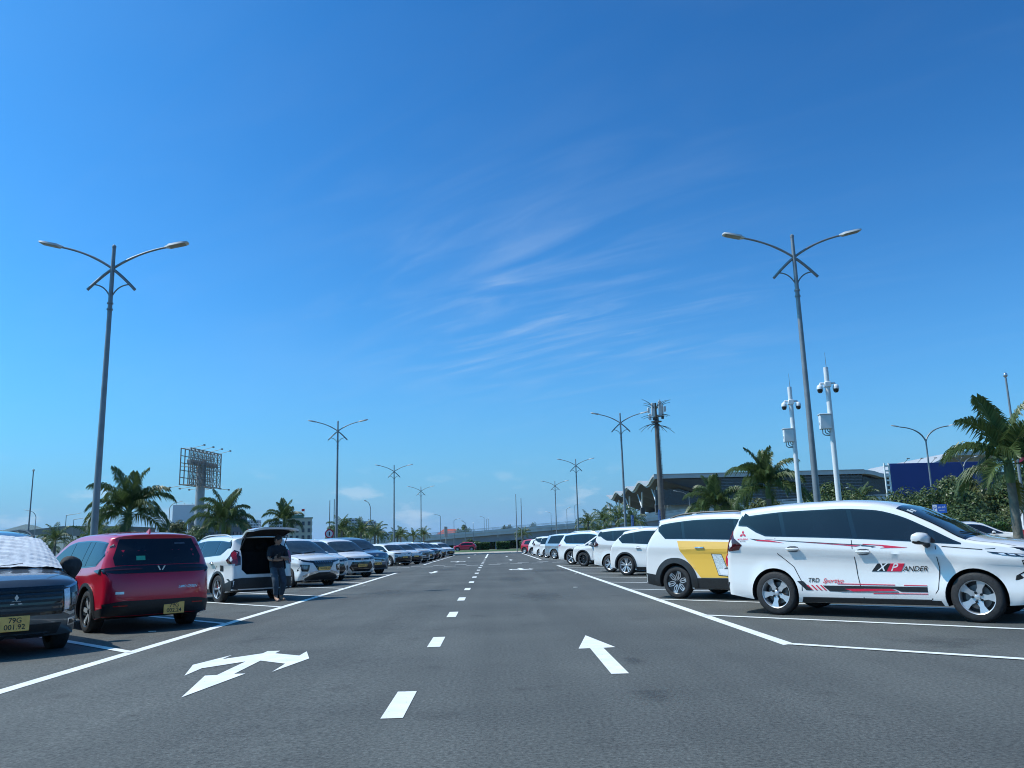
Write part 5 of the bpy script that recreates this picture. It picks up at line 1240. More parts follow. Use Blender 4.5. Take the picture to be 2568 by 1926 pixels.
for k, (x, y, h) in enumerate(((-9.6, 150, 6.6), (-7.4, 155, 5.9), (-5.8, 170, 5.8), (-4.4, 178, 5.6), (15.5, 175, 8.2), (13.2, 190, 8.0), (18.2, 185, 9.4), (-2.6, 230, 8.6), (-2.0, 232, 8.2), (-1.5, 236, 7.8))):
    put(road_lamp(h, (1,) if k % 2 else (-1,), .7, .06, .3), 'road_lamp', TINY[k], 'lamp post', (x, y, 0), R(30 * k), 'tiny far lamps round the flyover')

# thin masts
def mast(h, r, ball=True):
    mb = MB().lathe([(r, 0), (r * .8, h * .5), (r * .55, h)], 10)
    K = [('pole', mb.mesh('pole', [M_GALV], 50), None, (0, 0, 0))]
    if ball: K.append(('finial', MB().lathe([(r * .3, h), (r * 1.2, h + r), (r * 1.3, h + r * 2), (r * .8, h + r * 3), (.001, h + r * 3.4)], 10).mesh('finial', [M_CHROME], 60), None, (0, 0, 0)))
    return K
put(mast(9.5, .09), 'thin_mast', 'plain thin mast at far left beside the hills', 'mast', (-46.4, 84, 0), 0, 'thin masts')
put(mast(9.5, .09), 'thin_mast', 'plain thin mast rising behind the large right palm', 'mast', (28.6, 44, 0), 0, 'thin masts')
put(mast(7.3, .07, False), 'thin_mast', 'taller of two thin masts left of the far red hatchback', 'mast', (2.88, 105, 0), 0, 'thin masts')
put(mast(6.8, .07, False), 'thin_mast', 'shorter of two thin masts left of the far red hatchback', 'mast', (3.55, 105.5, 0), 0, 'thin masts')
put(mast(5.4, .06, False), 'thin_mast', 'left one of two thin masts beside the second left lamp post', 'mast', (-14.75, 75, 0), 0, 'thin masts')
put(mast(5.5, .06, False), 'thin_mast', 'right one of two thin masts beside the second left lamp post', 'mast', (-14.35, 75, 0), 0, 'thin masts')

# camera masts
CAMM = [('pole', MB().lathe([(.10, .05), (.095, .5), (.085, 3), (.078, 6.5), (.001, 6.5)], 14).mesh('pole', [M_WMAST], 50), None, (0, 0, 0)),
        ('lightning_rod', MB().tube([(.02, 0, 6.48), (.015, 0, 7.0)], [.010, .005], 6).mesh('lightning_rod', [M_GALV], 0), None, (0, 0, 0)),
        ('clamp', MB().box((0, 0, 5.93), (.20, .20, .17), 0, None, .015).mesh('clamp', [M_DOME], 40), None, (0, 0, 0)),
        ('control_box', MB().box((-.20, -.05, 4.70), (.34, .24, .46), 0, None, .012).mesh('control_box', [M_WMAST], 40), None, (0, 0, 0))]
CAMM += [('box_lid', MB().box((-.20, -.05, 4.945), (.39, .29, .03), 0, None, .008).mesh('box_lid', [M_WMAST], 40), 3, (0, 0, 0)), ('door_latch', MB().box((-.375, -.06, 4.66), (.02, .03, .12), 0, None, .004).mesh('door_latch', [M_CHROME], 40), 3, (0, 0, 0))]
for k in range(3): CAMM.append(('conduit', MB().tube([(-.30 + .08 * k, -.05, 4.48), (-.30 + .08 * k, -.05, 4.33 + .04 * k), (-.24 + .08 * k, -.04, 4.28 + .04 * k), (-.03, 0, 4.26 + .04 * k)], .016, 6).mesh('conduit', [M_GALV], 50), None, (0, 0, 0)))
for s in (1, -1):
    CAMM.append(('camera_arm', MB().tube([(0, 0, 5.96), (s * .22, -.02, 5.97), (s * .25, -.02, 5.90)], .035, 8).mesh('camera_arm', [M_DOME], 50), None, (0, 0, 0)))
    i0 = len(CAMM)
    CAMM.append(('camera', MB().lathe([(.001, .10), (.05, .095), (.085, .06), (.10, .0), (.10, -.05), (.09, -.055)], 16).mesh('camera', [M_DOME], 60), None, (s * .25, -.02, 5.83)))
    CAMM.append(('camera_dome', MB().lathe([(.088, -.05), (.088, -.10), (.07, -.15), (.04, -.175), (.001, -.18)], 16).mesh('camera_dome', [M_DOMEB], 60), i0, (0, 0, 0)))
put(CAMM, 'camera_mast', 'white camera mast left of the tall right lamp post', 'camera mast', (10.95, 29.3, .05), R(-8), 'white camera masts')
put(CAMM, 'camera_mast', 'taller looking white camera mast right of the tall right lamp post', 'camera mast', (10.93, 25.9, .05), R(-8), 'white camera masts')

# antenna tower dressed as a palm that lost its leaves
M_TOWER = mat('weathered_steel_pole', (.10, .098, .09), .7, .2, noise=(2, .25, 5))
M_PANEL = mat('antenna_panel', (.55, .57, .56), .5, noise=(3, .08, 3))
M_ROD = mat('dark_rod', (.03, .035, .03), .6, noise=(5, .3, 2))
tw = thing('antenna_tower', 'tall antenna tower with panel antennas and bare drooping rods', 'antenna tower', (23.05, 113, 0))
link('pole', MB().lathe([(.48, 0), (.42, 6), (.36, 12), (.28, 18.0), (.001, 18.0)], 14).mesh('pole', [M_TOWER], 40), tw)
lad = MB().tube([(.55, 0, 2), (.38, 0, 17)], .025, 5)
for k in range(30): lad.box((.50 - .0055 * k, 0, 2.2 + .5 * k), (.16, .16, .04))
link('climbing_pegs', lad.mesh('climbing_pegs', [M_TOWER], 0), tw)['kind'] = 'stuff'
link('platform', MB().lathe([(.2, 17.2), (.75, 17.3), (.75, 17.4), (.2, 17.5)], 14).lathe([(.3, 16.9), (.5, 16.95), (.3, 17.05)], 12).mesh('platform', [M_TOWER], 30), tw)
link('mast_head', MB().tube([(0, 0, 18), (0, 0, 20)], .14, 8).mesh('mast_head', [M_ROD], 50), tw)
for k, (x, y, z, w, h) in enumerate(((-.45, -.4, 19.0, .5, 1.9), (.55, -.35, 19.1, .45, 2.3), (.95, .1, 18.9, .28, 1.6), (-1.0, .1, 19.0, .32, .75), (1.25, -.2, 19.1, .32, .75), (-.9, -.2, 18.0, .35, .9), (.1, -.6, 17.8, .22, .9), (.8, -.5, 17.9, .35, .5), (-.4, -.6, 17.7, .4, .45))):
    link('antenna_panel', MB().box((x, y, z), (w, .22, h), 0, None, .04).mesh('antenna_panel', [M_PANEL if k < 6 else M_ROD], 40), tw)
for k in range(30):
    a = 2 * math.pi * k / 30 + rng.uniform(-.12, .12); e = (k % 3) / 2; z0 = 16.9 + 2.2 * e + rng.uniform(-.2, .4); rr_ = rng.uniform(1.7, 2.5)
    c_, s_ = math.cos(a), math.sin(a); up_ = (-.9 + 1.7 * e) + rng.uniform(-.3, .3)
    link('bare_rod', MB().tube(bez((.25 * c_, .25 * s_, z0), (rr_ * .6 * c_, rr_ * .6 * s_, z0 + .35 + up_ * .5), (rr_ * c_, rr_ * s_, z0 + up_), 6), [.048] * 4 + [.030] * 3, 5).mesh('bare_rod', [M_ROD], 0), tw)

# ------------------------------------------------------------------ signs
M_BLUE = mat('sign_blue', (.02, .10, .42), .45, noise=(8, .06, 2))
M_SIGNW = mat('sign_white', (.72, .73, .74), .5, noise=(8, .04, 2))
def parking_sign(lb, loc, rz, w=.62, h=.42, z=2.3):
    t = thing('parking_sign', lb, 'sign', loc, rz, 'blue parking signs'); 
    link('post', MB().tube([(0, .03, 0), (0, .03, z + .1)], .035, 8).mesh('post', [M_WMAST], 50), t)
    b_ = link('panel', MB().box((0, 0, z), (w, .025, h), 0, None, .005).mesh('panel', [M_BLUE], 30), t)
    link('panel_field', MB().box((-w * .33, -.016, z), (w * .30, .008, h * .92)).mesh('panel_field', [M_SIGNW], 0), b_)
    link('lettering', text_mb('P', .30, lambda a, b: (-w * .33 + a, -.0215, z + b)).mesh('lettering', [M_BLUE], 0), b_)
    link('lettering', text_mb('BÃI ĐỖ', .10, lambda a, b: (w * .15 + a, -.014, z + .06 + b)).mesh('lettering', [M_SIGNW], 0), b_)
    link('lettering', text_mb('PARKING', .06, lambda a, b: (w * .15 + a, -.014, z - .08 + b)).mesh('lettering', [M_SIGNW], 0), b_)
parking_sign('blue and white parking sign among the trees behind the striped car', (21.8, 40, 0), R(-25))
parking_sign('blue parking sign left of the antenna tower pole, beside a lamp post', (9.22, 55, 0), R(62), .5, .75, 2.45)
parking_sign('blue parking sign at the foot of the antenna tower pole', (10.05, 50, 0), R(66), .5, .80, 2.55)
rs = thing('round_sign', 'round red and white traffic sign beside the second left lamp post', 'sign', (-10.82, 55, 0), R(25))
link('post', MB().tube([(0, .03, 0), (0, .03, 2.5)], .035, 8).mesh('post', [M_GALV], 50), rs)
link('panel', MB().lathe([(.001, 0), (.30, 0), (.30, .02), (.001, .02)], 20, 'y', (0, -.02, 2.1)).mesh('panel', [M_REDINK], 30), rs)
link('panel_field', MB().lathe([(.001, 0), (.22, 0), (.22, .01), (.001, .01)], 20, 'y', (0, -.034, 2.1)).mesh('panel_field', [M_SIGNW], 30), rs)
link('symbol', MB().box((0, -.04, 2.1), (.07, .008, .26)).mesh('symbol', [M_INK], 0), rs)
es = thing('edge_on_sign', 'grey sign board seen edge-on at the end of the left row', 'sign', (-6.62, 115, .1), R(80))
link('post', MB().tube([(0, 0, 0), (0, 0, 3.0)], .07, 8).mesh('post', [M_GALV], 50), es)
link('panel', MB().box((0, 0, 2.85), (1.6, .10, 1.45), 0, None, .02).mesh('panel', [mat('sign_back_grey', (.30, .31, .31), .6, .2, noise=(3, .1, 3))], 30), es)
# ------------------------------------------------------------------ palms and trees
def leaf_mat(name, a, b, tr=.25):
    mt = bpy.data.materials.new(name); mt.use_nodes = True; nt = mt.node_tree; p = nt.nodes['Principled BSDF']; N = nt.nodes.new; K = nt.links.new
    gi = N('ShaderNodeNewGeometry'); r = N('ShaderNodeValToRGB'); r.color_ramp.elements[0].color = (*a, 1); r.color_ramp.elements[1].color = (*b, 1); K(gi.outputs['Random Per Island'], r.inputs['Fac'])
    K(r.outputs[0], p.inputs['Base Color']); p.inputs['Roughness'].default_value = .42; p.inputs['Specular IOR Level'].default_value = .45
    t = N('ShaderNodeBsdfTranslucent'); K(r.outputs[0], t.inputs['Color']); mx = N('ShaderNodeMixShader'); mx.inputs[0].default_value = tr
    K(p.outputs[0], mx.inputs[1]); K(t.outputs[0], mx.inputs[2]); K(mx.outputs[0], nt.nodes['Material Output'].inputs['Surface']); return mt
M_FROND = leaf_mat('palm_leaf', (.055, .095, .030), (.13, .18, .060), .35)
M_FRONDY = leaf_mat('palm_leaf_old', (.16, .15, .03), (.24, .19, .05))
M_LEAF = leaf_mat('broad_leaf', (.042, .078, .024), (.13, .17, .055), .3)
M_LEAFB = leaf_mat('broad_leaf_olive', (.075, .10, .032), (.16, .17, .06), .3)
M_HEDGE = leaf_mat('hedge_leaf', (.030, .075, .015), (.075, .14, .03))
M_TRUNK = mat('palm_trunk', (.17, .15, .125), .9, noise=(6, .3, 5), bump=(14, .8))
M_CROWNSH = mat('palm_crownshaft', (.10, .15, .05), .6, noise=(5, .25, 3))
M_BARK = mat('bark', (.10, .08, .06), .95, noise=(8, .35, 5), bump=(20, .8))

def frond(mb, L_, e0, bend, rnd, n=46, leaf=.46, M=Matrix.Identity(4), mi=0, vee=.42):
    """arched feather leaf along +x"""
    pts = []; p = Vector((0, 0, 0)); e = e0
    for k in range(15):
        pts.append((p.copy(), e)); t = k / 14; e -= bend / 14 * (.35 + 1.3 * t); p = p + Vector((math.cos(e), 0, math.sin(e))) * L_ / 14
    tb = MB().tube([q for q, _ in pts], [.022 * (1 - .8 * k / 14) + .004 for k in range(15)], 4)
    mb.add([M @ Vector(v) for v in tb.v], tb.f, mi)
    for s in (1, -1):
        for k in range(n):
            t = .13 + .87 * (k + rnd.uniform(-.3, .3)) / n; i = min(13, int(t * 14)); f = t * 14 - i
            q = pts[i][0].lerp(pts[i + 1][0], f); e = pts[i][1] + (pts[i + 1][1] - pts[i][1]) * f
            fx = Vector((math.cos(e), 0, math.sin(e))); up_ = Vector((-math.sin(e), 0, math.cos(e)))
            ll = leaf * (.35 + .75 * math.sin(math.pi * min(1, t * .86 + .12))) * rnd.uniform(.85, 1.12)
            va = vee + rnd.uniform(-.28, .28); sweep = .55 + .55 * t
            d = (Vector((0, s, 0)) * math.cos(va) + up_ * math.sin(va)) * math.cos(sweep) + fx * math.sin(sweep)
            d.normalize(); w = .027 * rnd.uniform(.8, 1.2); side = fx * w
            mid = q + d * ll * .52 + Vector((0, 0, -.06 * ll)); tip = q + d * ll * .86 + Vector((0, 0, -(.38 + rnd.uniform(0, .3)) * ll))
            vs = [q - side * .6, q + side * .6, mid + side, mid - side, tip]
            mb.add([M @ v for v in vs], [(0, 1, 2, 3), (3, 2, 4)], mi)

FR = []
for k, (e0, bd) in enumerate(((1.42, .55), (1.15, 1.25), (.95, 1.55), (.7, 1.65), (.40, 1.6), (.12, 1.45))):
    mb = MB(); frond(mb, 2.05, e0, bd, random.Random(40 + k), 78, .80); FR.append(mb.mesh('frond', [M_FROND], 0, False))
mb = MB(); frond(mb, 1.7, .05, 1.3, random.Random(77), 44, .62); FROLD = mb.mesh('frond', [M_FRONDY], 0, False)
def trunk_mesh(h, r):
    prof = [(r * 1.35, 0), (r * 1.15, .12)]
    n = max(6, int(h / .16))
    for k in range(n):
        z = .2 + (h - .2) * k / n; rr_ = r * (1.05 - .2 * k / n); prof += [(rr_ * 1.04, z), (rr_ * .97, z + (h - .2) / n * .5)]
    prof += [(r * .9, h)]
    return MB().lathe(prof, 12).mesh('trunk', [M_TRUNK], 60)
def shaft_mesh(r): return MB().lathe([(r * .95, 0), (r * 1.25, .15), (r * 1.1, .45), (r * .7, .8), (r * .3, 1.0)], 10).mesh('crownshaft', [M_CROWNSH], 60)
SH = shaft_mesh(.085)
def palm(lb, loc, h, sc, seed, nf=15, rz=0, old=0, grp='palms along the planting strips', lean=0):
    """h: height of the hub, sc: frond scale"""
    dz = .17 if loc[0] < -9 else 0; h += dz
    t = thing('palm_tree', lb, 'palm', (loc[0], loc[1], .08 - dz), rz, grp); rd = random.Random(seed)
    link('trunk', trunk_mesh(h - .5, .11 * (.8 + .3 * sc)), t)
    link('crownshaft', SH, t, (0, 0, h - .52), (0, 0, 0), (1.1, 1.1, 1.0))
    for k in range(nf):
        q = k / (nf - 1); i = min(5, int(q * 5.99)); a = k * 2.399 + rd.uniform(-.3, .3)
        link('frond', FR[i], t, (.05 * math.cos(a), .05 * math.sin(a), h - .05 + .15 * (1 - q)), (rd.uniform(-.25, .25), rd.uniform(-.12, .12), a), (sc * rd.uniform(.88, 1.08),) * 3)
    for k in range(old):
        a = rd.uniform(0, 6.28); link('frond', FROLD, t, (0, 0, h - .3), (0, .9, a), (sc * .8,) * 3)
    return t
palm('big bushy palm behind the red car and the tall left lamp post', (-11.9, 27.3), 2.40, .68, 3, 18, .4)
palm('palm with an upright spear leaf beside the bare billboard frame', (-13.0, 40.3), 2.40, .80, 5, 17, 1.1)
palm('palm behind the lifted white tailgate', (-12.9, 51.5), 2.75, .66, 9, 15, 2.0)
palm('large palm at the right edge in front of the white minibus', (12.50, 19.6), 2.72, .75, 14, 16, 3.9, 1)
palm('tall palm just left of the two white camera masts', (11.15, 33.2), 3.10, .80, 15, 20, .2)
palm('palm under the terminal roof right of the antenna tower pole', (11.4, 42.2), 2.65, .84, 21, 18, 2.6)
# the smaller palms farther off: trunk and one crown each
CROWNS = []
for s in range(4):
    rd = random.Random(60 + s); mb = MB()
    for k in range(15):
        q = k / 14; a = k * 2.399 + rd.uniform(-.3, .3); e0 = 1.42 - 1.3 * q + rd.uniform(-.1, .1)
        frond(mb, 2.0 * rd.uniform(.88, 1.06), e0, .6 + 1.0 * min(1, q * 2.2), rd, 34, .78, Matrix.Rotation(a, 4, 'Z') @ Matrix.Rotation(rd.uniform(-.2, .2), 4, 'X'))
    CROWNS.append(mb.mesh('crown', [M_FROND], 0, False))
TR1 = trunk_mesh(2.2, .12)
def far_palm(lb, x, y, h, sc, k, grp):
    t = thing('palm_tree', lb, 'palm', (x, y, .08 if x > -9 or y > 99 else -.10), k * 1.7, grp); link('trunk', TR1, t, (0, 0, 0), (0, 0, 0), (.85, .85, h / 2.2)); link('crown', CROWNS[k % 4], t, (0, 0, h), (0, 0, 0), (sc * .72,) * 3)
GPL, GPR = 'smaller palms behind the far left cars', 'smaller palms behind the far right cars'
for k, (x, y, h, sc, lb) in enumerate(((-12.0, 66, 2.6, 1.0, 'palm right beside the second left lamp post'), (-11.6, 73, 2.55, 1.0, 'palm before the white apartment blocks, left of two'), (-11.4, 80, 2.5, 1.0, 'palm before the white apartment blocks, right of two'), (-12.2, 88, 2.4, .9, 'small palm left of the third left lamp post'), (-11.2, 97, 2.3, .9, 'small palm right of the third left lamp post'), (-11.6, 104, 2.4, .9, 'small palm between the third and fourth left lamp posts'), (-10.6, 110, 2.3, .85, 'small palm by the fourth left lamp post'), (-9.5, 113, 2.5, .9, 'small palm at the left end of the flyover'))):
    far_palm(lb, x, y, h, sc, k, GPL)
for k, (x, y, h, sc, lb) in enumerate(((10.6, 93, 3.1, 1.1, 'palm leftmost of three tall ones right of the flyover'), (10.6, 79.5, 3.0, 1.1, 'palm middle of three tall ones right of the flyover'), (10.7, 71, 3.0, 1.1, 'palm rightmost of three tall ones right of the flyover'), (10.4, 62, 2.3, .95, 'low palm below the terminal end, behind the far white cars'), (11.6, 104, 2.2, 1.0, 'low dark palm under the flyover girder, left one'), (13.8, 108, 2.2, 1.0, 'low dark palm under the flyover girder, right one'), (3.7, 106.5, 2.1, .85, 'lone palm at the end of the lot by the two thin masts'))):
    far_palm(lb, x, y, h, sc, k + 2, GPR)
far_palm('small palm before the flat canopy building at far left', -31.2, 60, 2.3, .95, 1, GPL); far_palm('smaller palm beside the canopy building palm', -32.6, 62, 1.6, .7, 2, GPL)
far_palm('low palm under the big bushy left palm', -14.6, 31, 1.5, .8, 3, GPL)
for k, (x, y, h, sc, lb) in enumerate(((31.5, 70, 3.9, 1.25, 'palm among the right trees below the blue billboard, taller'), (27.2, 66, 3.0, 1.1, 'palm among the right trees left of the blue billboard'), (21.6, 46, 1.6, .9, 'low palm beside the blue and white parking sign'), (37.5, 72, 3.4, 1.1, 'palm among the trees left of the large right palm'))):
    far_palm(lb, x, y, h, sc, k, 'palms among the right trees')

# broad-leaved trees
def crown_mesh(seed, rx, rz_, n, mt, leaf=.16, clumps=26):
    rd = random.Random(seed); mb = MB(); cs = []
    for k in range(clumps):
        a, c, r = rd.uniform(0, 6.283), rd.uniform(-.75, 1), rd.random() ** .4
        s_ = math.sqrt(max(0, 1 - c * c)); cs.append((Vector((rx * r * s_ * math.cos(a), rx * r * s_ * math.sin(a), rz_ * r * c)), rd.uniform(.26, .46) * rx))
    for k in range(n):
        c, r = cs[rd.randrange(clumps)]
        d = Vector((rd.gauss(0, 1), rd.gauss(0, 1), rd.gauss(0, 1))).normalized(); p = c + d * r * rd.uniform(.55, 1.0)
        nn = (d + Vector((rd.gauss(0, .5), rd.gauss(0, .5), rd.gauss(.5, .5)))).normalized(); a = nn.orthogonal().normalized(); b = nn.cross(a); q = rd.uniform(0, 6.28)
        u_ = a * math.cos(q) + b * math.sin(q); v_ = nn.cross(u_); l = leaf * rd.uniform(.7, 1.3)
        mb.add([p - u_ * l, p + v_ * l * .45, p + u_ * l, p - v_ * l * .45], [(0, 1, 2, 3)])
    return mb.mesh('crown', [mt], 0, False), cs
TREES = []
for s, (rx, rz_, mt) in enumerate(((2.3, 1.9, M_LEAF), (2.0, 2.2, M_LEAFB), (2.6, 1.8, M_LEAF))):
    cm, cs = crown_mesh(90 + s, rx, rz_, 6500, mt, .145)
    tm = MB().tube([(0, 0, -2.6), (.05, .03, -1.4), (0, 0, -.2)], [.17, .14, .10], 8)
    for c, r in cs[:8]: tm.tube([(0, 0, -1.2), c * .5 + Vector((0, 0, -.3)), c], [.07, .05, .02], 5)
    TREES.append((cm, tm.mesh('trunk', [M_BARK], 50)))
def tree(lb, x, y, h, k, sc=1.0, rz=0, grp='broad-leaved trees behind the striped car'):
    t = thing('broadleaf_tree', lb, 'tree', (x, y, 0), rz, grp); link('trunk', TREES[k][1], t, (0, 0, 2.5 * sc * h), (0, 0, 0), (sc, sc, sc * h)); link('crown', TREES[k][0], t, (0, 0, 2.7 * sc * h), (0, 0, 0), (sc, sc, sc * h))
RT = [(25.3, 62, 1.0, 0, 1.0, 'leafy tree between the two camera masts'), (29.0, 67, .9, 1, 1.0, 'leafy tree just right of the right camera mast'), (33.2, 66, 1.0, 2, .95, 'broad tree below the left end of the blue billboard'), (36.0, 64, 1.05, 0, 1.0, 'bright leafy tree right of the outswept road lamp'), (40.2, 70, 1.15, 1, 1.05, 'olive tree under the blue billboard'), (43.8, 69, 1.1, 2, 1.1, 'broad tree behind the right road lamp pole'), (46.5, 72, 1.2, 0, 1.15, 'tree behind the large right palm crown'), (37.0, 56, .72, 1, .9, 'low olive tree behind the parking sign'), (31.2, 54, .70, 2, .85, 'low tree behind the windscreen of the striped car'), (41.0, 58, .8, 0, .95, 'low tree between the parking sign and the minibus'), (20.2, 61, .85, 1, .95, 'olive tree left of the left camera mast'), (17.0, 58, .72, 2, .9, 'low tree right of the terminal palm'), (47.0, 60, .95, 1, 1.0, 'tree above the minibus roof')]
for i, (x, y, h, k, sc, lb) in enumerate(RT): tree(lb, x, y, h, k, sc, i * 1.1)
for i, (x, y, z, sc, lb) in enumerate(((-9.2, 246, 1.35, 1.0, 'far tree right of the red roof beyond the flyover'), (4.0, 240, 1.55, .85, 'far tree top above the flyover middle'), (11.2, 240, 1.62, .85, 'far tree top above the flyover, right one'), (-4.6, 172, .55, .8, 'small tree under the flyover'), (-63, 330, 1.3, 1.6, 'round tree beside the cream building'), (-52, 300, 1.1, 1.6, 'round tree right of the cream building'), (-46, 290, .9, 1.5, 'low tree before the apartment blocks'), (-72, 190, 1.2, 1.4, 'tree below the white billboard'), (-62, 172, 1.0, 1.3, 'tree at the foot of the bare billboard'), (-80, 180, 1.0, 1.4, 'tree between canopy building and white billboard'), (-68, 160, .9, 1.2, 'low tree left of the billboard pole'))):
    tree(lb, x, y, z, i % 3, sc, i, 'far trees')

# hedges
def hedge(lb, x0, x1, y0, y1, h, n, seed, leaf=.09):
    rd = random.Random(seed); mb = MB(); 
    for k in range(n):
        f = rd.random(); x, y = rd.uniform(x0, x1), rd.uniform(y0, y1); z = h * (rd.random() ** .5)
        if f < .45: z = h * rd.uniform(.9, 1.06)
        elif f < .8: y = y0 + rd.uniform(-.05, .08)
        nn = Vector((rd.gauss(0, .6), rd.gauss(-.4, .6), rd.gauss(.7, .6))).normalized(); u_ = nn.orthogonal().normalized(); v_ = nn.cross(u_); l = leaf * rd.uniform(.7, 1.4); p = Vector((x, y, z + .05))
        mb.add([p - u_ * l, p + v_ * l * .5, p + u_ * l, p - v_ * l * .5], [(0, 1, 2, 3)])
    t = thing('hedge', lb, 'hedge', ((x0 + x1) / 2, (y0 + y1) / 2, .05 if x0 > -9 else -.12), 0, 'clipped hedges'); mb.v = [(a - (x0 + x1) / 2, b - (y0 + y1) / 2, c) for a, b, c in mb.v]
    link('foliage', mb.mesh('foliage', [M_HEDGE], 0, False), t); w_, d_ = x1 - x0, y1 - y0
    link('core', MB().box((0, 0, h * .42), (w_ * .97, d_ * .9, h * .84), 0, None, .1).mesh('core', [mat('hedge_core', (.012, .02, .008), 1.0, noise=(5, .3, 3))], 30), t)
hedge('low hedge between the grey car and the red car', -12.6, -11.0, 16.5, 20.5, .95, 5200, 1)
hedge('green hedge behind the bonnet of the striped car', 24.5, 28.5, 45.5, 47, 1.45, 3600, 2)
hedge('dark low hedge along the left planting strip', -12.8, -11.2, 52, 70, .8, 6000, 3)
for k, (x0, x1, h) in enumerate(((-3.5, -.8, 1.3), (.4, 2.8, 1.35), (4.6, 7.2, 1.3))):
    hedge(('hedge under the flyover right of the crossing red car', 'hedge in the middle under the flyover', 'hedge under the flyover behind the two thin masts')[k], x0 * 1.1, x1 * 1.1, 163, 164.5, h, 1500, 5 + k, .14)

hedge('long dark shrub row added to darken the gaps under the flyover', -16, 60, 207, 209.5, 2.6, 5000, 11, .28)  # made-up row that fills the bright gaps below the deck with dark

# ------------------------------------------------------------------ flyover
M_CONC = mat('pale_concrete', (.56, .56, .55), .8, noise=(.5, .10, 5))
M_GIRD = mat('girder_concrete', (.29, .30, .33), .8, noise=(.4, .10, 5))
M_RAIL = mat('rail_metal', (.60, .62, .63), .4, .5, noise=(3, .08, 2))
fo = thing('flyover', 'long grey concrete flyover rising from left to right', 'flyover', (0, 190, 0))
fz = herm([(-40, .9), (-26, 2.2), (-13.6, 2.95), (-3.6, 3.55), (9.3, 4.25), (32, 5.6), (46, 7.0), (70, 8.6), (120, 9.5)])
def band(x0, x1, zlo, zhi, y0, y1, mt, name, step=4.0):
    mb = MB(); n = max(1, int((x1 - x0) / step)); vs = []
    for k in range(n + 1):
        x = x0 + (x1 - x0) * k / n; b = fz(x); vs += [(x, y0, max(-.3, b + zlo)), (x, y1, max(-.3, b + zlo)), (x, y1, b + zhi), (x, y0, b + zhi)]
    fs = [(0, 1, 2, 3), (4 * n, 4 * n + 3, 4 * n + 2, 4 * n + 1)] + [(4 * k + a, 4 * k + (a + 1) % 4, 4 * k + 4 + (a + 1) % 4, 4 * k + 4 + a) for k in range(n) for a in range(4)]
    mb.add(vs, fs); return link(name, mb.mesh(name, [mt], 20), fo)
band(-40, 120, -.62, .05, 0, 11, M_CONC, 'deck')
for k in range(17): band(-40 + 9.4 * k, -40 + 9.4 * k + 9.32, .05, .62, -.12, .12, M_CONC, 'parapet', 5)
band(-40, 120, .05, .60, 10.8, 11.0, M_CONC, 'parapet')
band(-40, 120, .78, .86, -.05, .05, M_RAIL, 'hand_rail'); band(-40, 120, .98, 1.08, -.05, .05, M_RAIL, 'hand_rail')
for k in range(36):
    x = -38 + 4.2 * k; link('rail_post', MB().box((x, 0, fz(x) + .85), (.10, .08, .46)).mesh('rail_post', [M_RAIL], 0), fo)
for k in range(5):
    x0, x1 = -26 + 27 * k, -26 + 27 * k + 26.9
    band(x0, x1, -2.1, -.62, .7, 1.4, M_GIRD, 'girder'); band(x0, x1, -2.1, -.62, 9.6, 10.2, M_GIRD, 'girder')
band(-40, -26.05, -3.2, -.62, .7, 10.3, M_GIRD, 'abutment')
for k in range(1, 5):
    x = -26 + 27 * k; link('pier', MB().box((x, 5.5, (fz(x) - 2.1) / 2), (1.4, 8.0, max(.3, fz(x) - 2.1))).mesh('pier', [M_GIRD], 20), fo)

# ------------------------------------------------------------------ terminal with a wavy roof
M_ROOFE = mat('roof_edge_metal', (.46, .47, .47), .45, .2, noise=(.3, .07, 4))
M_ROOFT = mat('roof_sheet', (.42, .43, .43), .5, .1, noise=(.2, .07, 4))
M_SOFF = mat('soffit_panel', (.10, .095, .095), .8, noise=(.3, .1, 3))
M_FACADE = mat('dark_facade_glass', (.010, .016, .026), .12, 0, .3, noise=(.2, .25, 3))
M_FIN = mat('louvre_fin', (.20, .23, .27), .5, .3, noise=(.5, .1, 2))
M_CLAD = mat('ribbed_pale_wall', (.40, .42, .43), .7, noise=(.6, .08, 3))
tm_ = thing('terminal_building', 'airport terminal with a wavy roof edge on branching columns', 'building', (51.5, 262, 0))
wz = lambda y: 20.5 + 1.05 * math.cos(2 * math.pi * y / 28)
def wave(x0, x1, y0, y1, dz0, dz1, mt, name, step=1.4, zf=wz, par=None):
    mb = MB(); n = int((y1 - y0) / step); vs = []
    for k in range(n + 1):
        y = y0 + (y1 - y0) * k / n; vs += [(x0, y, zf(y) + dz0), (x1, y, zf(y) + dz0), (x1, y, zf(y) + dz1), (x0, y, zf(y) + dz1)]
    fs = [(0, 1, 2, 3), (4 * n, 4 * n + 3, 4 * n + 2, 4 * n + 1)] + [(4 * k + a, 4 * k + (a + 1) % 4, 4 * k + 4 + (a + 1) % 4, 4 * k + 4 + a) for k in range(n) for a in range(4)]
    mb.add(vs, fs); return link(name, mb.mesh(name, [mt], 30), par or tm_)
wave(.4, 68, .4, 112, -.35, .05, M_ROOFT, 'roof_sheet'); wave(0, .5, 0, 112, -.55, .12, M_ROOFE, 'roof_edge'); wave(.5, 1.0, .45, 112, -1.0, -.60, M_ROOFE, 'roof_edge')
link('roof_fascia', MB().box((34, -.2, 20.9), (68, .4, 1.35), 0, None, .05).mesh('roof_fascia', [M_ROOFE], 30), tm_)
link('roof_gutter', MB().box((34, -.3, 21.62), (68, .7, .16)).mesh('roof_gutter', [M_ROOFT], 30), tm_)
so = herm([(0, 19.2), (6, 18.6), (14, 16.2), (24, 13.4)])
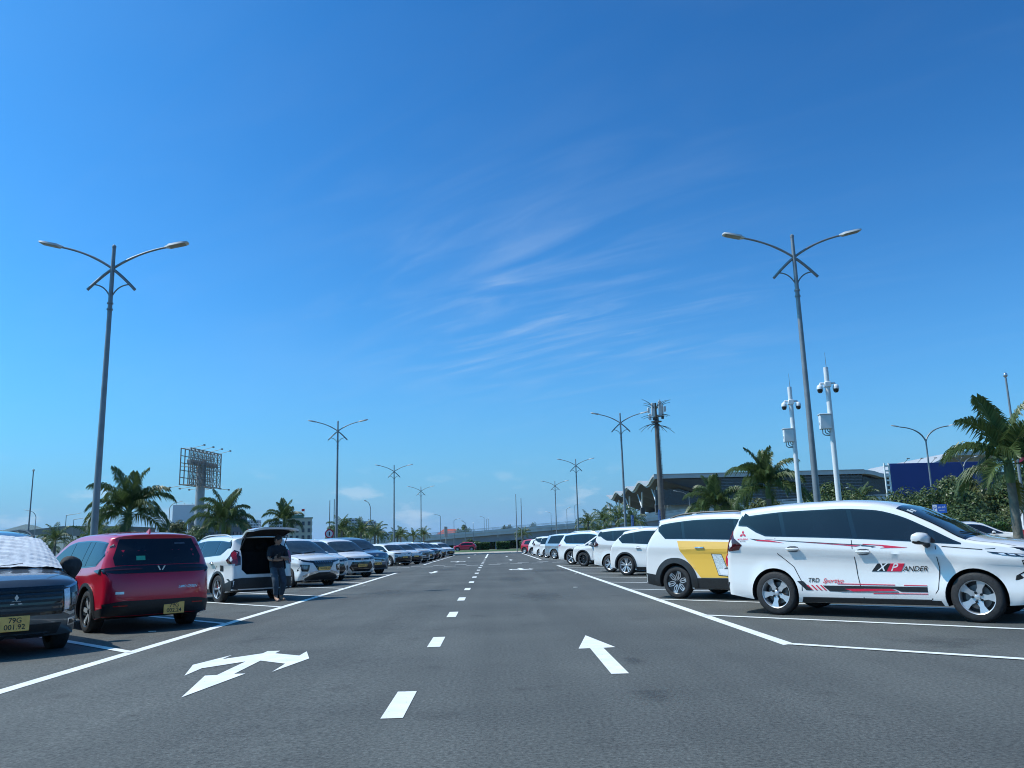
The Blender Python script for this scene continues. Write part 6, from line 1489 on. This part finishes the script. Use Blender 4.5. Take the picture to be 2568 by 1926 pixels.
def soffit():
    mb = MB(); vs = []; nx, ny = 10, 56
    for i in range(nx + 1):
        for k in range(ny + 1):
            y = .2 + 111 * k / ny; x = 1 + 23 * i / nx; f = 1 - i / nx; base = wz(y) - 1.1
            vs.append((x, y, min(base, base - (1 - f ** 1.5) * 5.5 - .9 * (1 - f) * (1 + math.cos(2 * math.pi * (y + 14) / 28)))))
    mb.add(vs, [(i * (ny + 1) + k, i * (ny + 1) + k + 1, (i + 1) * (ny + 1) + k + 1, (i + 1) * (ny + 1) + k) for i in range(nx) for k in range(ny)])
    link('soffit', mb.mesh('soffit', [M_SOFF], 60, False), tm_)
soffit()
link('facade_glass', MB().box((45, 2.5, 14.0), (46.5, 1, 13.2)).mesh('facade_glass', [M_FACADE], 0), tm_)
link('facade_glass', MB().box((21.4, 57, 13), (1, 108, 9)).mesh('facade_glass', [M_FACADE], 0), tm_)
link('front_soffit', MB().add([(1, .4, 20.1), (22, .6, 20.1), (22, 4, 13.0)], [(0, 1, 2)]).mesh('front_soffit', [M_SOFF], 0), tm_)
link('dark_band', MB().box((12, 4.6, 14.5), (22, .6, 5.0)).mesh('dark_band', [M_FACADE], 0), tm_)
for k in range(12): link('louvre_fin', MB().box((45, 1.7, 8.6 + 1.0 * k), (46, .5, .14)).mesh('louvre_fin', [M_FIN], 0), tm_)
link('ribbed_wall', MB().box((13, 8, 7.5), (20, 1, 9.4)).mesh('ribbed_wall', [M_CLAD], 0), tm_)
for k in range(20): link('wall_rib', MB().box((3.6 + k, 7.4, 7.5), (.16, .2, 9.4)).mesh('wall_rib', [M_CLAD], 0), tm_)
link('inner_wall', MB().box((16, 60, 8), (1, 100, 9)).mesh('inner_wall', [mat('pale_inner_wall', (.50, .54, .60), .7, noise=(.3, .06, 3))], 0), tm_)
M_VCOL = mat('white_steel_column', (.62, .63, .64), .5, .1, noise=(1, .05, 2))
for k in range(5):
    y = 14 + 28 * k - 1
    link('column_base', MB().box((3.2, y, 6.5), (1.5, 1.5, 12.6), 0, None, .1).mesh('column_base', [mat('dark_column', (.08, .08, .085), .7, noise=(.6, .1, 3))], 30), tm_)
    for s in (-1, 1): link('column_branch', MB().tube([(3.2, y, 12.6), (3.0, y + s * 1.6, 14.6), (2.6, y + s * 4.6, 18.2)], [.34, .30, .34], 8).mesh('column_branch', [M_VCOL], 50), tm_)
tb = thing('terminal_wing', 'higher wavy grey roof of the terminal beyond the blue billboard', 'building', (119.5, 262, 0))
def curve_roof():
    mb = MB(); vs = []; f = herm([(0, 21.6), (3, 21.2), (6.5, 20.2), (10, 20.2), (16, 21.2), (24, 23.6), (28, 25.6), (31, 26.8), (60, 27)]); n = 48
    for k in range(n + 1):
        x = 60 * k / n; z = f(x); vs += [(x, 0, z - 1.3), (x, 60, z - 1.3), (x, 60, z), (x, 0, z)]
    mb.add(vs, [(0, 1, 2, 3), (4 * n, 4 * n + 3, 4 * n + 2, 4 * n + 1)] + [(4 * k + a, 4 * k + (a + 1) % 4, 4 * k + 4 + (a + 1) % 4, 4 * k + 4 + a) for k in range(n) for a in range(4)])
    link('roof', mb.mesh('roof', [M_ROOFE], 40), tb)
curve_roof()
link('facade_glass', MB().box((30, 4, 10), (58, 1, 20)).mesh('facade_glass', [M_FACADE], 0), tb)

# ------------------------------------------------------------------ billboards
M_LATT = mat('rusty_lattice', (.30, .27, .24), .7, .4, noise=(2, .3, 4))
M_BPOLE = mat('billboard_pole', (.34, .35, .36), .6, .2, noise=(.8, .12, 4))
M_NAVY = mat('navy_panel', (.010, .034, .20), .45, noise=(.3, .06, 2))
bb = thing('bare_billboard', 'empty lattice billboard frame on a single thick pole', 'billboard', (-63.4, 180, 0), math.atan2(16, 2.3))
link('pole', MB().lathe([(.95, 0), (.95, 12), (.90, 20.6), (.001, 20.6)], 18).mesh('pole', [M_BPOLE], 50), bb)
link('cross_beam', MB().box((0, -.2, 19.9), (11.4, 1.0, .95), 0, None, .05).mesh('cross_beam', [M_BPOLE], 30), bb)
lat = MB()
for y in (-1.1, 1.1):
    for k in range(9): lat.box((-6.8 + 1.7 * k, y, 18.8), (.18, .18, 7.8))
    for k in range(6): lat.box((0, y, 15 + 1.52 * k), (13.6, .15, .15))
for k in range(8):
    for j in range(5):
        for s in (1, -1): lat.tube([(-6.8 + 1.7 * k, -1.1, 15 + 1.52 * j + (0 if s > 0 else 1.52)), (-5.1 + 1.7 * k, -1.1, 15 + 1.52 * j + (1.52 if s > 0 else 0))], .085, 4)
for k in range(9):
    for z in (15, 18.8, 22.6): lat.tube([(-6.8 + 1.7 * k, -1.1, z), (-6.8 + 1.7 * k, 1.1, z)], .06, 4)
l_ = link('lattice', lat.mesh('lattice', [M_LATT], 0), bb); l_['kind'] = 'stuff'
for z, s in ((22.7, -1), (14.8, -1), (14.8, 1)):
    for k in range(4): link('light_bracket', MB().tube([(-6.0 + 4.0 * k, s * 1.1, z), (-6.0 + 4.0 * k, s * 3.6, z + (.5 if z > 20 else -.3))], .05, 4).box((-6.0 + 4.0 * k, s * 3.6, z + (.5 if z > 20 else -.3)), (.5, .25, .3)).mesh('light_bracket', [M_LATT], 0), bb)
def flat_board(lb, name, loc, rz, w, h, z, mt, posts, back=None):
    t = thing(name, lb, 'billboard', loc, rz); link('panel', MB().box((0, 0, z + h / 2), (w, .4, h), 0, None, .04).mesh('panel', [mt], 30), t)
    for x in posts: link('post', MB().tube([(x, .35, 0), (x, .35, z + .2)], .35, 10).mesh('post', [M_BPOLE], 50), t)
    return t
t = flat_board('blank white billboard left of the bare billboard pole', 'white_billboard', (-73.9, 200, 0), R(12), 5.4, 4.5, 7.8, mat('white_billboard_face', (.72, .73, .74), .6, noise=(.5, .05, 3)), (-1.2, 1.2))
for k in range(3): link('light_bracket', MB().tube([(-1.8 + 1.8 * k, -.2, 12.3), (-1.8 + 1.8 * k, -1.2, 12.6)], .04, 4).mesh('light_bracket', [M_LATT], 0), t)
t = flat_board('grey billboard edge right behind the bare billboard pole', 'grey_billboard', (-72.6, 210, 0), R(-30), 3.4, 4.6, 8.6, mat('grey_billboard_face', (.34, .37, .40), .6, noise=(.5, .06, 3)), (0,))
t = flat_board('plain dark blue billboard with a white ladder frame at its left', 'blue_billboard', (77.4, 140, 0), R(1), 18.0, 9.4, 3.6, M_NAVY, (-5, 0, 5))
for x in (-9.95, -9.15): link('frame_rail', MB().box((x, 0, 8.5), (.16, .3, 9.2)).mesh('frame_rail', [M_WMAST], 0), t)
for k in range(11): link('frame_rung', MB().box((-9.55, 0, 4.4 + .82 * k), (.66, .28, .26)).mesh('frame_rung', [M_WMAST], 0), t)
for k in range(6): link('light_bracket', MB().tube([(-6.5 + 2.4 * k, -.2, 13.0), (-6.1 + 2.4 * k, -1.0, 13.7)], .05, 4).box((-6.1 + 2.4 * k, -1.0, 13.72), (.5, .2, .12)).mesh('light_bracket', [M_LATT], 0), t)
t = flat_board('red sign board cut off by the right edge, behind the palm', 'red_billboard', (54.6, 80, 0), R(-20), 5.0, 3.7, 7.6, mat('red_sign_face', (.42, .03, .08), .5, noise=(.5, .06, 3)), (1.0,))
link('lettering', text_mb('R', 1.7, lambda a, b: (-1.0 + a, -.22, 10.0 + b)).mesh('lettering', [M_SIGNW], 0), t)

# ------------------------------------------------------------------ canopy building, town, hills
M_CANO = mat('canopy_fascia', (.26, .235, .21), .7, noise=(.4, .08, 3))
cb = thing('canopy_building', 'low building under a flat tapering canopy roof on slanted struts', 'building', (-92, 180, 0))
cz = [(-9.6, 6.35), (-.8, 7.2), (0, 7.25), (9, 7.0), (13, 6.9), (13, 5.2), (9, 5.1), (4.5, 5.0), (-8.9, 5.65)]
link('canopy', MB().prism(cz, (0, 16), 0, lambda a, b, h: (a, h, b)).mesh('canopy', [M_CANO], 30), cb)
for x0, x1, z0, z1 in ((-6.4, -8.2, 3.4, 5.7), (-6.4, -4.2, 3.4, 6.0), (-6.4, -6.4, 0, 3.4), (4.2, 2.0, 3.0, 5.1), (4.2, 6.6, 3.0, 5.2), (4.2, 4.2, 0, 3.0)):
    link('strut', MB().tube([(x0, 2, z0), (x1, 2, z1)], .22, 8).mesh('strut', [mat('strut_steel', (.09, .08, .08), .6, noise=(1, .1, 2))], 50), cb)
link('glass_box', MB().box((8, 9, 2.6), (9, 10, 5.1)).mesh('glass_box', [M_FACADE], 0), cb)
M_BCREAM = mat('cream_render', (.52, .49, .41), .8, noise=(.2, .06, 4)); M_BWHITE = mat('white_render', (.58, .60, .62), .8, noise=(.1, .05, 4)); M_GROOF = mat('green_roof', (.10, .19, .15), .7, noise=(.3, .1, 3)); M_WIN = mat('far_window', (.05, .065, .09), .2, noise=(.3, .3, 2)); M_RROOF = mat('red_tile_roof', (.34, .085, .07), .8, noise=(.5, .15, 4))
def block(lb, name, x, y, w, d, h, wall, rz, cols, rows, ww, wh, z0=1.5, cat='building'):
    t = thing(name, lb, cat, (x, y, 0), rz); link('wall', MB().box((0, d / 2, h / 2), (w, d, h)).mesh('wall', [wall], 0), t)
    me = MB().box((0, 0, 0), (ww, .3, wh)).mesh('window', [M_WIN], 0); me2 = MB().box((0, 0, 0), (.3, ww, wh)).mesh('window', [M_WIN], 0)
    for j in range(rows):
        z = z0 + (h - z0 - .8) * (j + .5) / rows
        for i in range(cols): link('window', me, t, (-w / 2 + w * (i + .5) / cols, -.02, z))
        for i in range(max(1, int(cols * d / w))): link('window', me2, t, (w / 2 + .02, d * (i + .5) / max(1, int(cols * d / w)), z))
    return t
t = block('cream office building with a green roof and a red flag', 'office_building', -81.0, 350, 9.5, 9, 13.8, M_BCREAM, R(14), 4, 4, 1.1, 1.6)
link('roof', MB().box((-1.6, 4.5, 14.5), (6.0, 8, 1.4)).box((0, 4.5, 13.9), (10.2, 9.6, .35)).mesh('roof', [M_GROOF], 0), t)
fl = thing('red_flag', 'red flag flying over the cream office building', 'flag', (-79.3, 350, 14.2)); link('pole', MB().tube([(0, 0, 0), (0, 0, 3.6)], .06, 5).mesh('pole', [M_WMAST], 0), fl)
link('cloth', MB().add([(-1.3 * u_ / 6, .12 * math.sin(u_), 2.4 + 1.0 * v_ - .05 * u_ / 6) for v_ in (0, 1) for u_ in range(7)], [(k, k + 1, k + 8, k + 7) for k in range(6)]).mesh('cloth', [mat('flag_red', (.55, .03, .02), .8, noise=(2, .1, 2))], 60), fl)
B1 = block('white apartment block behind the spear-leaf palm', 'apartment_block', -265, 900, 24, 18, 33, M_BWHITE, R(8), 8, 10, 2.0, 1.4); B2 = block('pale apartment block right of the first one, lower', 'apartment_block', -232, 900, 20, 18, 31, M_BWHITE, R(8), 7, 9, 1.8, 1.4)
block('white apartment block above the small left palms', 'apartment_block', -152, 900, 16, 18, 32, M_BWHITE, R(5), 5, 10, 2.4, 1.4); block('serrated pale apartment block right of the white one', 'apartment_block', -136, 905, 15, 18, 29, M_BWHITE, R(5), 6, 9, 1.5, 1.6); block('low grey building at the right end of the apartment blocks', 'low_building', -112, 900, 26, 18, 16, M_BWHITE, R(3), 8, 4, 2.2, 1.4)
block('dark low building behind the big left palm', 'low_building', -64, 190, 10, 8, 9, mat('grey_render', (.16, .17, .19), .8, noise=(.3, .1, 3)), R(-6), 5, 3, 1.2, 1.0)
rh = thing('red_roofed_house', 'far house with a red tiled roof above the flyover', 'house', (-14.2, 262, 0)); link('wall', MB().box((0, 5, 1.9), (9, 9, 3.8)).mesh('wall', [M_BCREAM], 0), rh)
link('roof', MB().add([(-5.2, -.4, 3.7), (5.2, -.4, 3.7), (5.2, 10.4, 3.7), (-5.2, 10.4, 3.7), (-1.8, 5, 6.2), (1.8, 5, 6.2)], [(0, 1, 5, 4), (2, 3, 4, 5), (1, 2, 5), (3, 0, 4), (0, 3, 2, 1)]).mesh('roof', [M_RROOF], 0), rh)
# hills far away
hb = MB(); rd = random.Random(5); n = 60; ridge = herm([(-5200, 150), (-4300, 260), (-3700, 160), (-3514, 190), (-3450, 186), (-3379, 216), (-3300, 214), (-3210, 192), (-3100, 196), (-2900, 150), (-2500, 90), (-1900, 60), (-1400, 30), (-900, 5)])
vs = []
for k in range(n + 1):
    x = -5200 + 4300 * k / n; h_ = ridge(x) * (1 + rd.uniform(-.02, .02)) * 1.0
    for j, (dy, f) in enumerate(((-900, 0), (-500, .42), (-200, .8), (0, 1), (400, .6), (1000, 0))): vs.append((x, 6000 + dy, h_ * f * (1 + rd.uniform(-.06, .06)) - 2))
hb.add(vs, [(k * 6 + j, k * 6 + j + 1, (k + 1) * 6 + j + 1, (k + 1) * 6 + j) for k in range(n) for j in range(5)])
link('hills', hb.mesh('hills', [mat('forested_hill', (.06, .085, .05), .95, noise=(.01, .3, 5))], 60))['kind'] = 'structure'
# ------------------------------------------------------------------ other vehicles
put_car(KIT['coupe'], 'passing_car', 'dark red car driving left on the road beyond the grass verge', (-5.4, 155), 176, paint='red', base='white', far=True, z=0)
put_car(KIT['big'], 'parked_car', 'white car seen past the bonnet of the striped car, before the hedge', (26.3, 45.2), -20, base='white', far=True)
put_car(KIT['small'], 'parked_car', 'dark blue car roof between the grey car and the red car', (-16.3, 24.5), 40, paint='blue', base='white', far=True)
# minibus
M_VANW = mat('minibus_white', (.6, .6, .6), .3, 0, .9, noise=(1, .03, 3))
VX = dict(COMPACT, L=5.9, W=1.95, H=2.35, wb=3.2, fo=1.1, rt=.34, gc=.22, front=[(.2, 2.8), (.5, 2.94), (.9, 2.93), (1.2, 2.8), (1.3, 2.7)], rear=[(.22, -2.9), (.5, -2.95), (1.3, -2.93), (2.0, -2.86), (2.3, -2.8)],
    top=[(-2.8, 2.27), (-2, 2.33), (0, 2.35), (1.2, 2.3), (1.75, 2.1), (2.2, 1.7), (2.45, 1.42), (2.7, 1.22)], belt=[(-3, 1.35), (0, 1.32), (3, 1.2)], roofw=.86, dlo=(-2.7, 2.3), dlo_cut=[], pillars=[-1.5, -.3, 1.1], ws=(1.75, 2.42), rear_glass=[(-.72, 1.4), (.72, 1.4), (.66, 2.05), (-.66, 2.05)],
    rear_parts=[('tail_lamp', M_TAIL, [(.72, 1.20), (.86, 1.20), (.86, .78), (.74, .78)], True, .01), ('rear_bumper_trim', M_TRIM, [(-.85, .45), (.85, .45), (.82, .30), (-.82, .30)], False, .012)], side_parts=[('tail_lamp', M_TAIL, [(-2.72, 1.22), (-2.82, 1.22), (-2.84, .78), (-2.74, .78)], .01)], mirror_x=1.9, handles=[-.1, 1.2], plate_front=None, plate_rear=(.62, '79B|021.66', True), fin=0, seams=[[(-.4, 1.3), (-.4, .4)], [(1.1, 1.3), (1.1, .4)]],
    extra=lambda B, add, addmb, P: addmb('roof_spoiler', MB().box((-2.86, 0, 2.30), (.30, 1.6, .07), 0, None, .02), PAINT['white']))
KIT['van'] = kit(VX)
put_car(KIT['van'], 'minibus', 'white minibus standing behind the trunk of the large right palm', (28.2, 42.4), 58, base='white', cat='minibus')

# quilted sunshade over the windscreen of the grey car
M_FOIL = mat('quilted_silver_foil', (.74, .74, .74), .40, .10, noise=(9, .12, 4), bump=(16, .35))
M_CLOTHB = mat('black_cloth', (.035, .036, .038), .85, noise=(9, .3, 4), bump=(18, .6))
Kc = KIT['cross']; Bc = Kc[1]; rzc = -47; lc = by_wheel(Kc, 'FL', gl(-5.71, 11.27), rzc); zc_ = gz(lc[0])
sh = thing('windscreen_sunshade', 'quilted silver sunshade covering the windscreen of the dark grey car', 'sunshade', (lc[0], lc[1], zc_), R(rzc))
u0, u1 = Bc.u_at(.50), Bc.u_at(1.40); vs = []; nu, nt = 30, 56
for i in range(nu + 1):
    for k in range(nt + 1):
        u = u0 + (u1 - u0) * (-.01 + .98 * i / nu); t = .30 + (math.pi - .60) * k / nt; p = Bc.top_pt(u, t); n_ = (Bc.top_pt(u + 1e-3, t) - p).cross(Bc.top_pt(u, t + 1e-3) - p).normalized(); n_ = n_ if n_.z > 0 else -n_
        puff = .012 * abs(math.sin(math.pi * (i / nu * 9 + k / nt * 3))) * abs(math.sin(math.pi * (k / nt * 15 - i / nu * 2))) ** .5
        vs.append(p + n_ * (.016 + puff + .006 * math.sin(i * 1.7 + k * .6)))
link('foil_sheet', MB().add(vs, [(i * (nt + 1) + k, i * (nt + 1) + k + 1, (i + 1) * (nt + 1) + k + 1, (i + 1) * (nt + 1) + k) for i in range(nu) for k in range(nt)]).mesh('foil_sheet', [M_FOIL], 60, False), sh)
# black cloth bag over the mirror
cm_ = Vector((.88, 1.02, 1.155)); rd = random.Random(3)
bag = MB(); n1, n2 = 10, 18
for i in range(n1 + 1):
    a = math.pi * i / n1
    for k in range(n2):
        b = 2 * math.pi * k / n2; rr_ = 1 + .10 * math.sin(3 * b + i) + .06 * math.sin(7 * b)
        sag = -.05 * max(0, -math.cos(a)) * (1 + math.sin(2 * b))
        bag.v.append((.12 * math.sin(a) * math.cos(b) * rr_ + cm_.x, .155 * math.sin(a) * math.sin(b) * rr_ + cm_.y, .135 * math.cos(a) + sag + cm_.z))
for i in range(n1):
    for k in range(n2): bag.f.append([i * n2 + k, i * n2 + (k + 1) % n2, (i + 1) * n2 + (k + 1) % n2, (i + 1) * n2 + k]); bag.m.append(0)
bag.tube([(.95, .80, 1.22), (1.02, .62, 1.20), (1.10, .45, 1.12)], [.05, .06, .02], 8)
tag(link('mirror_cover', bag.mesh('mirror_cover', [M_CLOTHB], 70), None, (lc[0], lc[1], zc_), (0, 0, R(rzc))), 'black cloth cover draped over the mirror of the dark grey car', 'mirror cover')

# ------------------------------------------------------------------ the person at the open tailgate
M_SKIN = mat('skin', (.36, .20, .13), .55, noise=(6, .1, 3)); M_SHIRT = mat('black_shirt', (.014, .016, .022), .85, noise=(8, .3, 3), bump=(7, .5)); M_JEANS = mat('blue_jeans', (.050, .070, .090), .9, noise=(9, .3, 4), bump=(10, .5)); M_HAIR = mat('black_hair', (.010, .009, .008), .6, noise=(30, .3, 3)); M_SHOE = mat('sandal', (.05, .04, .035), .7, noise=(10, .2, 2))
def skin_mesh(name, V_, E_, Rr, mats, root=0, sub=2):
    me = bpy.data.meshes.new(name); me.from_pydata(V_, E_, []); o = link('skinning', me)
    md = o.modifiers.new('skin', 'SKIN'); md.use_smooth_shade = True; sv = me.skin_vertices[0].data
    for i, r_ in enumerate(Rr): sv[i].radius = r_ if isinstance(r_, tuple) else (r_, r_); sv[i].use_root = (i == root)
    md2 = o.modifiers.new('sub', 'SUBSURF'); md2.levels = sub; md2.render_levels = sub
    dg = bpy.context.evaluated_depsgraph_get(); dg.update(); out = bpy.data.meshes.new_from_object(o.evaluated_get(dg), depsgraph=dg); out.name = name
    bpy.data.objects.remove(o); bpy.data.meshes.remove(me)
    out.materials.clear()
    for mm in mats: out.materials.append(mm)
    out.polygons.foreach_set('use_smooth', [True] * len(out.polygons)); return out
# the person faces +y in its own space; x to its right hand is +x
PX, PY = -5.40, 21.18; PZ = gz(PX); PR = R(222)
PT = thing('person', 'person in black shirt and blue jeans leaning by the open tailgate, arms folded', 'person', (PX, PY, PZ), PR)
# it leans back on the sill: hips low and behind the feet; it faces +y in its own space
V_ = [(0, -.16, .86), (0, -.16, 1.01), (0, -.15, 1.17), (0, -.15, 1.29), (0, -.13, 1.37), (0, -.11, 1.43),
      (.10, -.13, .82), (.12, .06, .46), (.10, .05, .09), (.105, .15, .035), (.11, .24, .03),
      (-.10, -.14, .82), (-.13, .0, .44), (-.15, -.16, .09), (-.16, -.06, .035), (-.165, .03, .03),
      (.17, -.15, 1.27), (.24, -.09, 1.02), (.06, .07, 1.00), (-.06, .09, 1.02),
      (-.17, -.15, 1.27), (-.25, -.08, 1.03), (-.10, .11, 1.05), (.03, .11, 1.08)]
E_ = [(0, 1), (1, 2), (2, 3), (3, 4), (4, 5), (0, 6), (6, 7), (7, 8), (8, 9), (9, 10), (0, 11), (11, 12), (12, 13), (13, 14), (14, 15), (3, 16), (16, 17), (17, 18), (18, 19), (3, 20), (20, 21), (21, 22), (22, 23)]
Rr = [(.155, .115), (.15, .105), (.17, .115), (.14, .09), (.055, .055), (.055, .06), (.09, .095), (.066, .07), (.045, .05), (.045, .05), (.038, .025), (.09, .095), (.066, .07), (.045, .05), (.045, .05), (.038, .025), (.07, .065), (.045, .045), (.034, .034), (.03, .03), (.07, .065), (.045, .045), (.034, .034), (.03, .03)]
bm_ = skin_mesh('body', V_, E_, Rr, [M_SKIN])
body_o = link('body', bm_, PT)
def shell(name, test, mt, off, hem=None):
    """clothing: the body's faces inside a region, pushed outwards"""
    b = bmesh.new(); b.from_mesh(bm_); b.normal_update(); kill = [f for f in b.faces if not test(f.calc_center_median())]
    bmesh.ops.delete(b, geom=kill, context='FACES')
    for v in b.verts: v.co += v.normal * off
    ed = [e for e in b.edges if e.is_boundary]; r_ = bmesh.ops.extrude_edge_only(b, edges=ed)
    for v in [g for g in r_['geom'] if isinstance(g, bmesh.types.BMVert)]: v.co -= v.normal * off * .8
    me = bpy.data.meshes.new(name); b.to_mesh(me); b.free(); me.materials.clear(); me.materials.append(mt); me.polygons.foreach_set('use_smooth', [True] * len(me.polygons)); return link(name, me, PT)
shell('shirt', lambda c: (c.z > .83 and c.z < 1.355) and (abs(c.x) < .30 and not (c.y > .01 or (abs(c.x) > .19 and c.z < 1.10))), M_SHIRT, .022)
shell('jeans', lambda c: .16 < c.z < .88 and not (c.z > .76 and abs(c.x) > .22), M_JEANS, .014)
shell('sandal', lambda c: c.z < .02, M_SHOE, .008)
# head with a face, turned to the person's left
hm = MB(); n1, n2 = 20, 24
for i in range(n1 + 1):
    a = math.pi * i / n1; z = math.cos(a); s_ = math.sin(a)
    for k in range(n2):
        b = 2 * math.pi * k / n2; x, y = s_ * math.sin(b), s_ * math.cos(b)
        w = .078 * (1 - .22 * max(0, -z) ** 1.3); d = .098 * (1 - .10 * max(0, -z)); px, py, pz = x * w, y * d, z * .122
        if y > 0:
            g = math.exp(-(x / .16) ** 2)
            py += .024 * g * math.exp(-((z + .10) / .16) ** 2) + .010 * g * math.exp(-((z + .52) / .08) ** 2) - .010 * math.exp(-((abs(x) - .38) / .16) ** 2) * math.exp(-((z - .06) / .10) ** 2) + .010 * math.exp(-(x / .4) ** 2) * math.exp(-((z + .92) / .14) ** 2) + .006 * math.exp(-((z - .22) / .07) ** 2)
        hm.v.append((px, py, pz))
for i in range(n1):
    for k in range(n2): hm.f.append([i * n2 + k, i * n2 + (k + 1) % n2, (i + 1) * n2 + (k + 1) % n2, (i + 1) * n2 + k]); hm.m.append(0)
for s_ in (1, -1): hm.lathe([(.001, -.008), (.02, -.006), (.028, .004), (.018, .010), (.001, .004)], 10, 'x', (s_ * .078, -.005, -.005))
ho = link('head', hm.mesh('head', [M_SKIN], 70), PT, (0, -.10, 1.495), (R(-4), 0, R(38)))
for s_ in (1, -1): link('eye', MB().lathe([(.001, .012), (.008, .008), (.011, 0), (.008, -.008), (.001, -.012)], 10, 'z', (s_ * .030, .086, .010)).mesh('eye', [M_HAIR], 60), ho)
link('mouth', MB().box((0, .094, -.062), (.045, .008, .007), 0, None, .003).mesh('mouth', [mat('lips', (.22, .08, .06), .5, noise=(10, .1, 2))], 40), ho)
hr = MB()
for i in range(11):
    a = math.pi * .60 * i / 10
    for k in range(24):
        b = 2 * math.pi * k / 24; z = math.cos(a); s_ = math.sin(a); x, y = s_ * math.sin(b), s_ * math.cos(b)
        front = max(0, math.cos(b)); zz = max(z, .30 * front + (-.25) * (1 - front)) if i > 5 else z
        wob = 1.0 + .04 * math.sin(5 * b + i); hr.v.append((x * .086 * wob, y * .106 * wob, zz * .135))
for i in range(10):
    for k in range(24): hr.f.append([i * 24 + k, i * 24 + (k + 1) % 24, (i + 1) * 24 + (k + 1) % 24, (i + 1) * 24 + k]); hr.m.append(0)
link('hair', hr.mesh('hair', [M_HAIR], 70, False), ho)
# hands with fingers
def hand(loc, ang, flipx):
    hb_ = MB().box((0, .045, 0), (.07, .085, .028), 0, None, .012)
    for k, l in enumerate((.062, .072, .068, .052)): 
        x = -.027 + .018 * k; hb_.tube([(x, .08, 0), (x, .08 + l * .55, -.006), (x, .08 + l * .8, -.028), (x, .08 + l * .78, -.05)], [.009, .0085, .008, .006], 6)
    hb_.tube([(-.03 * flipx, .02, 0), (-.055 * flipx, .05, -.008), (-.06 * flipx, .085, -.015)], [.012, .010, .007], 6)
    return link('hand', hb_.mesh('hand', [M_SKIN], 50), PT, loc, ang)
hand((-.07, .092, 1.02), (R(20), R(80), R(88)), 1); hand((.04, .112, 1.08), (R(-15), R(-80), R(-80)), -1)
ph = tag(link('phone', MB().box((0, 0, 0), (.075, .010, .15), 0, None, .004).mesh('phone', [M_INK], 40), None), 'dark phone held by the person at the open tailgate', 'phone')
c_, s_ = math.cos(PR), math.sin(PR); ph.location = (PX + (.11 * c_ - .17 * s_), PY + (.11 * s_ + .17 * c_), PZ + 1.12); ph.rotation_euler = (R(-30), 0, PR)

# ------------------------------------------------------------------ the hazy air
hz = bpy.data.materials.new('pale_haze'); hz.use_nodes = True; hn = hz.node_tree; hn.nodes.remove(hn.nodes['Principled BSDF'])
pv = hn.nodes.new('ShaderNodeVolumePrincipled'); pv.inputs['Color'].default_value = (.55, .74, .97, 1); pv.inputs['Density'].default_value = .000045; pv.inputs['Anisotropy'].default_value = .2
hn.links.new(pv.outputs[0], hn.nodes['Material Output'].inputs['Volume'])
link('haze', MB().box((0, 8000, 150), (31000, 33000, 304)).mesh('haze', [hz], 0))['kind'] = 'stuff'
